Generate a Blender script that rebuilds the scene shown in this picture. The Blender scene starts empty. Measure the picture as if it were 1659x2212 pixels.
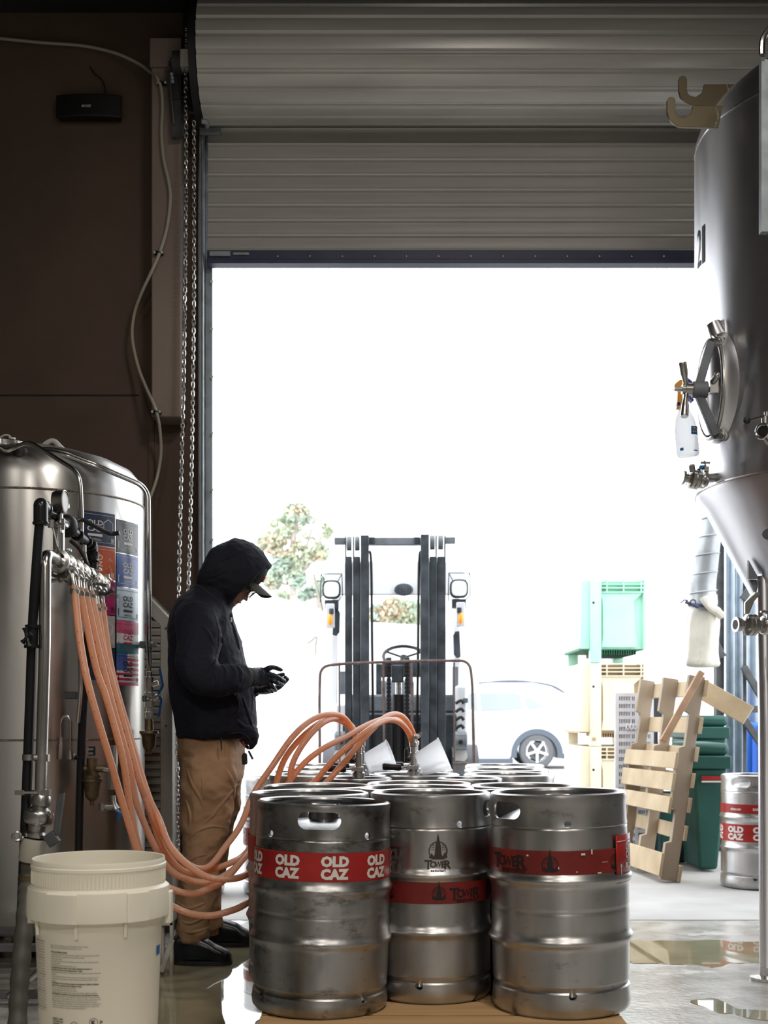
import bpy, bmesh, math, random
from math import pi, sin, cos, radians, sqrt
from mathutils import Vector, Matrix, noise
random.seed(7)
SC = bpy.context.scene
COL = SC.collection
F = 2800.0; HX = 829.5; HY = 1545.0; CZ = 1.0      # focal length (px), principal column, horizon row, eye height (m)

# ------------------------------------------------------------------ camera, sky, lamps, exposure
cd = bpy.data.cameras.new('camera'); cam = bpy.data.objects.new('camera', cd); COL.objects.link(cam)
cam.location = (0, 0, CZ); cam.rotation_euler = (pi/2, 0, 0)
cd.sensor_fit = 'VERTICAL'; cd.sensor_height = 36.0; cd.lens = F/2212*36
cd.shift_x = 0.0; cd.shift_y = (HY-1106.0)/2212
cd.clip_end = 500; cd.dof.use_dof = True; cd.dof.focus_distance = 4.3; cd.dof.aperture_fstop = 6.3
SC.camera = cam
w = bpy.data.worlds.new('overcast_sky'); SC.world = w; w.use_nodes = True
bg = w.node_tree.nodes['Background']; bg.inputs[0].default_value = (0.93, 0.965, 1.0, 1); bg.inputs[1].default_value = 3.9
SC.view_settings.view_transform = 'Standard'; SC.view_settings.look = 'None'
SC.view_settings.exposure = 0.0; SC.view_settings.gamma = 1.0; SC.view_settings.use_curve_mapping = False
SC.cycles.use_denoising = True; SC.cycles.max_bounces = 8; SC.cycles.glossy_bounces = 5
SC.cycles.sample_clamp_indirect = 8.0; SC.cycles.caustics_reflective = False; SC.cycles.caustics_refractive = False

def area(name, loc, rot, size, power, col, sy=None):
    l = bpy.data.lights.new(name, 'AREA'); l.energy = power; l.size = size; l.color = col
    if sy: l.shape = 'RECTANGLE'; l.size_y = sy
    o = bpy.data.objects.new(name, l); o.location = loc; o.rotation_euler = rot; COL.objects.link(o); return o
# the hall's ceiling lamps (warm high bays, most of them behind the camera)
LW = (1.0, 0.93, 0.84)
for (x, y, p) in ((0.62, 2.3, 58), (-1.6, -0.4, 40), (2.0, -0.2, 40), (0.4, -2.6, 135)):
    area('ceiling_lamp', (x, y, 4.28), (0, 0, 0), 0.55, p, LW)

# ------------------------------------------------------------------ helpers
def P(px, py, Y): return Vector(((px-HX)/F*Y, Y, CZ+(HY-py)/F*Y))
def V(*a): return Vector(a)
MATS = {}
def mat(name, col, rough=0.5, metal=0.0, var=0.0, scale=8.0, bump=0.0, bscale=None, rvar=0.0, col2=None, stretch=None,
        trans=0.0, ior=1.45, emit=None, coat=0.0, spec=None, detail=4.0, lo=0.35, hi=0.7, sss=0.0, alpha=1.0):
    m = bpy.data.materials.new(name); m.use_nodes = True; nt = m.node_tree; b = nt.nodes['Principled BSDF']
    b.inputs['Base Color'].default_value = (*col, 1); b.inputs['Roughness'].default_value = rough
    b.inputs['Metallic'].default_value = metal; b.inputs['IOR'].default_value = ior
    if trans: b.inputs['Transmission Weight'].default_value = trans
    if coat: b.inputs['Coat Weight'].default_value = coat; b.inputs['Coat Roughness'].default_value = 0.1
    if spec is not None: b.inputs['Specular IOR Level'].default_value = spec
    if alpha < 1: b.inputs['Alpha'].default_value = alpha
    if emit: b.inputs['Emission Color'].default_value = (*emit[0], 1); b.inputs['Emission Strength'].default_value = emit[1]
    if sss: b.inputs['Subsurface Weight'].default_value = sss; b.inputs['Subsurface Radius'].default_value = (0.02, 0.01, 0.005)
    if var or bump or rvar or col2:
        tc = nt.nodes.new('ShaderNodeTexCoord'); mp = nt.nodes.new('ShaderNodeMapping')
        if stretch: mp.inputs['Scale'].default_value = stretch
        nt.links.new(tc.outputs['Object'], mp.inputs[0])
        nz = nt.nodes.new('ShaderNodeTexNoise'); nz.inputs['Scale'].default_value = scale; nz.inputs['Detail'].default_value = detail
        nt.links.new(mp.outputs[0], nz.inputs[0])
        if var or col2:
            cr = nt.nodes.new('ShaderNodeValToRGB')
            c2 = col2 if col2 else tuple(min(1, c*(1+var)) for c in col)
            c1 = col if col2 else tuple(c*(1-var) for c in col)
            cr.color_ramp.elements[0].position = lo; cr.color_ramp.elements[1].position = hi
            cr.color_ramp.elements[0].color = (*c1, 1); cr.color_ramp.elements[1].color = (*c2, 1)
            nt.links.new(nz.outputs[0], cr.inputs[0]); nt.links.new(cr.outputs[0], b.inputs['Base Color'])
        if rvar:
            mr = nt.nodes.new('ShaderNodeMapRange'); mr.inputs[1].default_value = 0.3; mr.inputs[2].default_value = 0.7
            mr.inputs[3].default_value = max(0.02, rough-rvar); mr.inputs[4].default_value = min(1, rough+rvar)
            nt.links.new(nz.outputs[0], mr.inputs[0]); nt.links.new(mr.outputs[0], b.inputs['Roughness'])
        if bump:
            n2 = nt.nodes.new('ShaderNodeTexNoise'); n2.inputs['Scale'].default_value = bscale or scale*4; n2.inputs['Detail'].default_value = 3
            nt.links.new(mp.outputs[0], n2.inputs[0])
            bp = nt.nodes.new('ShaderNodeBump'); bp.inputs['Strength'].default_value = bump; bp.inputs['Distance'].default_value = 0.01
            nt.links.new(n2.outputs[0], bp.inputs['Height']); nt.links.new(bp.outputs[0], b.inputs['Normal'])
    MATS[name] = m; return m

def frame_of(d):
    d = Vector(d).normalized(); a = Vector((0, 0, 1)) if abs(d.z) < 0.95 else Vector((1, 0, 0))
    u = d.cross(a).normalized(); v = d.cross(u).normalized(); return u, v, d
def spline(pts, n=8, closed=False):
    pts = [Vector(p) for p in pts]; out = []; N = len(pts)
    rng = range(N if closed else N-1)
    for i in rng:
        if closed: p0, p1, p2, p3 = pts[i-1], pts[i], pts[(i+1) % N], pts[(i+2) % N]
        else: p0, p1, p2, p3 = pts[max(i-1, 0)], pts[i], pts[i+1], pts[min(i+2, N-1)]
        for k in range(n):
            t = k/n; out.append(0.5*((2*p1)+(p2-p0)*t+(2*p0-5*p1+4*p2-p3)*t*t+(3*p1-p0-3*p2+p3)*t**3))
    if not closed: out.append(pts[-1])
    return out
def rounded(pts, r=0.03, n=6):      # polyline with filleted corners
    pts = [Vector(p) for p in pts]; out = [pts[0]]
    for i in range(1, len(pts)-1):
        a, b, c = pts[i-1], pts[i], pts[i+1]; d1 = (a-b); d2 = (c-b); rr = min(r, d1.length*0.49, d2.length*0.49)
        s = b+d1.normalized()*rr; e = b+d2.normalized()*rr
        for k in range(n+1):
            t = k/n; out.append((1-t)**2*s+2*t*(1-t)*b+t*t*e)
    out.append(pts[-1]); return out

def root_off(p):
    o = Vector((0, 0, 0))
    while p is not None: o += p.location; p = p.parent
    return o
class MB:
    def __init__(s): s.v = []; s.f = []
    def add(s, vs, fs):
        k = len(s.v); s.v += [Vector(v) for v in vs]; s.f += [tuple(i+k for i in f) for f in fs]; return s
    def box(s, c, size, rot=None):
        x, y, z = (q/2 for q in size); c = Vector(c)
        vs = [Vector((a*x, b*y, d*z)) for a in (-1, 1) for b in (-1, 1) for d in (-1, 1)]
        if rot is not None: vs = [rot @ v for v in vs]
        return s.add([c+v for v in vs], [(0, 1, 3, 2), (4, 6, 7, 5), (0, 4, 5, 1), (2, 3, 7, 6), (0, 2, 6, 4), (1, 5, 7, 3)])
    def bb(s, x0, x1, y0, y1, z0, z1): return s.box(((x0+x1)/2, (y0+y1)/2, (z0+z1)/2), (x1-x0, y1-y0, z1-z0))
    def bar(s, p0, p1, wd, th, up=None):           # rectangular bar between two points
        p0 = Vector(p0); p1 = Vector(p1); d = (p1-p0).normalized(); up = Vector(up or (0, 0, 1))
        if abs(d.dot(up)) > 0.98: up = Vector((0, 1, 0))
        a = d.cross(up).normalized()*wd/2; b = a.cross(d).normalized()*th/2
        vs = [p+i*a+j*b for p in (p0, p1) for i, j in ((-1, -1), (1, -1), (1, 1), (-1, 1))]
        return s.add(vs, [(3, 2, 1, 0), (4, 5, 6, 7), (0, 1, 5, 4), (1, 2, 6, 5), (2, 3, 7, 6), (3, 0, 4, 7)])
    def cyl(s, p0, p1, r0, r1=None, n=16): return s.tube([p0, p1], [r0, r0 if r1 is None else r1], n)
    def tube(s, pts, r, n=10, caps=True, closed=False):
        pts = [Vector(p) for p in pts]; N = len(pts); rs = r if isinstance(r, (list, tuple)) else [r]*N
        vs = []; u = None
        for i, p in enumerate(pts):
            if closed: t = pts[(i+1) % N]-pts[i-1]
            else: t = pts[min(i+1, N-1)]-pts[max(i-1, 0)]
            t.normalize()
            if u is None: u, v, _ = frame_of(t)
            else:
                u = (u-t*u.dot(t)); u = u.normalized() if u.length > 1e-6 else frame_of(t)[0]; v = t.cross(u)
            vs += [p+(u*cos(2*pi*k/n)+v*sin(2*pi*k/n))*rs[i] for k in range(n)]
        fs = []
        for i in range(N if closed else N-1):
            a = i*n; b = ((i+1) % N)*n
            fs += [(a+k, a+(k+1) % n, b+(k+1) % n, b+k) for k in range(n)]
        if caps and not closed: fs += [tuple(range(n))[::-1], tuple((N-1)*n+k for k in range(n))]
        return s.add(vs, fs)
    def lathe(s, prof, c=(0, 0, 0), d=(0, 0, 1), n=32, a0=0.0, a1=2*pi):
        c = Vector(c)
        if Vector(d) == Vector((0, 0, 1)): u, v, w_ = V(1, 0, 0), V(0, 1, 0), V(0, 0, 1)
        else: u, v, w_ = frame_of(d); 
        full = abs(a1-a0-2*pi) < 1e-6; m = n if full else n+1; vs = []
        for r, z in prof:
            for k in range(m):
                a = a0+(a1-a0)*k/n; vs.append(c+u*cos(a)*r+v*sin(a)*r+w_*z)
        fs = []
        for i in range(len(prof)-1):
            for k in range(n):
                k2 = (k+1) % m if full else k+1
                fs.append((i*m+k, i*m+k2, (i+1)*m+k2, (i+1)*m+k))
        return s.add(vs, fs)
    def disc(s, c, r, d=(0, 0, 1), n=24, ry=None):
        u, v, _ = frame_of(d); c = Vector(c); ry = ry or r
        return s.add([c+u*cos(2*pi*k/n)*r+v*sin(2*pi*k/n)*ry for k in range(n)], [tuple(range(n))])
    def prism(s, poly, o, u, v, t):                # 2D polygon in the (u,v) plane at o, extruded by vector t
        o = Vector(o); u = Vector(u); v = Vector(v); t = Vector(t); n = len(poly)
        vs = [o+u*a+v*b for a, b in poly]; vs += [q+t for q in vs]
        return s.add(vs, [tuple(range(n))[::-1], tuple(range(n, 2*n))]+[(i, (i+1) % n, n+(i+1) % n, n+i) for i in range(n)])
    def sph(s, c, r, n=16, m=10):
        c = Vector(c); rx, ry, rz = r if isinstance(r, (list, tuple)) else (r, r, r); vs = []
        for i in range(m+1):
            a = pi*i/m
            for k in range(n): b = 2*pi*k/n; vs.append(c+V(rx*sin(a)*cos(b), ry*sin(a)*sin(b), rz*cos(a)))
        return s.add(vs, [(i*n+k, (i+1)*n+k, (i+1)*n+(k+1) % n, i*n+(k+1) % n) for i in range(m) for k in range(n)])
    def torus(s, c, R, r, d=(0, 0, 1), n=24, m=8, ry=None):
        u, v, _ = frame_of(d); c = Vector(c); ry = ry or R
        return s.tube([c+u*cos(2*pi*k/n)*R+v*sin(2*pi*k/n)*ry for k in range(n)], r, m, closed=True)
    def loft(s, rings):                            # rings: lists of equal length; closed with caps
        n = len(rings[0]); vs = [p for r in rings for p in r]; N = len(rings)
        fs = [(i*n+k, i*n+(k+1) % n, (i+1)*n+(k+1) % n, (i+1)*n+k) for i in range(N-1) for k in range(n)]
        fs += [tuple(range(n))[::-1], tuple((N-1)*n+k for k in range(n))]
        return s.add(vs, fs)
    def grid(s, fn, nu, nv):
        vs = [fn(i/nu, j/nv) for i in range(nu+1) for j in range(nv+1)]
        return s.add(vs, [(i*(nv+1)+j, (i+1)*(nv+1)+j, (i+1)*(nv+1)+j+1, i*(nv+1)+j+1) for i in range(nu) for j in range(nv)])
    def build(s, name, m, parent=None, bev=0.0, ang=38, fix=True, solid=0.0):
        off = root_off(parent); me = bpy.data.meshes.new(name)
        me.from_pydata([v-off for v in s.v], [], s.f)
        if fix:
            b = bmesh.new(); b.from_mesh(me); bmesh.ops.recalc_face_normals(b, faces=b.faces); b.to_mesh(me); b.free()
        me.polygons.foreach_set('use_smooth', [True]*len(me.polygons)); me.set_sharp_from_angle(angle=radians(ang))
        me.materials.append(MATS[m] if isinstance(m, str) else m); me.update()
        o = bpy.data.objects.new(name, me); COL.objects.link(o); o.parent = parent
        if solid: q = o.modifiers.new('thick', 'SOLIDIFY'); q.thickness = solid; q.offset = 0
        if bev:
            q = o.modifiers.new('bevel', 'BEVEL'); q.width = bev; q.segments = 2; q.limit_method = 'ANGLE'; q.angle_limit = radians(40)
        return o
def tag(o, label=None, cat=None, group=None, kind=None):
    if label: o['label'] = label
    if cat: o['category'] = cat
    if group: o['group'] = group
    if kind: o['kind'] = kind
    return o
def thing(name, label, cat, loc=(0, 0, 0), group=None):
    o = bpy.data.objects.new(name, None); o.empty_display_size = 0.1; COL.objects.link(o); o.location = loc
    return tag(o, label, cat, group)
def struct(o): o['kind'] = 'structure'; return o
def dup(root, loc, rz=0.0, label=None, ry=0.0, rx=0.0):
    r = root.copy(); COL.objects.link(r); r.location = loc; r.rotation_euler = (rx, ry, rz)
    if label: r['label'] = label
    for ch in list(root.children):
        c = ch.copy(); COL.objects.link(c); c.parent = r
        for g in list(ch.children): d = g.copy(); COL.objects.link(d); d.parent = c
    return r
def baked(o, cutter=None, mods=()):                # evaluate modifiers into the mesh
    if cutter is not None:
        q = o.modifiers.new('cut', 'BOOLEAN'); q.operation = 'DIFFERENCE'; q.object = cutter; q.solver = 'EXACT'
    bpy.context.view_layer.update(); dg = bpy.context.evaluated_depsgraph_get()
    me = bpy.data.meshes.new_from_object(o.evaluated_get(dg)); o.modifiers.clear(); o.data = me; me.name = o.name
    if cutter is not None: bpy.data.objects.remove(cutter)
    me.polygons.foreach_set('use_smooth', [True]*len(me.polygons)); me.set_sharp_from_angle(angle=radians(38)); return o
def fused(mb, name, m, parent, vox, smooth=4, fac=0.5):   # one continuous skin out of overlapping lofts
    o = mb.build(name, m, parent, ang=180)
    r = o.modifiers.new('r', 'REMESH'); r.mode = 'VOXEL'; r.voxel_size = vox
    q = o.modifiers.new('s', 'SMOOTH'); q.iterations = smooth; q.factor = fac
    bpy.context.view_layer.update(); dg = bpy.context.evaluated_depsgraph_get()
    me = bpy.data.meshes.new_from_object(o.evaluated_get(dg)); o.modifiers.clear(); o.data = me; me.name = name
    me.polygons.foreach_set('use_smooth', [True]*len(me.polygons)); return o
_tc = {}
def glyphs(txt, size, bold=0.0, width=None, space=1.0):   # letters centred on x, baseline at 0
    key = (txt, size, bold, width, space)
    if key in _tc: return _tc[key]
    c = bpy.data.curves.new('t', 'FONT'); c.body = txt; c.size = size; c.offset = bold; c.align_x = 'CENTER'; c.resolution_u = 2; c.space_character = space
    o = bpy.data.objects.new('t', c); COL.objects.link(o); bpy.context.view_layer.update()
    me = bpy.data.meshes.new_from_object(o.evaluated_get(bpy.context.evaluated_depsgraph_get()))
    vs = [v.co.copy() for v in me.vertices]; fs = [tuple(p.vertices) for p in me.polygons]
    bpy.data.objects.remove(o); bpy.data.curves.remove(c)
    if vs:
        x0 = min(v.x for v in vs); x1 = max(v.x for v in vs); k = (width/(x1-x0)) if width else 1
        for v in vs: v.x = (v.x-(x0+x1)/2)*k
    _tc[key] = (vs, fs); return vs, fs
def put_text(mb, txt, size, fn, bold=0.0, width=None, dx=0.0, dy=0.0, space=1.0):
    vs, fs = glyphs(txt, size, bold, width, space); mb.add([fn(v.x+dx, v.y+dy) for v in vs], fs); return mb
def wrapf(R, th, z0, c=(0, 0, 0), lift=0.0012):    # (x,y) on a vertical cylinder, th measured from the side facing -Y
    c = Vector(c)
    return lambda x, y: c+V((R+lift)*sin(th+x/R), -(R+lift)*cos(th+x/R), z0+y)
def wrect(mb, fn, x0, x1, y0, y1, n=6):
    mb.grid(lambda a, b: fn(x0+(x1-x0)*a, y0+(y1-y0)*b), n, 1); return mb
# ------------------------------------------------------------------ materials
def thin(name, col, fac, rough=0.2, clear=0.0, tcol=None):    # backlit translucent plastic
    m = bpy.data.materials.new(name); m.use_nodes = True; nt = m.node_tree; b = nt.nodes['Principled BSDF']; out = nt.nodes['Material Output']
    b.inputs['Base Color'].default_value = (*col, 1); b.inputs['Roughness'].default_value = rough
    t = nt.nodes.new('ShaderNodeBsdfTranslucent'); t.inputs[0].default_value = (*(tcol or col), 1); mx = nt.nodes.new('ShaderNodeMixShader'); mx.inputs[0].default_value = fac
    nt.links.new(b.outputs[0], mx.inputs[1]); nt.links.new(t.outputs[0], mx.inputs[2]); last = mx
    if clear:
        tr = nt.nodes.new('ShaderNodeBsdfTransparent'); m2 = nt.nodes.new('ShaderNodeMixShader'); m2.inputs[0].default_value = clear
        nt.links.new(mx.outputs[0], m2.inputs[1]); nt.links.new(tr.outputs[0], m2.inputs[2]); last = m2
    nt.links.new(last.outputs[0], out.inputs[0]); MATS[name] = m
mat('stucco', (0.135, 0.092, 0.070), 0.85, var=0.22, scale=1.3, bump=0.25, bscale=120)
mat('pillar_paint', (0.33, 0.26, 0.225), 0.7, var=0.1, scale=2, bump=0.15, bscale=90)
mat('ceiling_dark', (0.025, 0.027, 0.028), 0.9, var=0.3, scale=3)
mat('hall_wall', (0.16, 0.155, 0.15), 0.85, var=0.15, scale=1)
mat('door_slat', (0.64, 0.63, 0.60), 0.28, metal=0.15, var=0.12, scale=3, stretch=(0.4, 1, 5), bump=0.03, bscale=60)
mat('bar_blue', (0.05, 0.055, 0.12), 0.45, var=0.15)
mat('galv', (0.33, 0.37, 0.40), 0.45, metal=0.55, var=0.22, scale=14, rvar=0.1)
mat('galv_dark', (0.10, 0.105, 0.11), 0.6, metal=0.3, var=0.25, scale=10)
mat('galv_blue', (0.42, 0.50, 0.58), 0.4, metal=0.4, var=0.12, scale=10)
mat('chain', (0.68, 0.68, 0.66), 0.28, metal=1.0)
mat('steel', (0.62, 0.61, 0.59), 0.2, metal=1.0, var=0.06, scale=6, rvar=0.05)
mat('steel_tank', (0.62, 0.61, 0.595), 0.33, metal=1.0, var=0.07, scale=5, rvar=0.07, stretch=(1, 1, 0.3), bump=0.02, bscale=15)
mat('steel_right', (0.70, 0.70, 0.73), 0.36, metal=1.0, var=0.05, scale=5, rvar=0.06, stretch=(1, 1, 0.25))
mat('steel_keg', (0.22, 0.22, 0.215), 0.34, metal=1.0, col2=(0.50, 0.495, 0.49), scale=5, rvar=0.10, stretch=(1, 1, 0.45), bump=0.05, bscale=35, detail=8, lo=0.38, hi=0.58)
mat('steel_keg_clean', (0.52, 0.515, 0.51), 0.34, metal=1.0, var=0.26, scale=5, rvar=0.08, stretch=(1, 1, 0.4), bump=0.02, bscale=25)
mat('cast', (0.50, 0.49, 0.47), 0.30, metal=1.0, var=0.1, scale=30)
mat('weld', (0.25, 0.22, 0.18), 0.5, metal=0.9, bump=0.6, bscale=120)
mat('brass', (0.20, 0.15, 0.09), 0.5, metal=0.9, var=0.3, scale=30)
mat('black_pipe', (0.012, 0.013, 0.015), 0.25, var=0.2)
mat('black', (0.012, 0.012, 0.013), 0.45)
mat('rubber', (0.02, 0.02, 0.022), 0.6)
mat('red_band', (0.36, 0.018, 0.016), 0.30, var=0.15, scale=10)
mat('red_dull', (0.20, 0.020, 0.017), 0.34, var=0.25, scale=8)
mat('white_ink', (0.72, 0.70, 0.66), 0.5)
mat('brown_ink', (0.045, 0.032, 0.024), 0.6)
mat('black_ink', (0.012, 0.010, 0.010), 0.6)
mat('white_plastic', (0.72, 0.72, 0.70), 0.4)
thin('bucket', (0.95, 0.91, 0.79), 0.2, 0.4)
mat('bucket_ink', (0.06, 0.055, 0.05), 0.7)
thin('hose', (0.92, 0.66, 0.50), 0.5, 0.2, tcol=(1.0, 0.47, 0.09))
mat('hose_print', (0.12, 0.03, 0.02), 0.5)
mat('grey_hose', (0.085, 0.082, 0.068), 0.55, var=0.2, scale=10)
mat('tube_cream', (0.52, 0.49, 0.40), 0.35)
mat('collar', (0.40, 0.385, 0.32), 0.5)
mat('hoodie', (0.0115, 0.0130, 0.023), 0.82, var=0.2, scale=5, bump=0.5, bscale=26, detail=2, spec=0.35)
mat('cuff', (0.030, 0.026, 0.030), 0.85, bump=0.5, bscale=90)
mat('khaki', (0.36, 0.22, 0.125), 0.85, var=0.16, scale=9, bump=0.6, bscale=15, detail=3)
mat('boot', (0.008, 0.010, 0.016), 0.28, bump=0.06, bscale=20)
mat('glove', (0.012, 0.018, 0.028), 0.34, bump=0.35, bscale=60)
mat('skin', (0.50, 0.27, 0.20), 0.5, sss=0.1, var=0.05)
mat('skin_lip', (0.42, 0.17, 0.14), 0.45)
mat('cap', (0.018, 0.018, 0.02), 0.8)
mat('cap_bill', (0.045, 0.045, 0.035), 0.85)
mat('glass', (1, 1, 1), 0.03, trans=1.0, ior=1.3)

thin('clear_cup', (0.97, 0.98, 1.0), 0.85, 0.15, 0.30)
mat('pallet_wood', (0.46, 0.27, 0.12), 0.7, col2=(0.60, 0.38, 0.19), scale=5, stretch=(0.25, 3, 3), bump=0.2, bscale=20)
mat('pale_wood', (0.46, 0.35, 0.22), 0.75, col2=(0.62, 0.50, 0.34), scale=4, stretch=(1, 1, 1), bump=0.2, bscale=20)
mat('grey_wood', (0.34, 0.27, 0.20), 0.8, col2=(0.46, 0.38, 0.29), scale=3, stretch=(1, 1, 0.4), bump=0.2, bscale=20)
mat('stick_wood', (0.42, 0.26, 0.15), 0.7, var=0.2, scale=9)
mat('mast', (0.060, 0.072, 0.085), 0.45, metal=0.4, var=0.35, scale=9, rvar=0.1)
mat('mast_light', (0.16, 0.18, 0.20), 0.5, var=0.2, scale=10)
mat('rusty', (0.14, 0.10, 0.09), 0.6, metal=0.5, var=0.3, scale=20)
mat('lift_white', (0.75, 0.77, 0.80), 0.35)
mat('car_white', (0.85, 0.88, 0.92), 0.25, coat=0.5)
mat('car_glass', (0.33, 0.37, 0.40), 0.15)
mat('car_dark', (0.10, 0.12, 0.15), 0.6)
mat('tyre', (0.13, 0.135, 0.145), 0.8)  # dark rubber greyed: the veil of glare is put into its colour
mat('amber', (0.9, 0.30, 0.02), 0.25, emit=((1, 0.35, 0.02), 0.4))
mat('lamp_glass', (0.85, 0.87, 0.85), 0.15)
mat('bin_green', (0.45, 0.78, 0.61), 0.5, var=0.08, scale=3)  # green lightened in its base colour to imitate overexposure
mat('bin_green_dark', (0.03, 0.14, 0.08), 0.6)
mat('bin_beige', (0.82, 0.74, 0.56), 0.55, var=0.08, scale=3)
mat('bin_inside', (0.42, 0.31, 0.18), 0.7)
mat('slot_white', (0.86, 0.88, 0.94), 0.5, var=0.06)
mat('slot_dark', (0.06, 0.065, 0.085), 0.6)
mat('cart_green', (0.010, 0.075, 0.060), 0.5, var=0.15, scale=5)
mat('blue_plastic', (0.02, 0.14, 0.60), 0.35)
mat('canvas', (0.62, 0.60, 0.52), 0.9, var=0.1, scale=8, bump=0.4, bscale=20)
mat('duct', (0.36, 0.38, 0.40), 0.45, metal=0.5, var=0.25, scale=5)
mat('pave', (0.36, 0.35, 0.335), 0.8, col2=(0.46, 0.45, 0.44), scale=2.5, bump=0.15, bscale=60, detail=8)
mat('cabinet', (0.52, 0.50, 0.46), 0.5, var=0.08, scale=5)
mat('cabinet_dark', (0.06, 0.06, 0.055), 0.7)
mat('render_wall', (0.86, 0.86, 0.86), 0.9)
mat('bark', (0.42, 0.36, 0.32), 0.9, var=0.2)
mat('leaf_a', (0.52, 0.57, 0.42), 0.8); mat('leaf_b', (0.40, 0.50, 0.42), 0.8); mat('leaf_c', (0.66, 0.52, 0.38), 0.8)  # leaf colours made pale to stand in for the bright haze over the yard
mat('blue_lever', (0.02, 0.12, 0.35), 0.4)
mat('blue_print', (0.03, 0.25, 0.60), 0.4)
mat('orange_plastic', (0.80, 0.33, 0.03), 0.35)
mat('purple', (0.08, 0.05, 0.30), 0.4)
mat('hook_lamplit', (0.12, 0.10, 0.065), 0.38, metal=1.0)  # hook metal with the brownish lamplight put into its colour
for nm, c in dict(st_navy=(0.03, 0.045, 0.09), st_slate=(0.045, 0.055, 0.07), st_orange=(0.55, 0.10, 0.03), st_blue=(0.05, 0.11, 0.36), st_mag=(0.42, 0.03, 0.14),
                  st_lblue=(0.52, 0.63, 0.74), st_grey=(0.50, 0.45, 0.46), st_pink=(0.62, 0.12, 0.24), st_teal=(0.02, 0.20, 0.24), st_white=(0.72, 0.72, 0.74),
                  st_flag=(0.08, 0.14, 0.42), st_red=(0.55, 0.03, 0.10)).items(): mat(nm, c, 0.3, var=0.18, scale=25)

def brushed(name, amt, rough=None):      # brushed round the cylinder: reflections smear vertically
    m = MATS[name]; nt = m.node_tree; b = nt.nodes['Principled BSDF']; t = nt.nodes.new('ShaderNodeTangent'); t.direction_type = 'RADIAL'; t.axis = 'Z'
    nt.links.new(t.outputs[0], b.inputs['Tangent']); b.inputs['Anisotropic'].default_value = amt; b.inputs['Anisotropic Rotation'].default_value = 0.25
brushed('steel_right', 0.88); brushed('steel_tank', 0.75); brushed('steel_keg_clean', 0.5); brushed('steel_keg', 0.4)
def grime(name, amt, scale=14.0, p0=0.60, p1=0.74):   # dark scuffs and specks on the keg walls
    m = MATS[name]; nt = m.node_tree; b = nt.nodes['Principled BSDF']; N = nt.nodes.new; L = nt.links.new
    tc = N('ShaderNodeTexCoord'); mp = N('ShaderNodeMapping'); mp.inputs['Scale'].default_value = (1, 1, 2.2); L(tc.outputs['Object'], mp.inputs[0])
    nz = N('ShaderNodeTexNoise'); nz.inputs['Scale'].default_value = scale; nz.inputs['Detail'].default_value = 10; nz.inputs['Roughness'].default_value = 0.7; L(mp.outputs[0], nz.inputs[0])
    mr = N('ShaderNodeMapRange'); mr.inputs[1].default_value = p0; mr.inputs[2].default_value = p1; mr.inputs[3].default_value = 0; mr.inputs[4].default_value = amt; L(nz.outputs[0], mr.inputs[0])
    mx = N('ShaderNodeMix'); mx.data_type = 'RGBA'; mx.inputs[7].default_value = (0.06, 0.055, 0.05, 1); L(mr.outputs[0], mx.inputs[0])
    src = b.inputs['Base Color'].links[0].from_socket; L(src, mx.inputs[6]); L(mx.outputs[2], b.inputs['Base Color'])
grime('steel_keg', 0.75, 9, 0.54, 0.68); grime('steel_keg_clean', 0.6, 12, 0.60, 0.72)
# the hall floor: worn damp concrete; the standing water is its own geometry
def floor_mat():
    m = bpy.data.materials.new('damp_concrete'); m.use_nodes = True; nt = m.node_tree; b = nt.nodes['Principled BSDF']; N = nt.nodes.new; L = nt.links.new
    tc = N('ShaderNodeTexCoord'); mp = N('ShaderNodeMapping'); mp.inputs['Scale'].default_value = (0.7, 1.3, 1); L(tc.outputs['Object'], mp.inputs[0])
    n1 = N('ShaderNodeTexNoise'); n1.inputs['Scale'].default_value = 1.7; n1.inputs['Detail'].default_value = 8; n1.inputs['Roughness'].default_value = 0.62; L(mp.outputs[0], n1.inputs[0])
    dry = N('ShaderNodeMapRange'); dry.inputs[1].default_value = 0.56; dry.inputs[2].default_value = 0.64; L(n1.outputs[0], dry.inputs[0])
    n2 = N('ShaderNodeTexNoise'); n2.inputs['Scale'].default_value = 7; n2.inputs['Detail'].default_value = 8; L(tc.outputs['Object'], n2.inputs[0])
    cr = N('ShaderNodeValToRGB'); cr.color_ramp.elements[0].color = (0.36, 0.35, 0.31, 1); cr.color_ramp.elements[1].color = (0.60, 0.59, 0.56, 1)
    cr.color_ramp.elements[0].position = 0.35; cr.color_ramp.elements[1].position = 0.65; L(n2.outputs[0], cr.inputs[0]); L(cr.outputs[0], b.inputs['Base Color'])
    rr = N('ShaderNodeMapRange'); rr.inputs[3].default_value = 0.20; rr.inputs[4].default_value = 0.60; L(dry.outputs[0], rr.inputs[0]); L(rr.outputs[0], b.inputs['Roughness'])
    n3 = N('ShaderNodeTexNoise'); n3.inputs['Scale'].default_value = 38; n3.inputs['Detail'].default_value = 6; L(tc.outputs['Object'], n3.inputs[0])
    bp = N('ShaderNodeBump'); bp.inputs['Distance'].default_value = 0.006; bp.inputs['Strength'].default_value = 0.30; L(n3.outputs[0], bp.inputs['Height']); L(bp.outputs[0], b.inputs['Normal'])
    b.inputs['IOR'].default_value = 1.5; b.inputs['Specular IOR Level'].default_value = 1.0; MATS['floor'] = m
floor_mat()
mat('puddle', (0.34, 0.31, 0.20), 0.02, var=0.12, scale=5, ior=1.4, spec=0.8)
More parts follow.
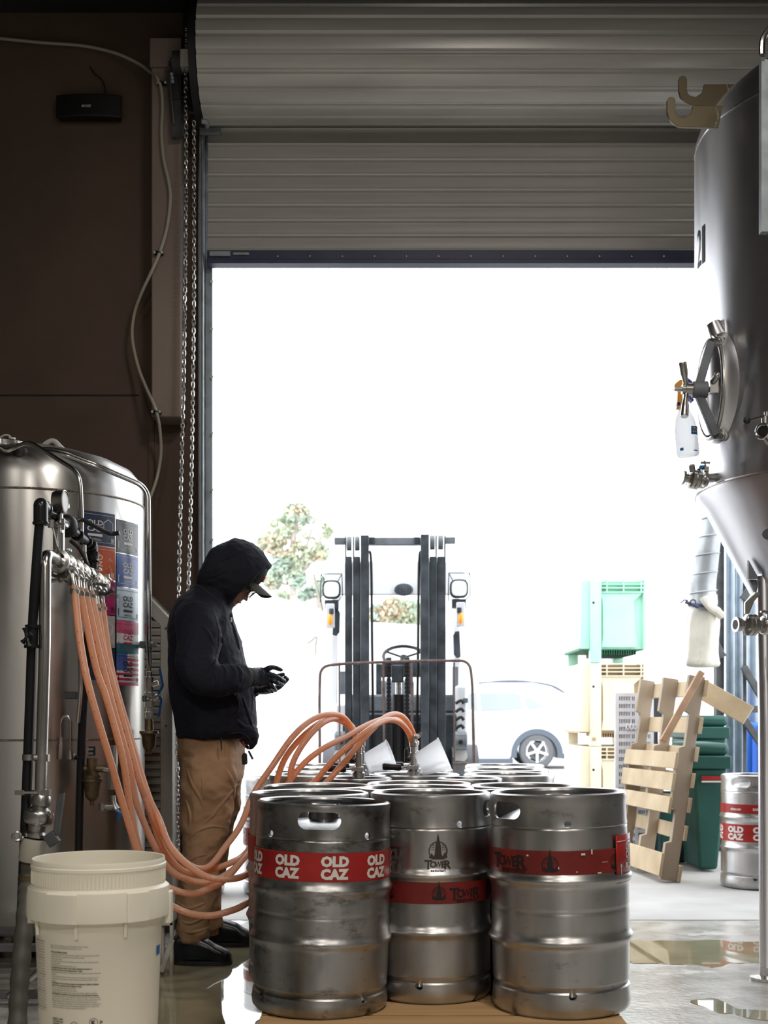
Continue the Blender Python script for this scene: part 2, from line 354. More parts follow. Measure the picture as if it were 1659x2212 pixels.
# ------------------------------------------------------------------ the hall
WY = 6.2                        # inner face of the front wall
XL, XR, YB, ZT = -3.6, 3.4, -6.0, 4.36
OX0, OX1 = P(463, 0, WY).x, 2.85    # the doorway
struct(MB().bb(XL-0.3, XR+0.3, YB-0.3, WY+0.12, -0.15, 0.0).build('floor', 'floor'))
struct(MB().bb(XL-0.3, XR+0.3, YB-0.3, WY+0.3, ZT, ZT+0.15).build('ceiling', 'ceiling_dark'))
struct(MB().bb(XL-0.2, XL, YB, WY+0.2, 0, ZT).build('wall_left', 'hall_wall'))
struct(MB().bb(XR, XR+0.2, YB, WY+0.2, 0, ZT).build('wall_right', 'hall_wall'))
struct(MB().bb(XL, XR, YB-0.2, YB, 0, ZT).build('wall_back', 'hall_wall'))
WALL = MB(); jx = OX0-0.015
WALL.bb(XL, jx-0.06, WY, WY+0.22, 0, ZT); WALL.bb(jx-0.06, OX1, WY+0.05, WY+0.22, 3.62, ZT); WALL.bb(OX1, XR, WY, WY+0.22, 0, ZT)
wf = struct(WALL.build('wall_front', 'stucco'))
zj = CZ+(HY-853)/F*WY
MB().bb(XL+0.1, P(300, 0, WY).x, WY-0.004, WY, zj-0.006, zj+0.001).build('panel_joint', 'ceiling_dark', wf)
MB().bb(P(322, 0, WY).x, P(334, 0, WY).x, WY-0.012, WY, 0, 3.0).build('wall_edge_strip', 'stucco', wf)
# ceiling beam above the door
struct(MB().bb(XL, XR, 5.55, 5.7, 4.2, ZT).build('trim_1', 'ceiling_dark', bev=0.01))
# wooden pilaster left of the door
PY = 6.02
pil = struct(MB().bb(P(327, 0, PY).x, P(391, 0, PY).x, PY, WY, P(0, 900, PY).z, P(0, 88, PY).z).build('trim_2', 'pillar_paint', bev=0.006))
MB().bb(P(327, 0, PY).x-0.004, P(391, 0, PY).x+0.004, PY-0.02, WY, P(0, 148, PY).z, P(0, 86, PY).z).build('head_block', 'pillar_paint', pil, bev=0.004)
# galvanised door jamb
j = MB(); x0 = P(431, 0, 6.1).x; x1 = P(461, 0, 6.2).x
j.bb(x0, x1-0.035, 6.08, 6.19, 0, P(0, 275, 6.1).z); j.bb(x1-0.035, x1, 6.16, 6.24, 0, P(0, 275, 6.1).z); j.bb(x0+0.012, x0+0.022, 6.07, 6.085, 0, P(0, 275, 6.1).z)
jamb = struct(j.build('trim_3', 'galv', bev=0.003))
for py in (608, 710, 814, 936, 1058, 1166): MB().cyl(P(457, py, 6.165), P(457, py, 6.135), 0.007, n=8).build('bolt', 'chain', jamb)
# outside ground and threshold
g = MB().bb(-60, 60, WY+0.12, 120, -0.16, -0.004); struct(g.build('floor_outside', 'pave'))
struct(MB().bb(OX0-0.1, OX1+0.1, WY+0.12, WY+0.132, -0.03, 0.001).build('trim_4', 'galv_dark'))

# standing water on the floor
def puddle(label, pts, seed=0):
    q = [V((px-HX)/(py-HY), F/(py-HY), 0) for px, py in pts]; c = sum(q, V(0, 0, 0))/len(q); loop = spline(q, 14, closed=True); out = []
    for i, p in enumerate(loop): out.append(p+(p-c).normalized()*noise.noise(p*9+V(seed, 0, 0))*0.07)
    m = MB(); n = len(out); out = out[::-1] if sum(a.x*b_.y-b_.x*a.y for a, b_ in zip(out, out[1:]+out[:1])) < 0 else out; m.add([p+V(0, 0, 0.0025) for p in out]+[p+(p-c).normalized()*0.004+V(0, 0, 0.0003) for p in out], [tuple(range(n))]+[(i, n+i, n+(i+1) % n, (i+1) % n) for i in range(n)])
    o = m.build('puddle', 'puddle', fix=False, ang=1); tag(o, label, 'puddle', 'puddles on the hall floor')
puddle('shallow puddle around the black boots, between the bucket and the kegs', [(300, 2060), (372, 2046), (470, 2040), (540, 2036), (600, 2040), (640, 2070), (600, 2130), (560, 2195), (520, 2260), (430, 2290), (350, 2250), (310, 2160)], 3)
puddle('long narrow puddle at the threshold, right of the front kegs', [(1290, 2036), (1400, 2033), (1520, 2034), (1660, 2036), (1760, 2045), (1700, 2078), (1600, 2082), (1500, 2087), (1400, 2082), (1330, 2078), (1280, 2060)], 8)
puddle('small puddle on the floor in the lower right corner', [(1510, 2166), (1545, 2160), (1600, 2180), (1680, 2188), (1690, 2205), (1600, 2200), (1540, 2184)], 5)
# roller door: slats, bottom bar, coil
door = bpy.data.objects.new('door_1', None); COL.objects.link(door); door.location = (OX0, 6.1, 0); struct(door)
SY = 6.12; sx0 = P(449, 0, SY).x; sx1 = OX1+0.05; zt = P(0, 250, SY).z; zb = P(0, 545, SY).z; ph = (P(0, 308, SY).z-P(0, 537, SY).z)/7
sl = None; nsl = int((zt-zb)/ph)+2
pr = [(-0.006, -0.003), (0.008, 0.003), (0.011, 0.010), (0.008, 0.015), (-0.002, 0.020), (-0.004, ph*0.5), (-0.005, ph-0.004), (-0.006, ph)]
for k in range(nsl):
    if sl is None:
        m = MB(); poly = [(-a, b) for a, b in pr]+[(-a+0.004, b) for a, b in pr[::-1]]
        m.prism(poly, (sx0, SY, zb), (0, 1, 0), (0, 0, 1), (sx1-sx0, 0, 0)); sl = m.build('slat', 'door_slat', door, ang=25)
    else:
        c = sl.copy(); COL.objects.link(c); c.location = (0, 0, k*ph)
b = MB(); zb0 = P(0, 574, SY).z; b.bb(sx0, sx1, SY-0.03, SY+0.03, zb0+0.018, zb); b.bb(sx0, sx1, SY-0.036, SY+0.036, zb0, zb0+0.02)
bar = b.build('bottom_bar', 'bar_blue', door, bev=0.003)
for k in range(15):
    px = 600+k*69.5; MB().sph(P(px, 553, SY-0.031), (0.005, 0.003, 0.005), 8, 5).build('rivet', 'chain', bar)
MB().bb(P(455, 0, SY).x, P(500, 0, SY).x, SY-0.045, SY-0.03, P(0, 560, SY).z, P(0, 549, SY).z).build('slide_bolt', 'galv', door, bev=0.002)
MB().bb(P(505, 0, SY).x, P(540, 0, SY).x, SY-0.04, SY-0.03, P(0, 557, SY).z, P(0, 551, SY).z).build('slide_bolt_rod', 'galv', door, bev=0.002)
# the coil: a corrugated drum
CYc, CZc, CR = 5.93, 3.985, 0.262; prof = []; nr = 22
for i in range(nr):
    a = i/nr*2*pi
    for da, r in ((0, CR-0.006), (0.03, CR-0.006), (0.06, CR+0.003), (0.10, CR+0.004), (0.25, CR+0.003)): prof.append((a+da, r))
cx0 = P(428, 0, 5.75).x; coil = MB(); ring = lambda x: [V(x, CYc-cos(a)*r, CZc-sin(a)*r) for a, r in prof]
coil.loft([ring(cx0), ring(sx1+0.1)]); coil.build('door_coil', 'door_slat', door, ang=20)
MB().cyl((cx0-0.035, CYc, CZc), (cx0-0.004, CYc, CZc), CR+0.004, n=48).build('drum_wheel', 'black', door)
MB().cyl((cx0-0.14, CYc, CZc), (cx0-0.03, CYc, CZc), 0.05, n=20).build('axle', 'galv_dark', door)
hk = MB(); hk.tube(rounded([P(436, 262, 5.8), P(446, 262, 5.8), P(447, 272, 5.85)], 0.01), 0.012, 8); hk.bb(P(433, 0, 6.05).x, P(477, 0, 6.05).x, 6.03, 6.06, P(0, 290, 6.05).z, P(0, 280, 6.05).z)
hk.build('curtain_guide', 'galv', door)
br = MB(); by = 5.93
br.bb(P(396, 0, by).x, P(424, 0, by).x, by-0.012, by+0.012, P(0, 245, by).z, 4.3)
br.build('coil_bracket', 'black', door, bev=0.004)
m = MB(); m.bar(P(370, 150, 5.98), P(386, 295, 5.98), 0.055, 0.012, (0, 1, 0)); m.bb(P(371, 0, 5.98).x, P(393, 0, 5.98).x, 5.96, 5.99, P(0, 300, 5.98).z, P(0, 220, 5.98).z)
m.build('mounting_plate', 'galv_dark', door, bev=0.002)
m = MB(); m.cyl(P(366, 165, 5.95), P(375, 268, 5.95), 0.006, n=8); m.build('release_rod', 'chain', door)
m = MB(); m.cyl(P(371, 125, 5.95), P(371, 150, 5.95), 0.008, n=8); m.bb(P(364, 0, 5.95).x, P(378, 0, 5.95).x, 5.94, 5.96, P(0, 141, 5.95).z, P(0, 133, 5.95).z); m.build('adjusting_screw', 'galv_dark', door)
for i in range(3): MB().cyl(P(371+i*1.0, 160+i*8, 5.955), P(371+i, 160+i*8, 5.965), 0.008, n=8).build('bolt', 'galv', door)

# hand chains
def chain(name, label, pts, pitch=0.0205):
    t = thing(name, label, 'chain', pts[0], 'hand chains of the roller door')
    path = spline(pts, 40); d = [0]
    for a, b_ in zip(path, path[1:]): d.append(d[-1]+(b_-a).length)
    n = int(d[-1]/pitch); lm = None; i = 0
    for k in range(n):
        s = (k+0.5)*pitch
        while d[i+1] < s: i += 1
        f = (s-d[i])/(d[i+1]-d[i]); p = path[i].lerp(path[i+1], f)
        if lm is None:
            m = MB(); R = 0.0068; h = 0.0075
            loop = [V(R*cos(a), 0, h+R*sin(a)) for a in [pi*q/5 for q in range(6)]]+[V(R*cos(a), 0, -h+R*sin(a)) for a in [pi+pi*q/5 for q in range(6)]]
            m.tube(loop, 0.0026, 6, closed=True); o = m.build('link', 'chain', None); o.parent = t; lm = o
        else: o = lm.copy(); COL.objects.link(o)
        o.location = p-t.location; o.rotation_euler = (0, 0, (pi/2 if k % 2 else 0)+0.5+random.uniform(-0.25, 0.25))
    return t
chain('hand_chain', 'longer left bright chain hanging from the white pulley guard down behind the man', [P(401, 150, 5.86), P(402, 420, 5.86), P(397, 800, 5.86), P(392, 1000, 5.86), P(386, 1290, 5.86), P(383, 1560, 5.86), P(385, 1845, 5.86)])
chain('hand_chain', 'shorter right bright chain hanging between the pulley chain and the door jamb', [P(419, 262, 5.9), P(419, 600, 5.9), P(417, 800, 5.9), P(414, 1000, 5.9), P(409, 1200, 5.9), P(404, 1330, 5.9)])
g = thing('chain_guard', 'small white metal guard box at the top of the left chain', 'chain guard', P(401, 149, 5.86))
MB().bb(P(391, 0, 5.86).x, P(411, 0, 5.86).x, 5.83, 5.89, P(0, 149, 5.86).z, P(0, 112, 5.86).z).build('box', 'white_plastic', g, bev=0.004)
m = MB(); [m.torus(P(402, 58+i*6, 5.86), 0.005, 0.0018, (0, 1, 0) if i % 2 else (1, 0, 0), 10, 5) for i in range(9)]; m.build('upper_chain', 'chain', g)

# cream tube clipped to wall and pilaster
ty = 5.99; t = thing('flexible_tube', 'cream plastic tube snaking down the brown wall and over the pilaster', 'tube', P(345, 545, ty))
MB().tube(spline([P(-60, 76, 6.17), P(0, 83, 6.17), P(90, 92, 6.17), P(180, 99, 6.17), (P(250, 115, 6.15)), P(300, 138, 6.12), P(325, 156, 6.06), P(338, 166, ty), P(348, 190, ty), P(351, 230, ty), P(349, 290, ty), P(354, 345, ty), P(364, 390, ty), P(368, 430, ty), P(361, 490, ty), P(345, 545, ty), P(328, 585, ty), P(305, 635, ty+0.05), P(290, 680, ty+0.1), P(286, 730, ty+0.1), P(298, 790, ty+0.1), P(315, 835, ty+0.05), P(330, 868, ty), P(338, 890, ty), P(345, 925, ty+0.05), P(348, 975, ty+0.1), P(342, 1020, ty+0.12), P(332, 1055, ty+0.1), P(316, 1095, ty+0.05), P(309, 1115, ty)], 6), 0.0075, 8).build('tube', 'tube_cream', t)
for px, py in ((349, 178), (342, 545), (337, 889)):
    m = MB(); m.bb(P(px-10, 0, ty).x, P(px+10, 0, ty).x, ty+0.01, ty+0.024, P(0, py+3, ty).z, P(0, py-3, ty).z); m.torus(P(px, py, ty), 0.011, 0.003, (0.2, 0, 1), 12, 6)
    c = m.build('clip', 'black', t)
    for s in (-8, 8): MB().cyl(P(px+s, py, ty), P(px+s, py, ty+0.02), 0.006, n=8).build('screw', 'white_plastic', c)

# wall speaker
t = thing('speaker', 'black bar-shaped loudspeaker mounted high on the brown wall', 'speaker', P(189, 252, 6.1))
m = MB(); n = 12; front = []
for i in range(n+1):
    a = i/n; x = P(118+a*143, 0, 6.12).x; front.append((x, 6.12+0.02*(2*a-1)**2))
poly = front+[(front[-1][0]-0.01, 6.19), (front[0][0]+0.01, 6.19)]
m.prism(poly, (0, 0, P(0, 250, 6.12).z), (1, 0, 0), (0, 1, 0), (0, 0, P(0, 201, 6.12).z-P(0, 250, 6.12).z)); m.build('case', 'black', t, bev=0.006)
c = P(186, 231, 6.117); m = MB(); put_text(m, 'BOSE', 0.016, lambda x, y: c+V(x+0.25*y, 0, y), 0.0004, 0.042); m.build('emblem', 'white_ink', t)
MB().tube(spline([P(195, 145, 6.19), P(205, 160, 6.18), P(222, 175, 6.18), P(228, 200, 6.15)], 6), 0.003, 6).build('cable', 'black', t)

# white louvred cabinet standing at the wall
cy = 5.93
t = thing('louvred_cabinet', 'off-white louvred metal cabinet with a slanted top corner, behind the man', 'cabinet', (P(330, 0, cy).x, cy, 0))
x0 = P(250, 0, cy).x; xa = P(346, 0, cy).x; xb = P(373, 0, cy).x
za = P(0, 1290, cy).z; zb_ = P(0, 1342, cy).z
poly = [(P(312, 0, cy).x, P(0, 1278, cy).z), (xb, zb_), (xb, 0.05), (xa, 0.05), (xa, P(0, 1352, cy).z), (P(305, 0, cy).x, P(0, 1310, cy).z)]
MB().prism(poly, (0, cy, 0), (1, 0, 0), (0, 0, 1), (0, 0.24, 0)).build('side_frame', 'cabinet', t, bev=0.004)
MB().bb(x0, xa, cy+0.05, cy+0.24, 0.05, P(0, 1315, cy).z).build('case', 'cabinet_dark', t)
z = P(0, 1345, cy).z; base = None; k = 0
while z > 0.08:
    if base is None:
        m = MB(); c = V((x0+xa)/2, cy+0.02, z); m.box(c, (xa-x0, 0.045, 0.022), Matrix.Rotation(radians(28), 3, 'X')); base = m.build('louvre', 'cabinet', t); z0 = z
    else: o = base.copy(); COL.objects.link(o); o.location = (0, 0, z-z0)
    z -= 0.036; k += 1
for py in (1357, 1568, 1800): MB().cyl(P(359, py, cy-0.004), P(359, py, cy+0.01), 0.006, n=8).build('screw', 'galv_dark', t)
for x in (x0+0.05, xb-0.04): MB().bb(x-0.03, x+0.03, cy+0.03, cy+0.2, 0, 0.05).build('foot', 'cabinet_dark', t)
# ------------------------------------------------------------------ kegs
def keg_parts(root, h, R, m, ribs=(0.39, 0.215), seam=0.30, top=0.537, foot=0.073, hole=0.0, hole_z=None, small=(), hw=0.062, notch=(), bulge=0.009, rim=0.010, waist=0.0):
    """body, top chime with hand holes, bottom chime, neck; z measured from the floor"""
    p = [(0.02, foot-0.03), (R-0.03, foot-0.03), (R-0.006, foot-0.01), (R-0.002, foot+0.01)]
    zs = sorted(ribs)
    def rad(z):
        r = R+waist*sin(pi*(z-foot)/(top-foot))
        for q in ribs: r += bulge*math.exp(-((z-q)/0.013)**2)
        if seam: r -= 0.0025*math.exp(-((z-seam)/0.004)**2)
        return r
    n = 84
    for i in range(n+1):
        z = foot+0.012+(top-foot-0.012)*i/n; p.append((rad(z), z))
    p += [(R-0.008, top+0.008), (R-0.03, top+0.022), (R*0.6, top+0.045), (0.045, top+0.052), (0.045, h-0.018), (0.036, h-0.012), (0.03, h-0.016), (0.0005, h-0.018)]
    MB().lathe(p, n=64).build('body', m, root, ang=50)
    # top chime
    q = [(R-0.004, top-0.002), (R+0.001, top+0.006), (R-0.001, top+0.02), (R-0.002, h-0.03), (R+0.001, h-0.014), (R-0.001, h-0.004), (R-0.008, h), (R-0.015, h-0.003), (R-0.017, h-0.010), (R-0.012, h-0.016), (R-0.008, h-0.03), (R-0.007, top+0.02), (R-0.008, top+0.004)]
    mb = MB(); mb.lathe(q+[q[0]], n=72)
    o = mb.build('top_chime', m, root, ang=50)
    b = bmesh.new(); b.from_mesh(o.data); bmesh.ops.remove_doubles(b, verts=b.verts, dist=1e-6); b.to_mesh(b_me(o)); b.free()
    cut = MB(); hz = hole_z or (top+h)/2+0.004; hh = 0.0245
    for k in range(2):
        if hw <= 0: break
        u = V(cos(hole+pi*k), sin(hole+pi*k), 0); d = V(sin(hole+pi*k), -cos(hole+pi*k), 0)
        poly = [(hw-hh+hh*cos(a), hh*sin(a)) for a in [radians(-90+15*i) for i in range(13)]]+[(-hw+hh+hh*cos(a), hh*sin(a)) for a in [radians(90+15*i) for i in range(13)]]
        cut.prism(poly, V(0, 0, hz)+d*(R-0.06), u, V(0, 0, 1), d*0.12)
    for a in small:
        d = V(sin(a), -cos(a), 0); cut.cyl(V(0, 0, top+0.016)+d*(R-0.02), V(0, 0, top+0.016)+d*(R+0.03), 0.0105, n=10)
    if cut.v:
        c = cut.build('cutter', m); c.location = root_off(root); baked(o, c)
    # bottom chime
    q = [(R-0.006, foot), (R+0.001, foot-0.006), (R+0.002, foot-0.02), (R+0.004, 0.03), (R+0.001, 0.012), (R-0.008, 0.001), (R-0.018, 0), (R-0.024, 0.01), (R-0.012, 0.03), (R-0.012, foot-0.004), (R-0.006, foot)]
    mb = MB(); mb.lathe(q, n=72); o = mb.build('bottom_chime', m, root, ang=50)
    b = bmesh.new(); b.from_mesh(o.data); bmesh.ops.remove_doubles(b, verts=b.verts, dist=1e-6); b.to_mesh(b_me(o)); b.free()
    cut = MB()
    for a in notch:
        d = V(sin(a), -cos(a), 0); cut.cyl(V(0, 0, foot-0.010)+d*(R-0.03), V(0, 0, foot-0.010)+d*(R+0.03), 0.0125, n=10)
    if cut.v:
        c = cut.build('cutter', m); c.location = root_off(root); baked(o, c)
def b_me(o): return o.data
def band(root, R, z0, z1, m, name='label_band', rad=None):
    o = MB().lathe([(R+0.001, z0), (R+0.0022, z0+0.001), (R+0.0022, z1-0.001), (R+0.001, z1)], n=72).build(name, m, root); return o
def tower(mb, fn, x, y, s):        # the keg maker's round emblem: a tower over hills in a ring
    q = lambda pts: mb.add([fn(x+a*s, y+b*s) for a, b in pts], [tuple(range(len(pts)))])
    for k in range(26):            # ring
        a0 = radians(-28+k*(236/26)); a1 = radians(-28+(k+1)*(236/26)); q([(0.46*cos(a0), 0.1+0.46*sin(a0)), (0.46*cos(a1), 0.1+0.46*sin(a1)), (0.415*cos(a1), 0.1+0.415*sin(a1)), (0.415*cos(a0), 0.1+0.415*sin(a0))])
    q([(-0.30, -0.30), (0.30, -0.30), (0.16, -0.05), (0.13, 0.35), (0.06, 0.62), (0.0, 0.95), (-0.06, 0.62), (-0.13, 0.35), (-0.16, -0.05)])
    q([(-0.46, -0.22), (-0.30, 0.0), (-0.24, -0.12), (-0.2, -0.28)]); q([(0.46, -0.22), (0.36, 0.04), (0.26, -0.10), (0.2, -0.28)])
    for yy in (0.16, 0.27, 0.38): q([(-0.42, yy), (-0.18, yy-0.015), (-0.18, yy+0.015)]); q([(0.42, yy), (0.2, yy-0.015), (0.2, yy+0.015)])
def word_tower(mb, fn, x, y, s):   # TOWER with slab serifs, a larger T and R
    cx = {'T': -1.42, 'O': -0.72, 'W': 0.02, 'E': 0.76, 'R': 1.42}
    for ch, k in (('T', 1.25), ('O', 0.85), ('W', 0.85), ('E', 0.85), ('R', 1.2)):
        put_text(mb, ch, s*k, fn, s*(0.006 if ch == 'W' else 0.018), s*0.62 if ch == 'W' else None, x+cx[ch]*s*0.72, y-(0.15*s if ch in 'TR' else 0))
    R_ = lambda a, b, c, d: wrect(mb, fn, x+a*s, x+b*s, y+c*s, y+d*s, 2)
    R_(-1.19, -0.85, -0.15, -0.11); R_(-1.40, -1.34, 0.55, 0.75); R_(-0.70, -0.64, 0.55, 0.75); R_(0.72, 0.86, -0.15, -0.11)
    R_(-0.34, -0.20, 0.57, 0.60); R_(0.22, 0.38, 0.57, 0.60)

def tilt(root, roll): root.rotation_euler = (0, radians(roll), 0)
PZ = 0.135       # top of the pallets
front = 'kegs on the front pallet'; far = 'kegs on the rear pallet'
# keg 1: OLD CAZ band
def k_old(root, R, z0, z1, n, th0, lh, wd, red='red_band', bold=0.006):
    b = band(root, R, z0, z1, red); mb = MB(); zc = (z0+z1)/2
    for k in range(1):
        fn = wrapf(R, th0, zc, lift=0.0032)
        put_text(mb, 'OLD', lh*1.20, fn, lh*0.075, wd*0.92, 0, 0.0045); put_text(mb, 'CAZ', lh*1.20, fn, lh*0.075, wd*0.92, 0, -lh+0.0005)
    o = mb.build('lettering', 'white_ink', b, fix=False); o['kind'] = 'stuff'
    for k in range(1, n): c = o.copy(); COL.objects.link(c); c.rotation_euler = (0, 0, 2*pi*k/n)
    return b
K1 = thing('beer_keg', 'dented steel keg with red OLD CAZ band, front left of the front pallet', 'keg', (0, 0, 0), front)
keg_parts(K1, 0.612, 0.199, 'steel_keg', ribs=(0.363, 0.212), seam=0.288, top=0.505, foot=0.060, hole=-0.02, hole_z=0.565, small=(-0.82, 0.74), notch=(-0.95, 0.75), waist=0.004)
k_old(K1, 0.2015, 0.392, 0.475, 9, 0.22, 0.032, 0.088)
K2 = thing('beer_keg', 'steel keg with a brown TOWER emblem and narrow red band, front row centre', 'keg', (0, 0, 0), front)
keg_parts(K2, 0.628, 0.186, 'steel_keg_clean', ribs=(0.385, 0.212), seam=None, top=0.522, foot=0.066, hole=1.35, small=(0.46,), notch=(-0.22, 1.9), bulge=0.011)
b = band(K2, 0.187, 0.302, 0.366, 'red_dull'); mb = MB()
for k in range(1):
    fn = wrapf(0.187, -0.02, 0.334, lift=0.0032)
    tower(mb, fn, -0.138, -0.006, 0.046); tower(mb, fn, 0.022, -0.006, 0.046); word_tower(mb, fn, 0.11, -0.014, 0.040); put_text(mb, 'BREWING', 0.013, fn, 0.0004, 0.075, 0.115, -0.028)
o = mb.build('lettering', 'black_ink', b, fix=False); o['kind'] = 'stuff'
for k in (1, 2): c = o.copy(); COL.objects.link(c); c.rotation_euler = (0, 0, 2*pi*k/3)
mb = MB(); fn = wrapf(0.188, 0.085, 0.45, lift=0.002); tower(mb, fn, 0, 0.004, 0.062); word_tower(mb, fn, 0, -0.038, 0.029); put_text(mb, 'BREWING', 0.010, fn, 0.0004, 0.044, 0, -0.053); mb.build('emblem', 'brown_ink', K2, fix=False)
K3 = thing('beer_keg', 'steel keg with worn red TOWER BREWING band and a red OLD CAZ sticker, front right', 'keg', (0, 0, 0), front)
keg_parts(K3, 0.640, 0.2015, 'steel_keg_clean', ribs=(0.392, 0.216), seam=0.303, top=0.540, foot=0.078, hole=-1.02, hole_z=0.592, small=(0.0, 1.5), notch=(0.03,), waist=0.003, bulge=0.011)
b = band(K3, 0.2035, 0.412, 0.481, 'red_dull'); mb = MB()
for k in range(1):
    fn = wrapf(0.204, 0, 0.445, lift=0.0032)
    word_tower(mb, fn, -0.188, -0.012, 0.050); put_text(mb, 'BREWING', 0.017, fn, 0.0005, 0.085, -0.170, -0.029); tower(mb, fn, -0.052, -0.008, 0.052); tower(mb, fn, 0.158, -0.008, 0.052)
o = mb.build('lettering', 'black_ink', b, fix=False); o['kind'] = 'stuff'; c = o.copy(); COL.objects.link(c); c.rotation_euler = (0, 0, pi)
mb = MB(); fn = wrapf(0.205, 0, 0, lift=0.004)
for x, y, w_, h_ in ((-0.085, 0.0, 0.002, 0.02), (-0.12, 0.465, 0.006, 0.005), (0.035, 0.468, 0.012, 0.006), (0.065, 0.47, 0.004, 0.014), (0.085, 0.414, 0.012, 0.004), (0.02, 0.42, 0.004, 0.003), (0.10, 0.445, 0.02, 0.001), (-0.03, 0.43, 0.003, 0.006)):
    if y: wrect(mb, fn, x, x+w_, y, y+h_, 1)
mb.build('scuffs', 'white_ink', b, fix=False)['kind'] = 'stuff'
fn = wrapf(0.2045, 1.03, 0.445, lift=0.0045)
s = MB(); wrect(s, fn, -0.055, 0.062, -0.066, 0.072, 10); s = s.build('sticker', 'red_band', K3, fix=False, solid=0.001)
mb = MB(); fn2 = wrapf(0.2045, 1.03, 0.445, lift=0.0062)
put_text(mb, 'OLD', 0.029, fn2, 0.0018, 0.047, 0.022, 0.026); put_text(mb, 'CAZ', 0.029, fn2, 0.0018, 0.047, 0.022, 0.003)
wrect(mb, fn2, -0.005, 0.045, -0.024, -0.010, 4); wrect(mb, fn2, -0.052, 0.060, 0.053, 0.0555, 8); wrect(mb, fn2, -0.052, 0.060, -0.0545, -0.052, 8); wrect(mb, fn2, -0.034, -0.030, -0.042, -0.020, 1); wrect(mb, fn2, -0.036, -0.028, -0.020, -0.012, 1)
put_text(mb, 'ROHNERT PARK', 0.006, fn2, 0, 0.03, 0.022, -0.036)
mb.build('lettering', 'white_ink', s, fix=False)
mb = MB(); put_text(mb, 'RPK', 0.010, wrapf(0.2045, 1.03, 0.445, lift=0.0075), 0.0004, 0.014, 0.021, -0.0205); mb.build('small_print', 'black_ink', s, fix=False)

x1 = P(690, 0, 3.87).x; K1.location = (x1, 3.87, PZ); tilt(K1, 1.3)
K2.location = (P(930, 0, 4.05).x, 4.05, PZ)
K3.location = (P(1213, 0, 3.87).x, 3.87, PZ); tilt(K3, -1.0)
# plain keg template for the rows behind
KP = thing('beer_keg', 'steel keg of the front pallet, second row left', 'keg', (0, 0, 0), front)
keg_parts(KP, 0.612, 0.1965, 'steel_keg_clean', ribs=(0.363, 0.212), seam=0.288, top=0.505, foot=0.060, hole=0.3, small=(0.9,), notch=(0.4,), waist=0.003)
band(KP, 0.1995, 0.392, 0.475, 'red_band')
cols = [('left', 675, 682), ('middle', 925, 915), ('right', 1150, 1140)]
KP.location = (-0.247, 4.285, PZ)
for c, x, y in (('middle', 0.115, 4.475), ('right', 0.487, 4.30)):
    dup(KP, (x, y, PZ+0.006*(c == 'middle')), 0.7, 'plain steel keg in the second row of the front pallet, behind the %s front keg' % c)
for c, px3, yy in (('left', 688, 4.70), ('right', 1132, 4.715)):
    dup(KP, (P(px3, 0, yy).x, yy, PZ), 1.4, 'plain steel keg in the third row of the front pallet, %s column' % c)
KM = dup(KP, (P(905, 0, 4.88).x, 4.88, PZ), 2.0, 'plain steel keg in the third row of the front pallet, middle column')
# rear pallet
KS = thing('beer_keg', 'slim steel keg with a coupler on top, front edge of the rear pallet', 'keg', (0, 0, 0), far)
keg_parts(KS, 0.612, 0.134, 'steel_keg', ribs=(0.40, 0.22), seam=0.30, top=0.53, foot=0.06, hole=1.2, small=(0.7,), notch=(0.4,), hw=0.045)
KS.location = (P(776, 0, 5.27).x, 5.27, PZ)
dup(KS, (P(1014, 0, 5.27).x, 5.27, PZ), 0.9, 'slim steel keg on the rear pallet, right of the clear cup')
for i, yy in enumerate((5.62, 6.03, 6.44)):
    row = ('front', 'second', 'back')[i]
    for c, px in (('left', (678, 682, 686)[i]), ('middle', (895, 887, 882)[i]), ('right', (1099, 1094, 1090)[i])):
        k = dup(KP, (P(px, 0, yy).x, yy, PZ+0.004*i), 0.5+i+len(c), 'steel keg in the %s row of big kegs on the rear pallet, %s column' % (row, c)); k['group'] = far
# kegs outside
KO = thing('beer_keg', 'bright steel keg with two red bands standing outside by the green bins', 'keg', (0, 0, 0), 'kegs standing outside')
keg_parts(KO, 0.655, 0.2, 'steel_keg_clean', ribs=(0.41, 0.235), seam=None, top=0.555, foot=0.075, hole=-0.75, small=(0.5,), notch=(-0.3,))
b2 = band(KO, 0.2005, 0.435, 0.488, 'red_band'); mb = MB()
fn = wrapf(0.2005, 0, 0.461, lift=0.0032); put_text(mb, 'ROHNERT PARK, CA', 0.021, fn, 0.0008, 0.105, -0.02, -0.008); put_text(mb, 'oldcaz.com', 0.021, fn, 0.0008, 0.07, -0.175, -0.008); put_text(mb, 'oldcaz.com', 0.021, fn, 0.0008, 0.07, 0.13, -0.008)
mb.build('lettering', 'white_ink', b2, fix=False)
k_old(KO, 0.2005, 0.272, 0.372, 8, -0.10, 0.038, 0.115)
KO.location = (P(1633, 0, 7.6).x, 7.6, 0)
dup(KO, (P(603, 0, 7.35).x, 7.35, 0), -2.0, 'steel keg with red bands outside, half hidden behind the OLD CAZ keg')
dup(KP, (P(408, 0, 7.3).x, 7.3, 0), 1.1, 'steel keg outside, its edge showing between the legs of the man')['group'] = 'kegs standing outside'

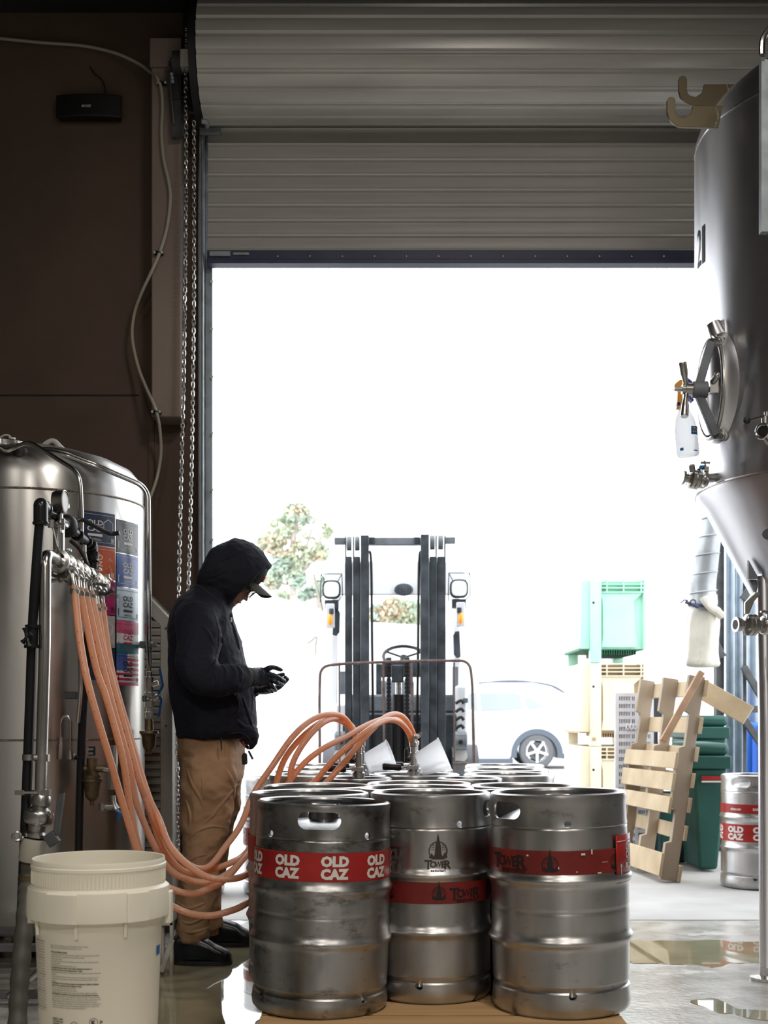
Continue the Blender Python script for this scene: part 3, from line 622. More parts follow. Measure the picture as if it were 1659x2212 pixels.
# ------------------------------------------------------------------ pallets under the kegs
def pallet(name, label, X0, X1, Y0, Y1, zt, group='keg pallets'):
    t = thing(name, label, 'pallet', ((X0+X1)/2, (Y0+Y1)/2, 0), group); th = 0.018
    n = 8; wy = (Y1-Y0-0.022*(n-1))/n
    for k in range(n):
        y = Y0+k*(wy+0.022); MB().bb(X0, X1, y, y+wy, zt-th, zt).build('deck_board', 'pallet_wood', t, bev=0.002)
    for x in (X0+0.02, (X0+X1)/2, X1-0.02):
        MB().bb(x-0.02, x+0.02, Y0+0.01, Y1-0.01, th, zt-th-0.0005).build('stringer', 'pallet_wood', t, bev=0.002)
    for y in (Y0, (Y0+Y1)/2-0.05, Y1-0.1): MB().bb(X0, X1, y, y+0.1, 0, th-0.0005).build('bottom_board', 'pallet_wood', t, bev=0.002)
    return t
pallet('wooden_pallet', 'worn wooden pallet under the three large front kegs', P(553, 0, 3.6).x, P(1367, 0, 3.56).x, 3.57, 5.04, PZ-0.001)
pallet('wooden_pallet', 'wooden pallet hidden under the rear block of kegs', -0.50, 0.76, 5.11, 6.66, PZ-0.001)
# ------------------------------------------------------------------ serving tank at the left
TX, TY, TR = -1.467, 5.40, 0.462
T = thing('serving_tank', 'large upright stainless tank with domed top and beer stickers, left of the man', 'tank', (TX, TY, 0))
TC = V(TX, TY, 0)
MB().lathe([(0.05, 0.10), (0.30, 0.13), (0.42, 0.19), (TR, 0.27), (TR, 1.855), (TR, 1.865)], TC, n=96).build('shell', 'steel_tank', T)
MB().lathe([(TR-0.004, 1.872), (TR-0.004, 1.93), (TR-0.016, 1.975), (TR-0.05, 2.015), (TR-0.12, 2.05), (TR-0.24, 2.085), (0.12, 2.11), (0.0005, 2.118)], TC, n=96).build('dome', 'steel_tank', T, ang=60)
MB().torus(TC+V(0, 0, 1.868), TR-0.001, 0.005, n=96, m=6).build('weld_seam', 'weld', T)
MB().lathe([(TR+0.0003, 0.9), (TR+0.002, 0.902), (TR+0.002, 0.906), (TR+0.0003, 0.908)], TC, n=96).build('hoop', 'weld', T)
for a in (0.5, 2.1, 3.7, 5.3):
    m = MB(); m.cyl(TC+V(0.36*cos(a), 0.36*sin(a), 0.0), TC+V(0.36*cos(a), 0.36*sin(a), 0.3), 0.03); m.cyl(TC+V(0.36*cos(a), 0.36*sin(a), 0.0), TC+V(0.36*cos(a), 0.36*sin(a), 0.02), 0.05); m.build('leg', 'steel', T)
# top fittings
lid = MB(); lid.cyl(P(0, 0, 5.35).xy.to_3d()+V(0, 0, 2.095), P(0, 0, 5.35).xy.to_3d()+V(0, 0, 2.122), 0.12, n=32); lid.build('lid', 'steel', T, bev=0.004)
MB().lathe([(0, -0.025), (0.028, -0.025), (0.030, -0.02), (0.030, 0.02), (0.026, 0.028), (0, 0.028)], P(43, 985, 5.0), n=20).build('clamp_knob', 'rubber', T)
MB().tube(rounded([P(-10, 958, 5.3), P(6, 940, 5.3), P(22, 940, 5.3), P(26, 965, 5.3)], 0.02), 0.004, 8).build('vent_tube', 'white_plastic', T)
MB().lathe([(0, 0), (0.016, 0), (0.016, 0.018), (0.012, 0.02), (0.012, 0.035), (0.015, 0.037), (0.015, 0.05), (0, 0.05)], P(26, 972, 5.3), n=8).build('vent_fitting', 'white_plastic', T)
MB().tube(spline([P(85, 975, 5.45), P(98, 960, 5.45), P(115, 953, 5.45), P(132, 968, 5.45), P(150, 985, 5.5), P(175, 1005, 5.6)], 6), 0.012, 8).build('white_hose', 'white_plastic', T)
MB().tube(rounded([P(-10, 960, 4.95), P(12, 975, 4.95), P(30, 968, 4.95), P(62, 953, 4.9), P(172, 1022, 4.8), P(176, 1100, 4.8), P(174, 1500, 4.82), P(168, 1560, 4.85)], 0.05), 0.0085, 10).build('condensate_tube', 'steel', T)
MB().tube(rounded([P(20, 966, 5.2), P(125, 970, 5.03), P(215, 1006, 5.05), P(308, 1046, 5.2), P(322, 1068, 5.25), P(324, 1385, 5.35), P(325, 1440, 5.35)], 0.05), 0.0065, 10).build('gas_tube', 'steel', T)
MB().tube(rounded([P(20, 970, 5.16), P(125, 976, 4.98), P(215, 1011, 5.0), P(302, 1048, 5.15), P(316, 1066, 5.2), P(317, 1200, 5.3), P(316, 1385, 5.3), P(321, 1450, 5.3)], 0.05), 0.0065, 10).build('gas_tube', 'steel', T)
m = MB(); m.bb(P(304, 0, 5.33).x, P(328, 0, 5.33).x, 5.30, 5.37, P(0, 1400, 5.33).z, P(0, 1386, 5.33).z); m.bb(P(326, 0, 5.33).x, P(338, 0, 5.33).x, 5.32, 5.35, P(0, 1398, 5.33).z, P(0, 1390, 5.33).z); m.build('tube_clamp', 'galv_dark', T, bev=0.002)
# gas valve train at the right side: hex fittings, ball valve with blue lever, brass regulator
ax = lambda py, px=322: P(px, py, 5.3)
m = MB(); m.tube([ax(1440), ax(1450), ax(1451), ax(1462), ax(1463), ax(1495), ax(1496), ax(1506), ax(1507), ax(1512)], [0.008, 0.008, 0.012, 0.012, 0.017, 0.017, 0.022, 0.022, 0.014, 0.014], 8)
m.tube([ax(1512), ax(1528), ax(1529), ax(1537), ax(1538), ax(1550), ax(1551), ax(1562)], [0.02, 0.02, 0.012, 0.012, 0.016, 0.016, 0.011, 0.011], 8)
m.cyl(P(312, 1508, 5.25), P(320, 1510, 5.3), 0.012, 0.012, 12); m.torus(P(311, 1509, 5.24), 0.011, 0.004, (-1, -0.6, 0), 14, 6); m.cyl(P(326, 1480, 5.3), P(342, 1474, 5.3), 0.012, 0.010, 8); m.cyl(P(326, 1512, 5.3), P(344, 1502, 5.3), 0.011, 0.009, 8)
m.build('valve_train', 'cast', T, ang=25)
m = MB(); m.tube(rounded([P(341, 1500, 5.28), P(352, 1482, 5.28), P(350, 1470, 5.28), P(345, 1444, 5.28)], 0.015), [0.006]*30 and 0.006, 6); m.build('blue_lever', 'blue_lever', T)
m = MB(); m.tube(rounded([P(344, 1502, 5.28), P(349, 1510, 5.28), P(344, 1545, 5.28), P(341, 1549, 5.28)], 0.015), 0.006, 6); m.build('blue_lever', 'blue_lever', T)
m = MB(); m.lathe([(0, 0.13), (0.016, 0.13), (0.018, 0.085), (0.038, 0.082), (0.040, 0.072), (0.036, 0.07), (0.030, 0.06), (0.026, 0.02), (0.018, 0.005), (0.012, 0.0), (0.010, -0.012), (0, -0.012)], P(322, 1622, 5.3), n=24); m.build('regulator', 'brass', T)
MB().lathe([(0, 0), (0.009, 0), (0.009, 0.012), (0, 0.012)], P(318, 1629, 5.3), n=12).build('drain_plug', 'red_dull', T)
# inverted-U sampling tube
m = MB(); m.tube(rounded([P(131, 1602, 4.88), P(131, 1556, 4.88), P(142, 1543, 4.88), P(153, 1556, 4.88), P(151, 1625, 4.88)], 0.05, 8), 0.0045, 8); m.build('bent_tube', 'steel', T)
m = MB(); m.tube([P(130, 1592, 4.88), P(130, 1608, 4.88), P(129, 1609, 4.88), P(128, 1640, 4.88)], [0.010, 0.010, 0.012, 0.011], 6); m.tube([P(151, 1622, 4.88), P(151, 1640, 4.88)], [0.008, 0.012], 8); m.cyl(P(150, 1637, 4.88), P(168, 1636, 4.92), 0.010, 0.010, 8); m.torus(P(160, 1636, 4.9), 0.012, 0.004, (1, 0, 0), 10, 5); m.build('elbow_fitting', 'cast', T)
# front regulator
R0 = P(199, 1695, 4.9)
m = MB(); m.lathe([(0, 0.10), (0.02, 0.10), (0.021, 0.05), (0.034, 0.035), (0.034, 0.025), (0.038, 0.022), (0.038, 0.012), (0.033, 0.008), (0.028, -0.02), (0.025, -0.045), (0.015, -0.058), (0.008, -0.062), (0.008, -0.08), (0, -0.08)], R0, n=24); m.cyl(R0+V(-0.03, 0, 0.06), R0+V(0.065, 0, 0.06), 0.013, n=8); m.build('pressure_regulator', 'brass', T)
m = MB(); m.cyl(R0+V(0.045, 0, 0.06), R0+V(0.075, 0, 0.055), 0.015, 0.017, 12); m.build('hose_clamp', 'steel', T)
m = MB(); m.cyl(P(222, 1743, 4.88), P(248, 1742, 4.88), 0.014, 0.014, 10); m.cyl(P(222, 1735, 4.88), P(222, 1750, 4.88), 0.016, 0.016, 10); m.tube([P(244, 1718, 4.88), P(245, 1735, 4.88), P(250, 1748, 4.88)], [0.01, 0.012, 0.016], 10)
m.tube([P(246, 1610, 4.9), P(247, 1640, 4.9), P(243, 1660, 4.9), P(241, 1705, 4.9)], [0.012, 0.014, 0.02, 0.02], 8); m.build('drain_elbow', 'cast', T)
MB().tube(spline([P(250, 1750, 4.86), P(258, 1757, 4.86), P(256, 1770, 4.86)], 5), 0.008, 6).build('blue_lever', 'blue_lever', T)
MB().bb(P(187, 0, 4.9).x, P(202, 0, 4.9).x, 4.93, 4.94, P(0, 1633, 4.9).z, P(0, 1613, 4.9).z).build('warning_plate', 'black', T)
m = MB(); fn = lambda x, y: P(195, 1623, 4.928)+V(x, 0, y); put_text(m, 'PRESSURE', 0.012, fn, 0, 0.022, 0, 0.004); put_text(m, 'WARNING', 0.012, fn, 0, 0.022, 0, -0.012); m.build('warning_lettering', 'white_ink', T)
m = MB(); m.bb(P(143, 0, 4.93).x, P(168, 0, 4.93).x, 4.9, 4.96, P(0, 1510, 4.93).z, P(0, 1494, 4.93).z); m.build('stand_off', 'galv_dark', T, bev=0.003)
MB().cyl(P(174, 1494, 4.9), P(174, 1512, 4.9), 0.012, n=10).build('tube_clip', 'galv', T)

# stickers: two columns round the shell; [angle0, angle1] measured from the side facing the camera
def ang_at(px):      # angle round the tank where a view ray meets the shell
    k = (px-HX)/F; a = 1+k*k; b_ = -2*(TY+k*TX); c = TX*TX+TY*TY-TR*TR; y = (-b_-sqrt(max(b_*b_-4*a*c, 0)))/(2*a); x = k*y
    return math.atan2(x-TX, -(y-TY))
a_l, a_m, a_r = ang_at(168), ang_at(248.5), ang_at(298)
RT = TR
def sticker(a0, a1, z0, z1, base, name_txt='white_ink', logo=True, extras=(), x_text=0.30, lab=None, split=None, style=''):
    am = (a0+a1)/2; w_ = (a1-a0)*RT; h = z1-z0; fn0 = wrapf(RT, am, z0, TC, lift=0.0015)
    s = MB(); wrect(s, fn0, -w_/2+0.002, w_/2-0.002, 0.002, h-0.002, 10); s = s.build('sticker', base, T, fix=False); s['label'] = lab
    fn = wrapf(RT, am, z0, TC, lift=0.003); mb = MB(); x0 = -w_/2; fx = x0+w_*x_text
    lw = w_*0.38
    for yy in (0.10, 0.90): wrect(mb, fn, x0+0.004, -x0-0.004, h*yy, h*yy+0.0012, 8)
    if logo:
        put_text(mb, 'OLD', h*0.20, fn, h*0.004, lw*1.08, fx, h*0.60); put_text(mb, 'CAZ', h*0.20, fn, h*0.004, lw*1.08, fx, h*0.415)
        wrect(mb, fn, fx-lw/2, fx+lw/2, h*0.27, h*0.34, 3)
        for q, ww in ((0.19, 0.7), (0.155, 0.9)): wrect(mb, fn, fx-lw*ww/2, fx+lw*ww/2, h*q, h*q+0.0015, 2)
    if style == 'hex':
        cx = x0+w_*0.78; r = h*0.21; pts = [(cx+r*sin(pi/3*i), h*0.58+r*1.1*cos(pi/3*i)) for i in range(6)]
        for i in range(6):
            (xa, ya), (xb, yb) = pts[i], pts[(i+1) % 6]; k = 0.9; mx, my = cx, h*0.58
            mb.add([fn(xa, ya), fn(xb, yb), fn(mx+(xb-mx)*k, my+(yb-my)*k), fn(mx+(xa-mx)*k, my+(ya-my)*k)], [(0, 1, 2, 3)])
    if style == 'lines':
        rnd = random.Random(int(z0*1000)+int(a0*100))
        for _ in range(26):
            xa = x0+0.004+rnd.random()*(w_-0.02); ya = h*(0.08+0.8*rnd.random()); dx = rnd.uniform(-0.02, 0.02); dy = rnd.uniform(-0.02, 0.02)
            xb = min(max(xa+dx, x0+0.004), -x0-0.004); yb = min(max(ya+dy, h*0.05), h*0.95); mb.add([fn(xa, ya), fn(xb, yb), fn(xb+0.001, yb+0.001), fn(xa+0.001, ya+0.001)], [(0, 1, 2, 3)])
    for i in range(7): wrect(mb, fn, x0+w_*0.86+i*0.0026*(w_/0.2), x0+w_*0.86+i*0.0026*(w_/0.2)+0.0012, h*0.12, h*0.25, 1)
    wrect(mb, fn, x0+w_*0.06, x0+w_*0.085, h*0.14, h*0.36, 1); wrect(mb, fn, x0+w_*0.11, x0+w_*0.115, h*0.3, h*0.8, 1)
    mb.build('print', name_txt, s, fix=False)['kind'] = 'stuff'
    for m_, (u0, u1, v0, v1) in extras:
        e = MB(); wrect(e, wrapf(RT, am, z0, TC, lift=0.0023), x0+w_*u0, x0+w_*u1, h*v0, h*v1, 6); e.build('colour_field', m_, s, fix=False)
    return s
yt = (5.4-0.42); zz = [P(0, py, 5.04).z for py in (1107, 1182, 1257, 1332, 1404, 1476)]
spec = [('st_navy', 'white_ink', 'hex', 'navy beer sticker with a hexagon, top of the left column', 'st_slate', 'white_ink', '', 'slate beer sticker, top of the right column', ()),
        ('st_orange', 'white_ink', 'lines', 'orange beer sticker', 'st_blue', 'white_ink', 'lines', 'blue beer sticker with white lines', ()),
        ('st_mag', 'black_ink', 'lines', 'magenta and black beer sticker', 'st_lblue', 'black_ink', '', 'pale blue beer sticker with dark lettering', ()),
        ('st_grey', 'white_ink', 'hex', 'pale grey beer sticker', 'st_white', 'st_red', '', 'white beer sticker with pink top and teal foot', (('st_pink', (0, 1, 0.62, 1)), ('st_teal', (0, 1, 0, 0.3)))),
        ('st_navy', 'st_slate', 'lines', 'faded navy beer sticker, foot of the left column', 'st_white', 'black_ink', '', 'beer sticker printed like a striped flag',
         tuple(('st_red', (0, 1, k/6.5, k/6.5+0.08)) for k in range(6))+(('st_flag', (0, 0.42, 0.46, 0.98)),))]
for i, (m1, t1, s1, l1, m2, t2, s2, l2, ex) in enumerate(spec):
    dz = 0.0
    sticker(a_l, a_m, zz[i+1]+0.012, zz[i]+0.012, m1, t1, True, (), 0.42, l1, style=s1)
    sticker(a_m+0.012, a_r, zz[i+1]-0.004, zz[i]-0.004, m2, t2, True, ex, 0.45, l2, style=s2)

# ------------------------------------------------------------------ black pipe stand with the filling manifold
S = thing('pipe_stand', 'black plastic pipe frame carrying the filling manifold beside the tank', 'pipe stand', (-1.08, 4.4, 0))
E0 = P(88, 1092, 4.0); E1 = P(199, 1180, 4.9); B0 = P(60, 1700, 4.02); F0 = V(P(50, 0, 4.02).x-0.02, 4.02, 0.0)
m = MB(); m.tube(spline([E0+V(0, 0, -0.02), P(72, 1330, 4.01), P(62, 1600, 4.02), F0], 6), 0.0155, 14); m.build('post', 'black_pipe', S)
m = MB(); m.tube(spline([E1+V(0.01, 0, -0.02), P(196, 1290, 4.9), P(180, 1520, 4.9), P(171, 1780, 4.9), V(P(168, 0, 4.9).x, 4.9, 0)], 6), 0.0155, 14); m.build('post', 'black_pipe', S)
m = MB(); m.cyl(E0, E1, 0.0155, n=14); m.build('cross_bar', 'black_pipe', S)
for e, q in ((E0, E1-E0), (E1, E0-E1)):
    q = q.normalized(); m = MB(); m.tube([e-V(0, 0, 0.055), e-V(0, 0, 0.012)]+rounded([e-V(0, 0, 0.012), e+V(0, 0, 0.004), e+q*0.02], 0.012)[1:]+[e+q*0.055], 0.022, 14); m.torus(e-V(0, 0, 0.055), 0.020, 0.006, n=16, m=6); m.torus(e+q*0.055, 0.020, 0.006, q, 16, 6); m.build('elbow', 'black_pipe', S)
mid = E0.lerp(E1, 0.52)
for f in (0.22, 0.5, 0.66, 0.86): m = MB(); m.torus(E0.lerp(E1, f), 0.019, 0.006, E1-E0, 16, 6); m.build('coupling', 'black_pipe', S)
m = MB(); m.tube([P(71, 1350, 4.0), P(71, 1356, 4.0), P(70, 1357, 4.0), P(69, 1392, 4.0), P(69, 1393, 4.0), P(69, 1400, 4.0)], [0.024, 0.024, 0.019, 0.019, 0.024, 0.024], 14); m.cyl(P(60, 1376, 4.0), P(69, 1376, 4.0), 0.016, n=10); m.build('valve_body', 'black_pipe', S)
m = MB(); c = P(58, 1377, 3.96)
for a in (0.4, 2.0, 3.6, 5.2):
    d = V(0.5*cos(a), -0.2*cos(a), sin(a)); m.tube([c, c+d*0.018, c+d*0.032], [0.006, 0.005, 0.009], 8)
m.build('valve_handwheel', 'black_pipe', S)
for f in (0.17, 0.80):      # wire hangers
    a = E0.lerp(E1, f); m = MB(); m.cyl(a-V(0, 0, 0.02), a-V(0, 0, 0.045), 0.011, n=6); m.cyl(a-V(0, 0, 0.02), a+V(0.02, 0, -0.105), 0.003, n=6); m.build('hanger', 'chain', S)
# lever valves on the crossbar
m = MB()
m.tube(spline([mid+V(0, 0, 0.0), mid+V(0.03, 0.02, 0.035), mid+V(0.07, 0.05, 0.018), mid+V(0.115, 0.1, -0.002), mid+V(0.15, 0.1, 0)], 5), 0.008, 8); m.sph(mid+V(-0.005, -0.03, 0.005), (0.04, 0.04, 0.04)); m.build('black_lever', 'black', S)
m = MB(); m.tube(spline([mid+V(0.0, 0, -0.04), mid+V(0.03, 0.02, -0.07), mid+V(0.055, 0.04, -0.13)], 5), 0.007, 8); m.build('black_lever', 'black', S)

M = thing('filling_manifold', 'stainless manifold of clamps and valves feeding the six orange hoses', 'manifold', (-1.06, 4.4, 1.45), None)
A = P(98, 1196, 4.02); Bm = P(222, 1268, 4.86); d = (Bm-A).normalized()
# riser
m = MB(); m.tube(rounded([P(88, 1712, 4.0), P(97, 1400, 4.0), A+V(0, 0, 0.0), A+d*0.09], 0.045, 10), 0.0185, 18); m.build('riser', 'steel', M)
m = MB(); m.cyl(A+d*0.085, Bm, 0.019, n=18); m.build('header', 'steel', M)
def triclamp(parent, c, d, r=0.030, w_=0.012, wing=True, ang=0.0):
    m = MB(); c = Vector(c); u, v, dd = frame_of(d)
    m.lathe([(r-0.012, -w_), (r-0.002, -w_*0.8), (r, -w_*0.5), (r, w_*0.5), (r-0.002, w_*0.8), (r-0.012, w_)], c, d, 24)
    q = u*cos(ang)+v*sin(ang); s_ = dd.cross(q)
    m.box(c+q*(r+0.004), (0.016, 0.016, 0.016)); m.cyl(c+q*(r+0.004), c+q*(r+0.004)+s_*0.035, 0.0035, n=6)
    if wing:
        e = c+q*(r+0.004)+s_*0.028; m.bar(e-dd*0.018, e+dd*0.018, 0.010, 0.006)
    return m.build('clamp', 'cast', parent)
for f, a in ((0.10, 2.2), (0.22, 4.4), (0.36, 1.2), (0.50, 4.2), (0.62, 0.4), (0.80, 4.5), (0.93, 5.4)): triclamp(M, A+d*0.085+(Bm-A)*f*0.9, d, 0.039, 0.013, True, a)
g = A+d*0.17+V(0, 0, 0.0)
m = MB(); m.cyl(g, g+V(0, 0, 0.11), 0.0185, n=16); m.build('tee', 'steel', M); triclamp(M, g+V(0, 0, 0.115), (0, 0, 1), 0.030, 0.008, True, 3.0)
gg = P(131, 1084, 4.18)
m = MB(); m.cyl(gg+V(-0.0, 0, -0.10), gg+V(0, 0, -0.04), 0.008, n=8); m.cyl(gg+V(0, 0, -0.075), gg+V(0, 0, -0.06), 0.012, n=6)
fd = V(0.97, -0.1, 0.02).normalized(); m.lathe([(0, -0.022), (0.034, -0.020), (0.036, -0.012), (0.036, 0.012), (0.038, 0.016), (0.034, 0.018), (0.032, 0.014)], gg, fd, 28); ga = m.build('pressure_gauge', 'cast', M)
m = MB(); m.disc(gg+fd*0.015, 0.033, fd, 28); m.build('dial', 'white_plastic', ga)
# the valves and hose tails
HT = [(161, 1272), (172, 1276), (183, 1278), (196, 1283), (210, 1312), (221, 1310)]; HY_ = [4.18, 4.30, 4.42, 4.54, 4.64, 4.72]
for k, ((px, py), Y) in enumerate(zip(HT, HY_)):
    top = P(px, py, Y)+V(0, 0, 0.02); a = A.lerp(Bm, min(0.97, 0.34+0.115*k)); m = MB()
    m.tube([a, a.lerp(top, 0.45), a.lerp(top, 0.46), a.lerp(top, 0.75), a.lerp(top, 0.76), top-V(0, 0, 0.03)], [0.012, 0.012, 0.020, 0.020, 0.011, 0.011], 12)
    v = m.build('hose_valve', 'cast', M)
    m = MB(); s_ = -1 if k < 3 else 1; b0 = a.lerp(top, 0.6); m.cyl(b0, b0+V(0.03*s_, -0.02, 0), 0.008, n=8); m.tube([b0+V(0.03*s_, -0.02, 0), b0+V(0.045*s_, -0.03, -0.004), b0+V(0.075*s_, -0.05, -0.012 if k % 2 else 0.010)], [0.006, 0.005, 0.007], 8); m.build('handle', 'cast' if k % 2 else 'galv_dark', v)
    triclamp(M, a.lerp(top, 0.44), top-a, 0.027, 0.009, True, 1.3*k)
    m = MB(); m.lathe([(0.0130, -0.008), (0.0145, -0.007), (0.0145, 0.007), (0.0130, 0.008)], top-V(0, 0, 0.028), n=14); m.box(top+V(0.012, -0.008, -0.028), (0.012, 0.012, 0.01)); m.build('hose_clamp', 'cast', M)
# pipe clips tying the riser to the black post
for py, xa, xb in ((1636, 50, 93),):
    m = MB(); m.lathe([(0.0155, -0.009), (0.021, -0.009), (0.021, 0.009), (0.0155, 0.009)], P(63, py, 4.01), n=18); m.lathe([(0.0185, -0.011), (0.024, -0.011), (0.024, 0.011), (0.0185, 0.011)], P(91, py+1, 4.0), n=18); m.cyl(P(74, py, 3.98), P(82, py, 3.98), 0.008, n=8); m.build('double_clip', 'cast', M)
m = MB(); c = P(88, 1711, 4.0); m.lathe([(0.018, -0.008), (0.027, -0.007), (0.027, 0.007), (0.018, 0.008)], c, n=20); m.bb(c.x+0.01, c.x+0.033, c.y-0.03, c.y+0.0, c.z-0.009, c.z+0.009); m.cyl(c+V(-0.06, -0.025, 0), c+V(0.0, -0.03, 0), 0.005, n=8); m.bar(c+V(-0.072, -0.025, 0), c+V(-0.045, -0.025, 0), 0.012, 0.014); m.build('wing_clamp', 'cast', M)
# butterfly valve at the foot of the riser
c = P(84, 1762, 3.98); ax_ = V(-0.16, 0, -1).normalized()
m = MB(); m.lathe([(0.0, -0.065), (0.026, -0.065), (0.030, -0.055), (0.030, -0.035), (0.024, -0.028), (0.030, -0.022), (0.042, -0.015), (0.045, -0.008), (0.045, 0.016), (0.040, 0.024), (0.028, 0.030), (0.026, 0.048), (0.036, 0.056), (0.036, 0.066), (0.0, 0.066)], c, ax_, 28); bv = m.build('butterfly_valve', 'cast', M)
for a in range(4): m = MB(); u, v, dd = frame_of(ax_); q = c+(u*cos(a*1.57+0.5)+v*sin(a*1.57+0.5))*0.037-dd*0.016; m.cyl(q-dd*0.004, q, 0.004, n=8); m.build('bolt', 'galv_dark', bv)
m = MB(); q = P(112, 1812, 3.95); m.box(q, (0.035, 0.03, 0.04), Matrix.Rotation(-0.6, 3, 'Y')); m.prism([(0, 0), (0.016, -0.003), (0.034, 0.125), (0.014, 0.120)], P(114, 1802, 3.94), (1, 0, 0), (0, 0, 1), (0, 0.022, 0)); m.build('valve_handle', 'galv_dark', bv, bev=0.002)
m = MB(); m.bar(P(110, 1768, 3.96), P(116, 1730, 3.96), 0.006, 0.012); m.build('index_plate', 'cast', bv)
m = MB(); m.torus(P(36, 1807, 3.95), 0.012, 0.005, (0.4, -1, 0), 14, 6); m.cyl(P(44, 1810, 3.95), P(58, 1812, 3.97), 0.008, n=8); m.build('lever_eye', 'cast', bv)
H = thing('suction_hose', 'thick grey ribbed hose with a pale collar, running down left of the bucket', 'hose', P(45, 2212, 3.85))
m = MB(); c = P(71, 1838, 3.98); m.lathe([(0.022, 0.040), (0.038, 0.036), (0.040, 0.03), (0.040, -0.025), (0.037, -0.034), (0.029, -0.036), (0.029, -0.03)], c, -ax_, 28); m.build('collar', 'collar', H)
pts = spline([c+ax_*0.0, c+ax_*0.09, P(58, 1950, 3.93), P(48, 2050, 3.88), P(40, 2160, 3.84), P(36, 2260, 3.8), P(30, 2360, 3.8)], 26); rs = [0.0275+0.0016*sin(i*0.55) for i in range(len(pts))]
MB().tube(pts, rs, 18).build('hose', 'grey_hose', H)
m = MB(); m.lathe([(0.0295, -0.010), (0.0315, -0.009), (0.0315, 0.009), (0.0295, 0.010)], c+ax_*0.085, -ax_, 24); m.build('band_clamp', 'brass', H)

# low machine base under the tank: dark frame, pale pipe
q = thing('floor_rack', 'low dark metal rack on the floor under the tank, behind the bucket', 'rack', (-1.30, 4.75, 0))
m = MB()
for x in (-1.75, -0.90):
    for y in (4.45, 4.80): m.bb(x-0.015, x+0.015, y-0.015, y+0.015, 0, 0.21)
m.bb(-1.77, -0.88, 4.43, 4.47, 0.19, 0.215); m.bb(-1.77, -0.88, 4.78, 4.82, 0.19, 0.215); m.bb(-1.77, -0.88, 4.43, 4.47, 0.03, 0.055); m.build('frame', 'galv_dark', q, bev=0.002)
MB().cyl((-1.28, 4.42, 0.04), (-1.12, 4.40, 0.17), 0.012, n=10).build('pale_pipe', 'steel', q)
q = thing('bracket_leg', 'pale slotted metal leg bracket standing between the bucket and the boot', 'bracket', (P(361, 0, 4.98).x, 4.98, 0))
y = 4.98; m = MB(); m.bb(P(366, 0, y).x, P(373, 0, y).x, y, y+0.03, 0, P(0, 1950, y).z); m.bb(P(346, 0, y).x, P(352, 0, y).x, y+0.02, y+0.05, 0.0, P(0, 1950, y).z); m.bb(P(346, 0, y).x, P(373, 0, y).x, y, y+0.04, P(0, 2000, y).z, P(0, 1992, y).z); m.bar(P(372, 2030, y), P(348, 2100, y), 0.02, 0.01, (0, 1, 0)); m.build('frame', 'cabinet', q, bev=0.002)

# ------------------------------------------------------------------ bucket
BY = 3.0; bc = P(214, 0, BY); br_ = lambda wpx: wpx/2/F*BY; zb2 = lambda py: P(0, py, BY).z
BK = thing('bucket', 'tall cream plastic bucket with printed safety text, open top, in the front left', 'bucket', (bc.x, BY, 0.18))
c0 = V(bc.x, BY, 0); r1 = 0.1525; z = zb2
pr = [(0.128, 0.18), (0.134, z(2212)), (0.1435, z(1990)), (0.147, z(1984)), (0.1475, z(1976)), (0.162, z(1973)), (0.163, z(1964)), (0.162, z(1930)), (0.160, z(1912)), (0.151, z(1906)), (0.151, z(1903)), (0.1510, z(1872)), (0.1535, z(1870)), (0.1535, z(1864)), (0.151, z(1862)), (0.151, z(1854)), (0.150, z(1851)), (0.147, z(1852)), (0.146, z(1860)), (0.142, z(1990)), (0.126, 0.20), (0.0005, 0.20)]
MB().lathe(pr+[(0.0005, 0.18), (0.128, 0.18)], c0, n=80).build('body', 'bucket', BK, ang=30)
m = MB()
for k in range(110):
    a = 2*pi*k/110; dv = V(sin(a), -cos(a), 0); m.bar(c0+dv*0.1515+V(0, 0, z(1901)), c0+dv*0.1515+V(0, 0, z(1874)), 0.0012, 0.0022)
m.build('ribs', 'bucket', BK)['kind'] = 'stuff'
m = MB()
for a in (-0.92, -0.12, 0.62): m = MB(); dv = V(sin(a), -cos(a), 0); m.bar(c0+dv*0.147+V(0, 0, z(2005)), c0+dv*0.150+V(0, 0, z(1975)), 0.006, 0.010); m.build('collar_rib', 'bucket', BK)
for a0, a1 in ((-0.55, -0.08), (0.6, 0.95)):
    m = MB(); m.lathe([(0.1615, z(1974)), (0.165, z(1973)), (0.165, z(1914)), (0.160, z(1912))], c0, n=10, a0=a0-pi/2, a1=a1-pi/2); m.build('collar_lug', 'bucket', BK)
for s_ in (-1, 1):
    m = MB(); dv = V(s_*0.99, 0.1, 0); m.box(c0+dv*0.160+V(0, 0, z(1960)), (0.016, 0.035, 0.075)); m.build('handle_ear', 'bucket', BK, bev=0.003)
rB = lambda zz_: 0.134+(0.1435-0.134)*(zz_-z(2212))/(z(1990)-z(2212))
def bfn(th):
    return lambda x, y: c0+V((rB(y)+0.0016)*sin(th+x/0.14), -(rB(y)+0.0016)*cos(th+x/0.14), y)
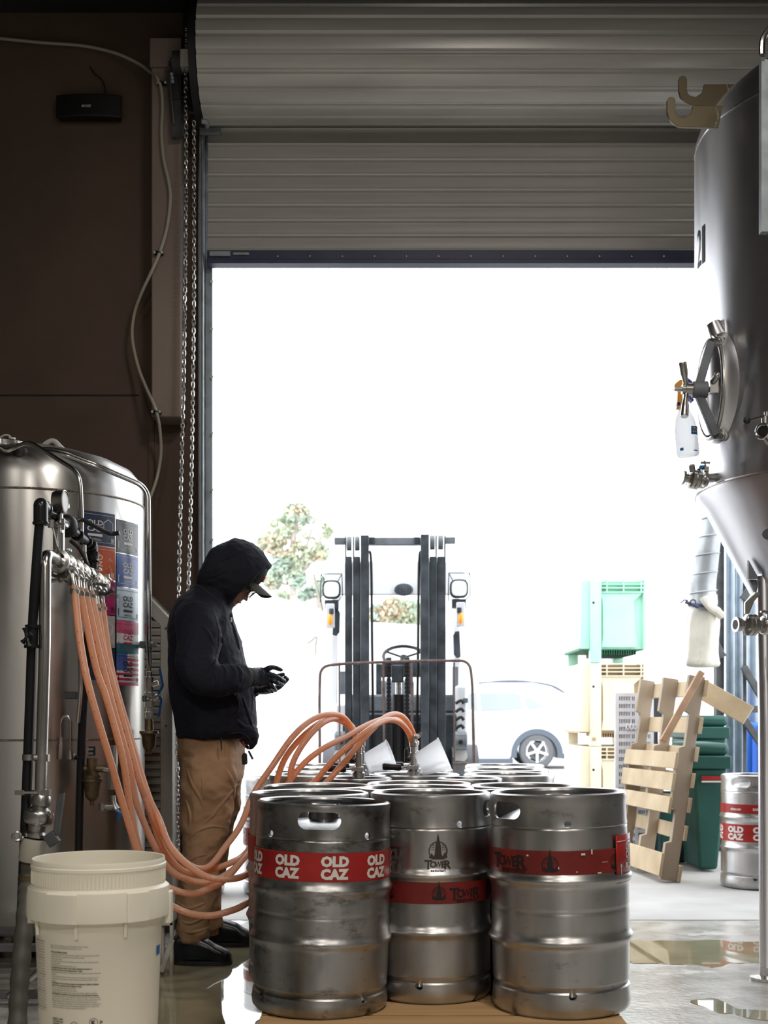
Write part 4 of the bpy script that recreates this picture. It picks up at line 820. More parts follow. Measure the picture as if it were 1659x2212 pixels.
m = MB(); L = ['Open in a well ventilated area. Do not breathe dust or fumes.', 'Remove and wash contaminated clothing before reuse.', '', 'PHYSICAL AND CHEMICAL HAZARDS', 'A product may react with small amounts of water. Use only clean dry utensils', 'and never add water to product. Do not add this product', 'to any other product.', 'Do not use this product with a small amount of water. Only add this product', 'directly to water.', 'Do not allow contact with water before use.', 'Can react with acids, including other water treatment products, or', 'some other cleaners, and may release fumes or gases.', 'Keep all foreign material away, including other water treatment products from this', 'container.', 'Do not allow this product to contact other water treatment products. Do not', 'use this product in any feeder or device that has been used with any other', 'product.', 'Contamination of this product is certain to be dangerous. Mixing in feeders', 'may cause fire, explosion and the release of gases.', 'Store in a cool dry place, away from heat.', 'Strong oxidizing agent. Mix only with water.', 'Keep away from heat, flame and burning material like a lighted cigarette.', 'ENVIRONMENTAL HAZARDS: This product is toxic to fish and aquatic organisms.', 'Do not discharge effluent containing this product into lakes, streams, ponds,', 'estuaries, oceans or other waters unless in accordance with the requirements of a', 'National Pollutant Discharge permit and the permitting authority has been', 'notified in writing prior to discharge. Do not discharge effluent containing this', 'product to sewer systems without previously notifying the local sewage plant', 'authority. For guidance contact your State Water Board or']
zt_ = z(2023)
import itertools
for i, s in enumerate(L):
    if not s: continue
    wd = min(0.118, len(s)*0.00152); th = -0.19; f_ = bfn(th); put_text(m, s, 0.0044, f_, 0.00016 if s[:3].isupper() or i in (10, 11, 17, 18) else 0.0, wd, -0.058+wd/2, zt_-i*0.0049)
for i in range(26):
    s = L[(i*7+4) % len(L)] or L[0]; put_text(m, s[:38], 0.0044, bfn(-0.98), 0.0001 if i % 6 == 0 else 0, 0.058, 0.0, z(2018)-i*0.0062)
for i, s in enumerate(('FIRST AID', 'IF IN EYES: rinse', 'IF INHALED: move', 'HOT LINE NUMBER')):
    put_text(m, s, 0.0045, bfn(-0.50), 0.0002, 0.03, 0, z(2176)-i*0.0055)
put_text(m, 'NSF', 0.0095, bfn(-0.19), 0.0006, 0.012, 0, z(2190)); put_text(m, 'K', 0.012, bfn(0.13), 0.0009, None, 0, z(2183)); put_text(m, 'P', 0.013, bfn(0.13), 0.0002, None, 0.017, z(2184)); put_text(m, '72304', 0.0085, bfn(0.19), 0.0004, 0.017, 0, z(2210))
for th, zc_ in ((-0.19, z(2187)), (0.13, z(2179))):
    f_ = bfn(th); N_ = 24
    for k in range(N_):
        a0, a1 = 2*pi*k/N_, 2*pi*(k+1)/N_; m.add([f_(r*cos(a), zc_+r*sin(a)) for r, a in ((0.0098, a0), (0.0098, a1), (0.0088, a1), (0.0088, a0))], [(0, 1, 2, 3)])
for th, py in ((-0.19, 2204), (0.15, 2199)):
    f_ = bfn(th); zc_ = z(py)
    for x0_, x1_, y0_, y1_ in ((-0.012, 0.012, -0.004, -0.0034), (-0.012, 0.012, 0.0034, 0.004), (-0.012, -0.0114, -0.004, 0.004), (0.0114, 0.012, -0.004, 0.004)): wrect(m, f_, x0_, x1_, zc_+y0_, zc_+y1_, 2)
    put_text(m, 'Certified to', 0.003, f_, 0, 0.018, 0, zc_)
m.build('printed_text', 'bucket_ink', BK, fix=False)['kind'] = 'stuff'
m = MB(); wrect(m, bfn(1.36), -0.002, 0.02, z(2058), z(2038), 3); m.build('blue_print', 'blue_lever', BK, fix=False)
q = thing('wooden_crate', 'low wooden crate under the bucket, below the picture edge', 'crate', (bc.x, BY, 0))
for k in range(4): MB().bb(bc.x-0.2, bc.x+0.2, BY-0.2+k*0.105, BY-0.11+k*0.105, 0.16, 0.1795).build('slat', 'pallet_wood', q)
for x in (-0.185, 0.185):
    for y in (-0.185, 0.185): MB().bb(bc.x+x-0.015, bc.x+x+0.015, BY+y-0.015, BY+y+0.015, 0, 0.16).build('leg', 'pallet_wood', q)

# ------------------------------------------------------------------ hoses
HS = [
 [(161, 1272, 4.18), (172, 1375, 4.15), (189, 1471, 4.12), (215, 1565, 4.15), (238, 1641, 4.2), (256, 1704, 4.25), (278, 1780, 4.3), (305, 1860, 4.35), (345, 1935, 4.4), (395, 1968, 4.42), (449, 1978, 4.4), (500, 1967, 4.42), (533, 1951, 4.5), (580, 1915, 4.85), (610, 1800, 5.02), (625, 1700, 5.03), (632, 1650, 5.02), (660, 1600, 5.05), (700, 1560, 5.15), (735, 1553, 5.3), (762, 1572, 5.5), (776, 1612, 5.62)],
 [(172, 1276, 4.30), (205, 1433, 4.3), (228, 1502, 4.3), (253, 1590, 4.32), (268, 1654, 4.35), (283, 1755, 4.4), (305, 1845, 4.45), (345, 1905, 4.5), (405, 1930, 4.5), (446, 1922, 4.5), (489, 1897, 4.52), (540, 1838, 4.7), (590, 1790, 5.0), (640, 1720, 5.04), (680, 1688, 5.03), (722, 1640, 5.02), (785, 1585, 5.05), (830, 1557, 5.2), (862, 1560, 5.35), (884, 1585, 5.5), (890, 1612, 5.55)],
 [(183, 1278, 4.42), (212, 1400, 4.42), (245, 1530, 4.42), (276, 1641, 4.45), (294, 1730, 4.5), (329, 1818, 4.55), (360, 1870, 4.6), (388, 1893, 4.62), (439, 1906, 4.62), (489, 1889, 4.65), (533, 1846, 4.75), (590, 1760, 5.0), (680, 1720, 5.05), (706, 1690, 5.05), (745, 1645, 5.08), (800, 1580, 5.2), (838, 1546, 5.35), (868, 1547, 5.5), (890, 1578, 5.65), (897, 1610, 5.75)],
 [(196, 1283, 4.54), (222, 1400, 4.52), (262, 1545, 4.5), (299, 1679, 4.52), (329, 1768, 4.6), (354, 1835, 4.65), (400, 1884, 4.7), (450, 1880, 4.75), (500, 1863, 4.8), (535, 1838, 4.9), (580, 1760, 5.05), (640, 1668, 5.08), (690, 1622, 5.1), (750, 1590, 5.25), (800, 1563, 5.4), (842, 1551, 5.55), (872, 1562, 5.7), (889, 1600, 5.8)],
 [(210, 1312, 4.64), (232, 1440, 4.6), (262, 1545, 4.55), (311, 1717, 4.55), (354, 1806, 4.6), (405, 1866, 4.65), (449, 1873, 4.7), (489, 1826, 4.78), (520, 1782, 4.85), (548, 1715, 4.93), (590, 1652, 4.96), (632, 1592, 5.0), (672, 1556, 5.1), (712, 1543, 5.2), (745, 1552, 5.3), (768, 1590, 5.36), (773, 1618, 5.38)],
 [(221, 1310, 4.72), (240, 1440, 4.66), (272, 1560, 4.6), (318, 1712, 4.56), (343, 1768, 4.56), (371, 1834, 4.5), (422, 1881, 4.45), (472, 1899, 4.44), (533, 1889, 4.52), (575, 1840, 4.95), (590, 1740, 5.05), (600, 1680, 5.04), (622, 1628, 5.06), (668, 1578, 5.12), (710, 1553, 5.25), (745, 1562, 5.4), (770, 1590, 5.5), (780, 1615, 5.6)]]
HL = ['orange beer hose starting leftmost on the manifold and hanging lowest before the legs', 'second orange hose from the left on the manifold', 'third orange hose from the left on the manifold, arching highest to the right coupler', 'fourth orange hose from the left on the manifold', 'orange hose whose left arch rises beside the man to the left coupler', 'rightmost orange hose on the manifold, its front loop crossing the knees']
for hp, lb in zip(HS, HL):
    pts = [P(*q) for q in hp]; pts[0] += V(0, 0, 0.01); t = thing('beer_hose', lb, 'hose', pts[0], 'orange beer hoses')
    path = spline(pts, 9); MB().tube(path, 0.0118, 12).build('hose', 'hose', t)
    m = MB()
    for i in range(8, len(path)-10, 2):
        if (i//2) % 9 in (0,): continue
        a, b_ = path[i], path[i].lerp(path[i+1], 0.45); tt = (b_-a).normalized(); vdir = (V(0, 0, 1)-a).normalized(); sdir = tt.cross(vdir).normalized(); nn = (vdir*0.93+sdir*0.35).normalized()
        m.bar(a+nn*0.0116, a.lerp(b_, 0.6)+nn*0.0116, 0.0014, 0.001, nn)
    m.build('print', 'hose_print', t)['kind'] = 'stuff'

# ------------------------------------------------------------------ keg couplers and cups
def coupler(label, c, flip=1):
    t = thing('keg_coupler', label, 'coupler', c, 'keg couplers'); c = Vector(c)
    MB().lathe([(0, 0), (0.026, 0), (0.027, 0.02), (0.019, 0.026), (0.019, 0.045), (0.015, 0.048), (0.015, 0.10), (0.013, 0.102), (0.013, 0.125), (0.017, 0.128), (0.017, 0.142), (0.012, 0.146), (0, 0.148)], c, n=24).build('body', 'cast', t)
    m = MB(); m.bb(c.x-0.03, c.x+0.02, c.y-0.02, c.y+0.02, c.z+0.028, c.z+0.046); m.cyl(c+V(-0.03, -0.015, 0.037), c+V(-0.055, -0.02, 0.037), 0.005, n=8); m.build('lever', 'cast', t, bev=0.002)
    m = MB(); m.tube([c+V(-0.052, -0.02, 0.037), c+V(-0.06, -0.02, 0.037), c+V(-0.09, -0.022, 0.039), c+V(-0.125, -0.024, 0.041), c+V(-0.132, -0.024, 0.041)], [0.011, 0.015, 0.0135, 0.016, 0.012], 12); m.build('handle', 'black', t)
    m = MB(); m.cyl(c+V(-0.014, 0, 0.07), c+V(-0.034, 0, 0.08), 0.010, n=8); m.cyl(c+V(-0.030, 0, 0.06), c+V(-0.030, 0, 0.115), 0.010, 0.008, n=8); m.build('gas_inlet', 'black', t)
    m = MB(); m.tube(rounded([c+V(0, 0, 0.145), c+V(0.0, 0, 0.163), c+V(-0.004, 0, 0.175)], 0.01), 0.009, 10); m.sph(c+V(0.014, 0, 0.165), 0.009, 8, 6); m.torus(c+V(0.022, 0, 0.175), 0.007, 0.0025, (0, 1, 0), 10, 5); m.build('hose_nut', 'cast', t)
    return t
zc = PZ+0.606
coupler('steel coupler with black lever at the foot of the left orange arch, nearest', P(775, 0, 5.36).xy.to_3d()+V(0, 0, zc))
coupler('steel coupler half hidden behind the nearest left coupler', P(781, 0, 5.62).xy.to_3d()+V(0.0, 0, zc))
coupler('steel coupler with black lever at the foot of the right orange arch, nearest', P(893, 0, 5.52).xy.to_3d()+V(0, 0, zc))
coupler('steel coupler half hidden behind the nearest right coupler', P(897, 0, 5.76).xy.to_3d()+V(0, 0, zc))
def cup(label, c, ax, L_, r0, r1):
    t = thing('plastic_cup', label, 'cup', c, 'clear plastic cups'); ax = Vector(ax).normalized()
    MB().lathe([(0.002, 0.0), (r0-0.002, 0.0), (r0, 0.003), (r1, L_), (r1+0.003, L_+0.002), (r1+0.003, L_-0.004)], c, ax, 32).build('cup', 'clear_cup', t)
    u, v, dd = frame_of(ax); m = MB(); b0 = Vector(c)+dd*0.02-V(0, 0, r0*0.55); m.cyl(b0, b0+dd*0.06, 0.013, 0.011, 10); m.cyl(b0+dd*0.06, b0+dd*0.095, 0.008, 0.008, 8); m.torus(b0+dd*0.075, 0.012, 0.004, dd, 12, 6); m.build('fitting', 'cast', t); return t
cup('tipped clear plastic cup between the two couplers', P(792, 1650, 5.68), (1, 0.1, 0.36), 0.115, 0.046, 0.068)
cup('tipped clear plastic cup right of the right coupler, larger in view', P(904, 1652, 5.5), (1, 0.0, 0.42), 0.12, 0.050, 0.072)
# ------------------------------------------------------------------ conical fermenter at the right
FX, FY, FR = 1.917, 5.0, 0.70
T = thing('fermenter', 'tall shiny conical stainless fermenter numbered 21, cut off by the right picture edge', 'tank', (FX, FY, 0))
FC = V(FX, FY, 0); zs = 3.215; zc_ = 1.86
MB().lathe([(FR-0.004, zc_), (FR, zc_+0.01), (FR, zs-0.01), (FR-0.002, zs)], FC, n=128).build('shell', 'steel_right', T)
MB().lathe([(FR-0.003, zs+0.001), (FR-0.003, zs+0.03), (FR-0.02, zs+0.075), (FR-0.06, zs+0.13), (FR-0.14, zs+0.20), (FR-0.28, zs+0.275), (0.28, zs+0.335), (0.16, zs+0.36), (0.16, zs+0.42), (0.0005, zs+0.42)], FC, n=128).build('dome', 'steel_right', T, ang=60)
MB().lathe([(FR-0.004, zc_-0.001), (FR-0.012, zc_-0.02), (FR-0.045, zc_-0.06), (0.09, 0.72), (0.05, 0.68), (0.05, 0.55), (0.0005, 0.55)], FC, n=128).build('cone', 'steel_right', T, ang=60)
MB().torus(FC+V(0, 0, zc_+0.003), FR-0.002, 0.004, n=128, m=6).build('cone_seam', 'steel', T)
MB().torus(FC+V(0, 0, zs), FR-0.002, 0.004, n=128, m=6).build('dome_seam', 'steel', T)
# lifting hooks
for (px, py, Y, nm) in ((1573, 209, 4.92, 0), (1548, 255, 4.72, 1)):
    o = P(px, py, Y); s = Y/F; m = MB()
    pts = [(6, -27), (-55, -30), (-58, -28)]
    poly = [(14, 27), (-52, 27), (-53, 18), (-58, 8), (-70, 0), (-82, 2), (-88, 9), (-89, 18), (-89, 38), (-92, 44), (-98, 46), (-104, 44), (-107, 38), (-107, 14), (-103, 0), (-94, -11), (-82, -18), (-68, -19), (4, -21)]
    m.prism([(a*s, b*s) for a, b in poly], o+V(0, 0, 0), (1, 0, 0), (0, 0, 1), (0, 0.014, 0)); m.build('lifting_hook', 'hook_lamplit', T, bev=0.001)
    m = MB(); m.tube([o+V(-2*s, 0, 27*s), o+V(4*s, 0, 0), o+V(-4*s, 0.0, -20*s)], 0.004, 6); m.build('weld', 'weld', T)
m = MB(); m.bb(P(1645, 0, 4.2).x, P(1662, 0, 4.2).x, 4.2, 4.23, P(0, 500, 4.2).z, P(0, 128, 4.2).z); m.build('conduit_strip', 'galv', T)
MB().cyl(P(1642, 126, 4.2), P(1650, 126, 4.2), 0.008, n=8).build('conduit_screw', 'cast', T)
MB().tube(spline([P(1646, 118, 4.3), P(1648, 85, 4.3), P(1664, 60, 4.3)], 5), 0.01, 8).build('overflow_pipe', 'steel', T)
# number
def far_ang(px, Y0=None):
    k = (px-HX)/F; a = 1+k*k; b_ = -2*(FY+k*FX); c = FX*FX+FY*FY-FR*FR; y = (-b_-sqrt(max(b_*b_-4*a*c, 0)))/(2*a); x = k*y
    return math.atan2(x-FX, -(y-FY)), y
m = MB()
for ch, px, py, h in (('2', 1510.5, 577, 0.150), ('1', 1520, 568, 0.150)):
    th, yy = far_ang(px); zz_ = P(0, py, yy).z; put_text(m, ch, h*1.4, wrapf(FR, th, zz_, FC, lift=0.002), 0.0, 0.055 if ch == '2' else 0.03)
m.build('number', 'black_ink', T, fix=False)
# manway
MO = FC+V(-0.966*FR, -0.26*FR, P(0, 838, 4.82).z); nrm = V(-0.988, -0.155, 0).normalized(); hv = V(0, 0, 1); hu = nrm.cross(hv).normalized(); SH = 0.203; SW = 0.125
def ov(r, k, w_): return [MO+nrm*w_+hu*SW*r*cos(2*pi*i/k)+hv*SH*r*sin(2*pi*i/k) for i in range(k)]
m = MB(); rings = [ov(1.06, 40, -0.10), ov(1.03, 40, 0.0), ov(1.0, 40, 0.022), ov(0.94, 40, 0.026), ov(0.92, 40, 0.01), ov(0.92, 40, -0.08)]; m.loft(rings); m.build('manway_collar', 'steel_right', T, ang=50)
m = MB(); m.loft([ov(0.87, 40, 0.02), ov(0.87, 40, 0.034), ov(0.80, 40, 0.040), ov(0.5, 40, 0.052), ov(0.1, 40, 0.056)]); md = m.build('manway_door', 'steel_right', T, ang=50)
m = MB(); m.tube(ov(0.93, 40, 0.028), 0.008, 8, closed=True); m.build('door_rim', 'cast', T)
YH = 4.67; hub = P(1510, 842, YH); top = P(1536, 739, YH+0.03); bot = P(1546, 940, YH+0.03)
m = MB(); m.bar(top, hub+V(0, 0, 0.02), 0.030, 0.024, (0, 1, 0)); m.bar(hub-V(0, 0, 0.02), bot, 0.030, 0.024, (0, 1, 0)); m.cyl(hub+V(-0.025, 0, 0), hub+V(0.03, 0.0, 0), 0.030, n=16); m.build('yoke', 'mast_light', T, bev=0.004)
for q, e in ((top, P(1560, 738, YH+0.08)), (bot, P(1566, 943, YH+0.08))):
    m = MB(); m.tube([q, q.lerp(e, 0.5), q.lerp(e, 0.52), e], [0.014, 0.014, 0.017, 0.017], 12); m.build('yoke_pin', 'cast', T)
    MB().cyl(q.lerp(e, 0.66), q.lerp(e, 0.8), 0.019, n=12).build('washer', 'white_plastic', T)
hood = MB(); a = P(1545, 712, YH+0.16); 
hood.tube([P(1567, 748, YH+0.13), P(1552, 726, YH+0.13), P(1540, 700, YH+0.14)], [0.020, 0.034, 0.028], 14); hood.build('hinge_boss', 'steel_right', T)
stem = P(1585, 840, YH+0.12); m = MB(); m.cyl(hub, stem, 0.011, n=12); m.cyl(hub.lerp(stem, 0.75), hub.lerp(stem, 0.82), 0.016, n=12); m.bb(P(1534, 0, YH).x, P(1552, 0, YH).x, YH-0.0, YH+0.03, P(0, 848, YH).z, P(0, 820, YH).z); m.cyl(P(1540, 824, YH), P(1549, 812, YH-0.02), 0.011, n=10); m.sph(P(1549, 811, YH-0.02), 0.012, 8, 6); m.build('spindle', 'cast', T)
tip = P(1456, 840, YH); m = MB(); m.tube([hub, hub.lerp(tip, 0.25), hub.lerp(tip, 0.26), hub.lerp(tip, 0.55), hub.lerp(tip, 0.56), hub.lerp(tip, 0.68), hub.lerp(tip, 0.69), tip], [0.026, 0.026, 0.022, 0.022, 0.018, 0.018, 0.009, 0.009], 14); m.build('spindle_nut', 'cast', T)
c = hub.lerp(tip, 0.5)
for e, sg in ((P(1474, 782, YH-0.03), 1), (P(1478, 900, YH-0.03), -1)):
    m = MB(); m.tube([c, c.lerp(e, 0.3), c.lerp(e, 0.6), c.lerp(e, 0.95), e], [0.010, 0.009, 0.014, 0.015, 0.013], 12); m.build('wing_handle', 'cast', T)
# small sample valve seen at the left silhouette
def butterfly(c, dd, s, T, lever=None, name='butterfly_valve'):
    c = Vector(c); m = MB(); m.lathe([(0, -0.05*s), (0.020*s, -0.05*s), (0.022*s, -0.046*s), (0.022*s, -0.04*s), (0.014*s, -0.036*s), (0.014*s, -0.026*s), (0.030*s, -0.02*s), (0.036*s, -0.014*s), (0.036*s, -0.002*s), (0.034*s, 0.0), (0.036*s, 0.002*s), (0.036*s, 0.014*s), (0.030*s, 0.02*s), (0.016*s, 0.024*s), (0.016*s, 0.036*s), (0.026*s, 0.04*s), (0.026*s, 0.05*s), (0.0, 0.05*s)], c, dd, 28)
    u, v, d_ = frame_of(dd)
    for a in (0.6, 2.2, 3.8, 5.4): m.cyl(c+(u*cos(a)+v*sin(a))*0.030*s-d_*0.022*s, c+(u*cos(a)+v*sin(a))*0.030*s+d_*0.022*s, 0.004*s, n=6)
    o = m.build(name, 'cast', T); m = MB(); m.disc(c-d_*0.0505*s, 0.013*s, d_, 16); m.build('bore', 'black', o); m = MB(); m.torus(c-d_*0.049*s, 0.018*s, 0.003*s, d_, 20, 6); m.build('rim', 'steel', o); return o
v = butterfly(P(1500, 1036, 4.66), V(-1, -0.15, 0.15), 0.95, T)
m = MB(); m.bar(P(1496, 1018, 4.64), P(1494, 1005, 4.63), 0.016, 0.02); m.build('lever', 'cast', v); triclamp(T, P(1516, 1030, 4.72), V(-1, -0.15, 0), 0.042, 0.014, True, 3.6)
MB().cyl(P(1500, 1036, 4.66), P(1560, 1030, 4.9), 0.018, n=14).build('outlet_pipe', 'steel', T)
MB().tube(spline([P(1514, 1010, 4.68), P(1521, 1010, 4.7), P(1524, 1022, 4.72)], 4), 0.008, 6).build('blue_tag', 'blue_print', T)
# sampling valve with the black ball lever
c = P(1648, 932, 4.12); m = MB(); m.cyl(c, c+V(0.08, 0.1, 0.0), 0.024, 0.020, 16); m.cyl(P(1656, 925, 4.13), P(1656, 890, 4.13), 0.008, n=10); m.cyl(P(1653, 900, 4.13), P(1653, 915, 4.13), 0.012, n=10); m.tube([P(1652, 950, 4.12), P(1660, 960, 4.12)], 0.008, 8)
v = m.build('sample_valve', 'cast', T)
m = MB(); m.torus(c+V(-0.002, -0.004, 0), 0.022, 0.005, V(-0.7, -0.75, 0), 20, 8); m.build('rim', 'steel', v); m = MB(); m.disc(c+V(-0.003, -0.003, 0), 0.020, V(-0.7, -0.75, 0), 20); m.build('bore', 'black', v)
m = MB(); m.cyl(P(1619, 908, 4.1), P(1655, 898, 4.13), 0.0035, n=8); m.build('lever_rod', 'steel', v); MB().sph(P(1613, 908, 4.1), 0.0125, 16, 10).build('lever_ball', 'rubber', v)
# leg, plate, transfer pipe and valve in front
LX = P(1651, 0, 4.9).x+0.012
m = MB(); m.tube([V(LX, 4.9, 0.03), V(LX-0.005, 4.9, 1.0), P(1652, 1400, 4.9), P(1650, 1245, 4.9)], 0.030, 18); m.build('leg', 'steel_right', T)
m = MB(); m.prism([(0, 0), (0.06, 0), (0.10, -0.22), (0.0, -0.0)], P(1619, 1252, 4.9), (1, 0, 0), (0, 0, 1), (0, 0.02, 0)); m.prism([(-0.005, 0), (0.03, 0), (0.10, -0.12), (-0.005, 0.07)], P(1620, 1250, 4.88), (1, 0, 0), (0, 0, 1), (0, 0.02, 0)); m.build('leg_gusset', 'mast_light', T)
m = MB(); m.lathe([(0, 0.0), (0.065, 0.0), (0.065, 0.012), (0.03, 0.018), (0.03, 0.05), (0, 0.05)], V(LX, 4.9, 0), n=28); m.build('foot', 'steel', T)
MB().disc(P(1663, 1154, 4.35), 0.026, (-0.5, -0.8, -0.3), 24, 0.02).build('sight_glass', 'mast_light', T)
c = P(1622, 1350, 4.55); v = butterfly(c, V(-0.96, -0.28, 0.0).normalized()*-1, 1.05, T, name='outlet_valve'); 
dn = V(-0.96, -0.28, 0).normalized()
m = MB(); m.tube([c+dn*0.035, c+dn*0.05, c+dn*0.051, c+dn*0.062], [0.020, 0.020, 0.027, 0.027], 20); o = m.build('ferrule', 'steel', v); m = MB(); m.disc(c+dn*0.0625, 0.017, dn, 20); m.build('ferrule_bore', 'black', v)
m = MB(); m.prism([(0, 0), (0.014, 0.0), (0.032, 0.045), (0.052, 0.066), (0.052, 0.074), (0.036, 0.076), (0.022, 0.062), (0.0, 0.04)], P(1610, 1326, 4.5), (1, 0, 0), (0, 0, 1), (0, 0.02, 0)); m.build('valve_lever', 'cast', v, bev=0.002)
triclamp(T, c-dn*0.055, dn, 0.034, 0.010, True, 4.0); MB().cyl(c-dn*0.05, c-dn*0.30, 0.019, n=16).build('transfer_pipe', 'steel', T)

# spray bottle hung on the manway
B = thing('spray_bottle', 'clear spray bottle with orange and purple trigger head hanging on the manway handle', 'spray bottle', P(1485, 985, 4.85))
Y = 4.85
m = MB(); pr = [(-22, 0), (22, 0), (23, 60), (18, 92), (8, 118), (-4, 128)]
bc2 = P(1487, 985, Y); s = Y/F
m.lathe([(0.001, 0), (22*s, 0), (24*s, 6*s), (24*s, 55*s), (20*s, 80*s), (9*s, 105*s), (7*s, 118*s), (0.001, 118*s)], bc2, (-0.10, 0, 1), 28); m.build('bottle', 'clear_cup', B)
fb = wrapf(24*s, 0, 0, bc2+V(-0.003, 0, 0), lift=0.001)
m = MB(); wrect(m, fb, 2*s, 18*s, 42*s, 60*s, 4); wrect(m, fb, -22*s, -14*s, 8*s, 14*s, 2); wrect(m, fb, 8*s, 20*s, 0.012, 0.016, 3); m.build('label', 'blue_print', B, fix=False)
m = MB(); put_text(m, 'ZE', 15*s, wrapf(24*s, 0, 0, bc2+V(-0.003, 0, 0), lift=0.002), 0.0008, 12*s, 10*s, 47*s); m.build('label_letters', 'white_ink', B, fix=False)
m = MB(); m.prism([(q[0]*s, q[1]*s) for q in [(-10, -40), (2, -40), (2, 22), (-4, 22), (-14, 14), (-18, 2), (-8, 2)]], P(1473, 842, Y), (1, 0, 0), (0, 0, 1), (0, 0.03, 0)); m.build('trigger_head', 'orange_plastic', B, bev=0.003)
m = MB(); m.prism([(q[0]*s, q[1]*s) for q in [(0, 18), (14, 14), (14, 18), (4, 26), (0, 22)]], P(1482, 842, Y), (1, 0, 0), (0, 0, 1), (0, 0.03, 0)); m.prism([(q[0]*s, q[1]*s) for q in [(0, -12), (12, -26), (16, -22), (6, -10)]], P(1484, 842, Y), (1, 0, 0), (0, 0, 1), (0, 0.03, 0)); m.bb(P(1463, 0, Y).x, P(1475, 0, Y).x, Y, Y+0.03, P(0, 876, Y).z, P(0, 869, Y).z); m.build('trigger', 'purple', B)
MB().cyl(P(1478, 880, Y+0.015), P(1479, 868, Y+0.015), 0.012, n=14).build('neck', 'clear_cup', B)
# ------------------------------------------------------------------ forklift
Y = 9.65; s = Y/F
L = thing('forklift', 'white and grey forklift facing the door, its mast and load guard behind the kegs', 'forklift', (P(855, 0, Y).x, 10.4, 0))
def bx(px0, px1, py0, py1, Y0, Y1, name, m, par=None, bev=0.004):
    return MB().bb(P(px0, 0, Y0).x, P(px1, 0, Y0).x, Y0, Y1, P(0, py1, Y0).z, P(0, py0, Y0).z).build(name, m, par or L, bev=bev)
cols_ = [(745, 760, 9.70), (762, 778, 9.66), (779, 797, 9.60), (909, 927, 9.60), (928, 944, 9.66), (945, 963, 9.70)]
for i, (a, b_, y) in enumerate(cols_):
    o = MB(); x0, x1_ = P(a, 0, y).x, P(b_, 0, y).x; zt = P(0, (1158, 1158, 1156, 1154, 1156, 1156)[i], y).z
    inner = i in (2, 3)
    if inner: o.bb(x0, x1_, y, y+0.09, 0.06, zt)
    else:
        z2 = P(0, 1202, y).z; o.bb(x0, x1_, y, y+0.10, 0.06, z2); e = x0 if i < 3 else x1_-0.010
        o.bb(e, e+0.010, y, y+0.10, z2-0.002, zt)
    o.build('mast_channel', 'mast', L, bev=0.003)
    if not inner:
        m = MB(); cx = (x0+x1_)/2+(0.006 if i < 3 else -0.006); m.cyl((cx-0.018, y+0.04, zt-0.05), (cx+0.018, y+0.04, zt-0.05), 0.055, n=20); m.build('chain_pulley', 'mast_light', L)
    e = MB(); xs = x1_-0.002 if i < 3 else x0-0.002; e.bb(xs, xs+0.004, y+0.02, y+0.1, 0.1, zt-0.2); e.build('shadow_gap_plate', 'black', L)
bx(797, 909, 1161, 1177, 9.72, 9.79, 'top_crossbar', 'mast_light'); bx(722, 745, 1161, 1175, 9.74, 9.81, 'crossbar_end', 'mast_light'); bx(962, 984, 1160, 1173, 9.74, 9.81, 'crossbar_end', 'mast_light')
for px in (803, 900): bx(px-6, px+7, 1160, 1176, 9.69, 9.73, 'crossbar_bracket', 'mast')
for px, sg in ((801, 1), (906, -1)):
    m = MB(); m.tube(spline([P(px-sg*3, 1190, 9.68), P(px+sg*1, 1220, 9.68), P(px+sg*3, 1400, 9.68), P(px+sg*6, 1640, 9.68)], 5), 0.010, 8); m.build('hydraulic_hose', 'rubber', L)
for px, dx in ((840, 0), (879, 0)):
    base = None; m = MB(); x = P(px, 0, 9.64).x; zz1 = P(0, 1425, 9.64).z; n = 26
    for k in range(n):
        z = zz1-k*0.030
        if base is None: q = MB(); q.bb(x-0.017, x+0.017, 9.63, 9.65, z-0.010, z+0.010); q.bb(x-0.012, x+0.012, 9.62, 9.64, z-0.020, z-0.008); base = q.build('chain_link', 'black', L); z00 = z
        else: o = base.copy(); COL.objects.link(o); o.location = (0, 0, z-z00)
    bx(px-6, px+6, 1420, 1432, 9.62, 9.66, 'chain_anchor', 'mast')
bx(846, 872, 1436, 1474, 9.66, 9.74, 'cylinder_head', 'mast', bev=0.01)
MB().cyl(P(861, 1474, 9.72), P(861, 1500, 9.72), 0.024, n=16).build('piston_rod', 'steel', L)
MB().cyl(P(861, 1500, 9.72), P(862, 1700, 9.72), 0.047, n=20).build('lift_cylinder', 'black', L)
for px in (828, 889): MB().cyl(P(px, 1432, 9.6), P(px+2, 1640, 9.6), 0.010, n=8).build('guide_rod', 'rusty', L)
MB().bb(P(800, 0, 9.7).x, P(915, 0, 9.7).x, 9.72, 9.80, P(0, 1640, 9.7).z, P(0, 1560, 9.7).z).build('lower_crosshead', 'mast', L, bev=0.004)
MB().bb(P(797, 0, 9.7).x, P(912, 0, 9.7).x, 9.74, 9.82, 0.10, 0.30).build('lower_crossbar', 'mast', L, bev=0.004)
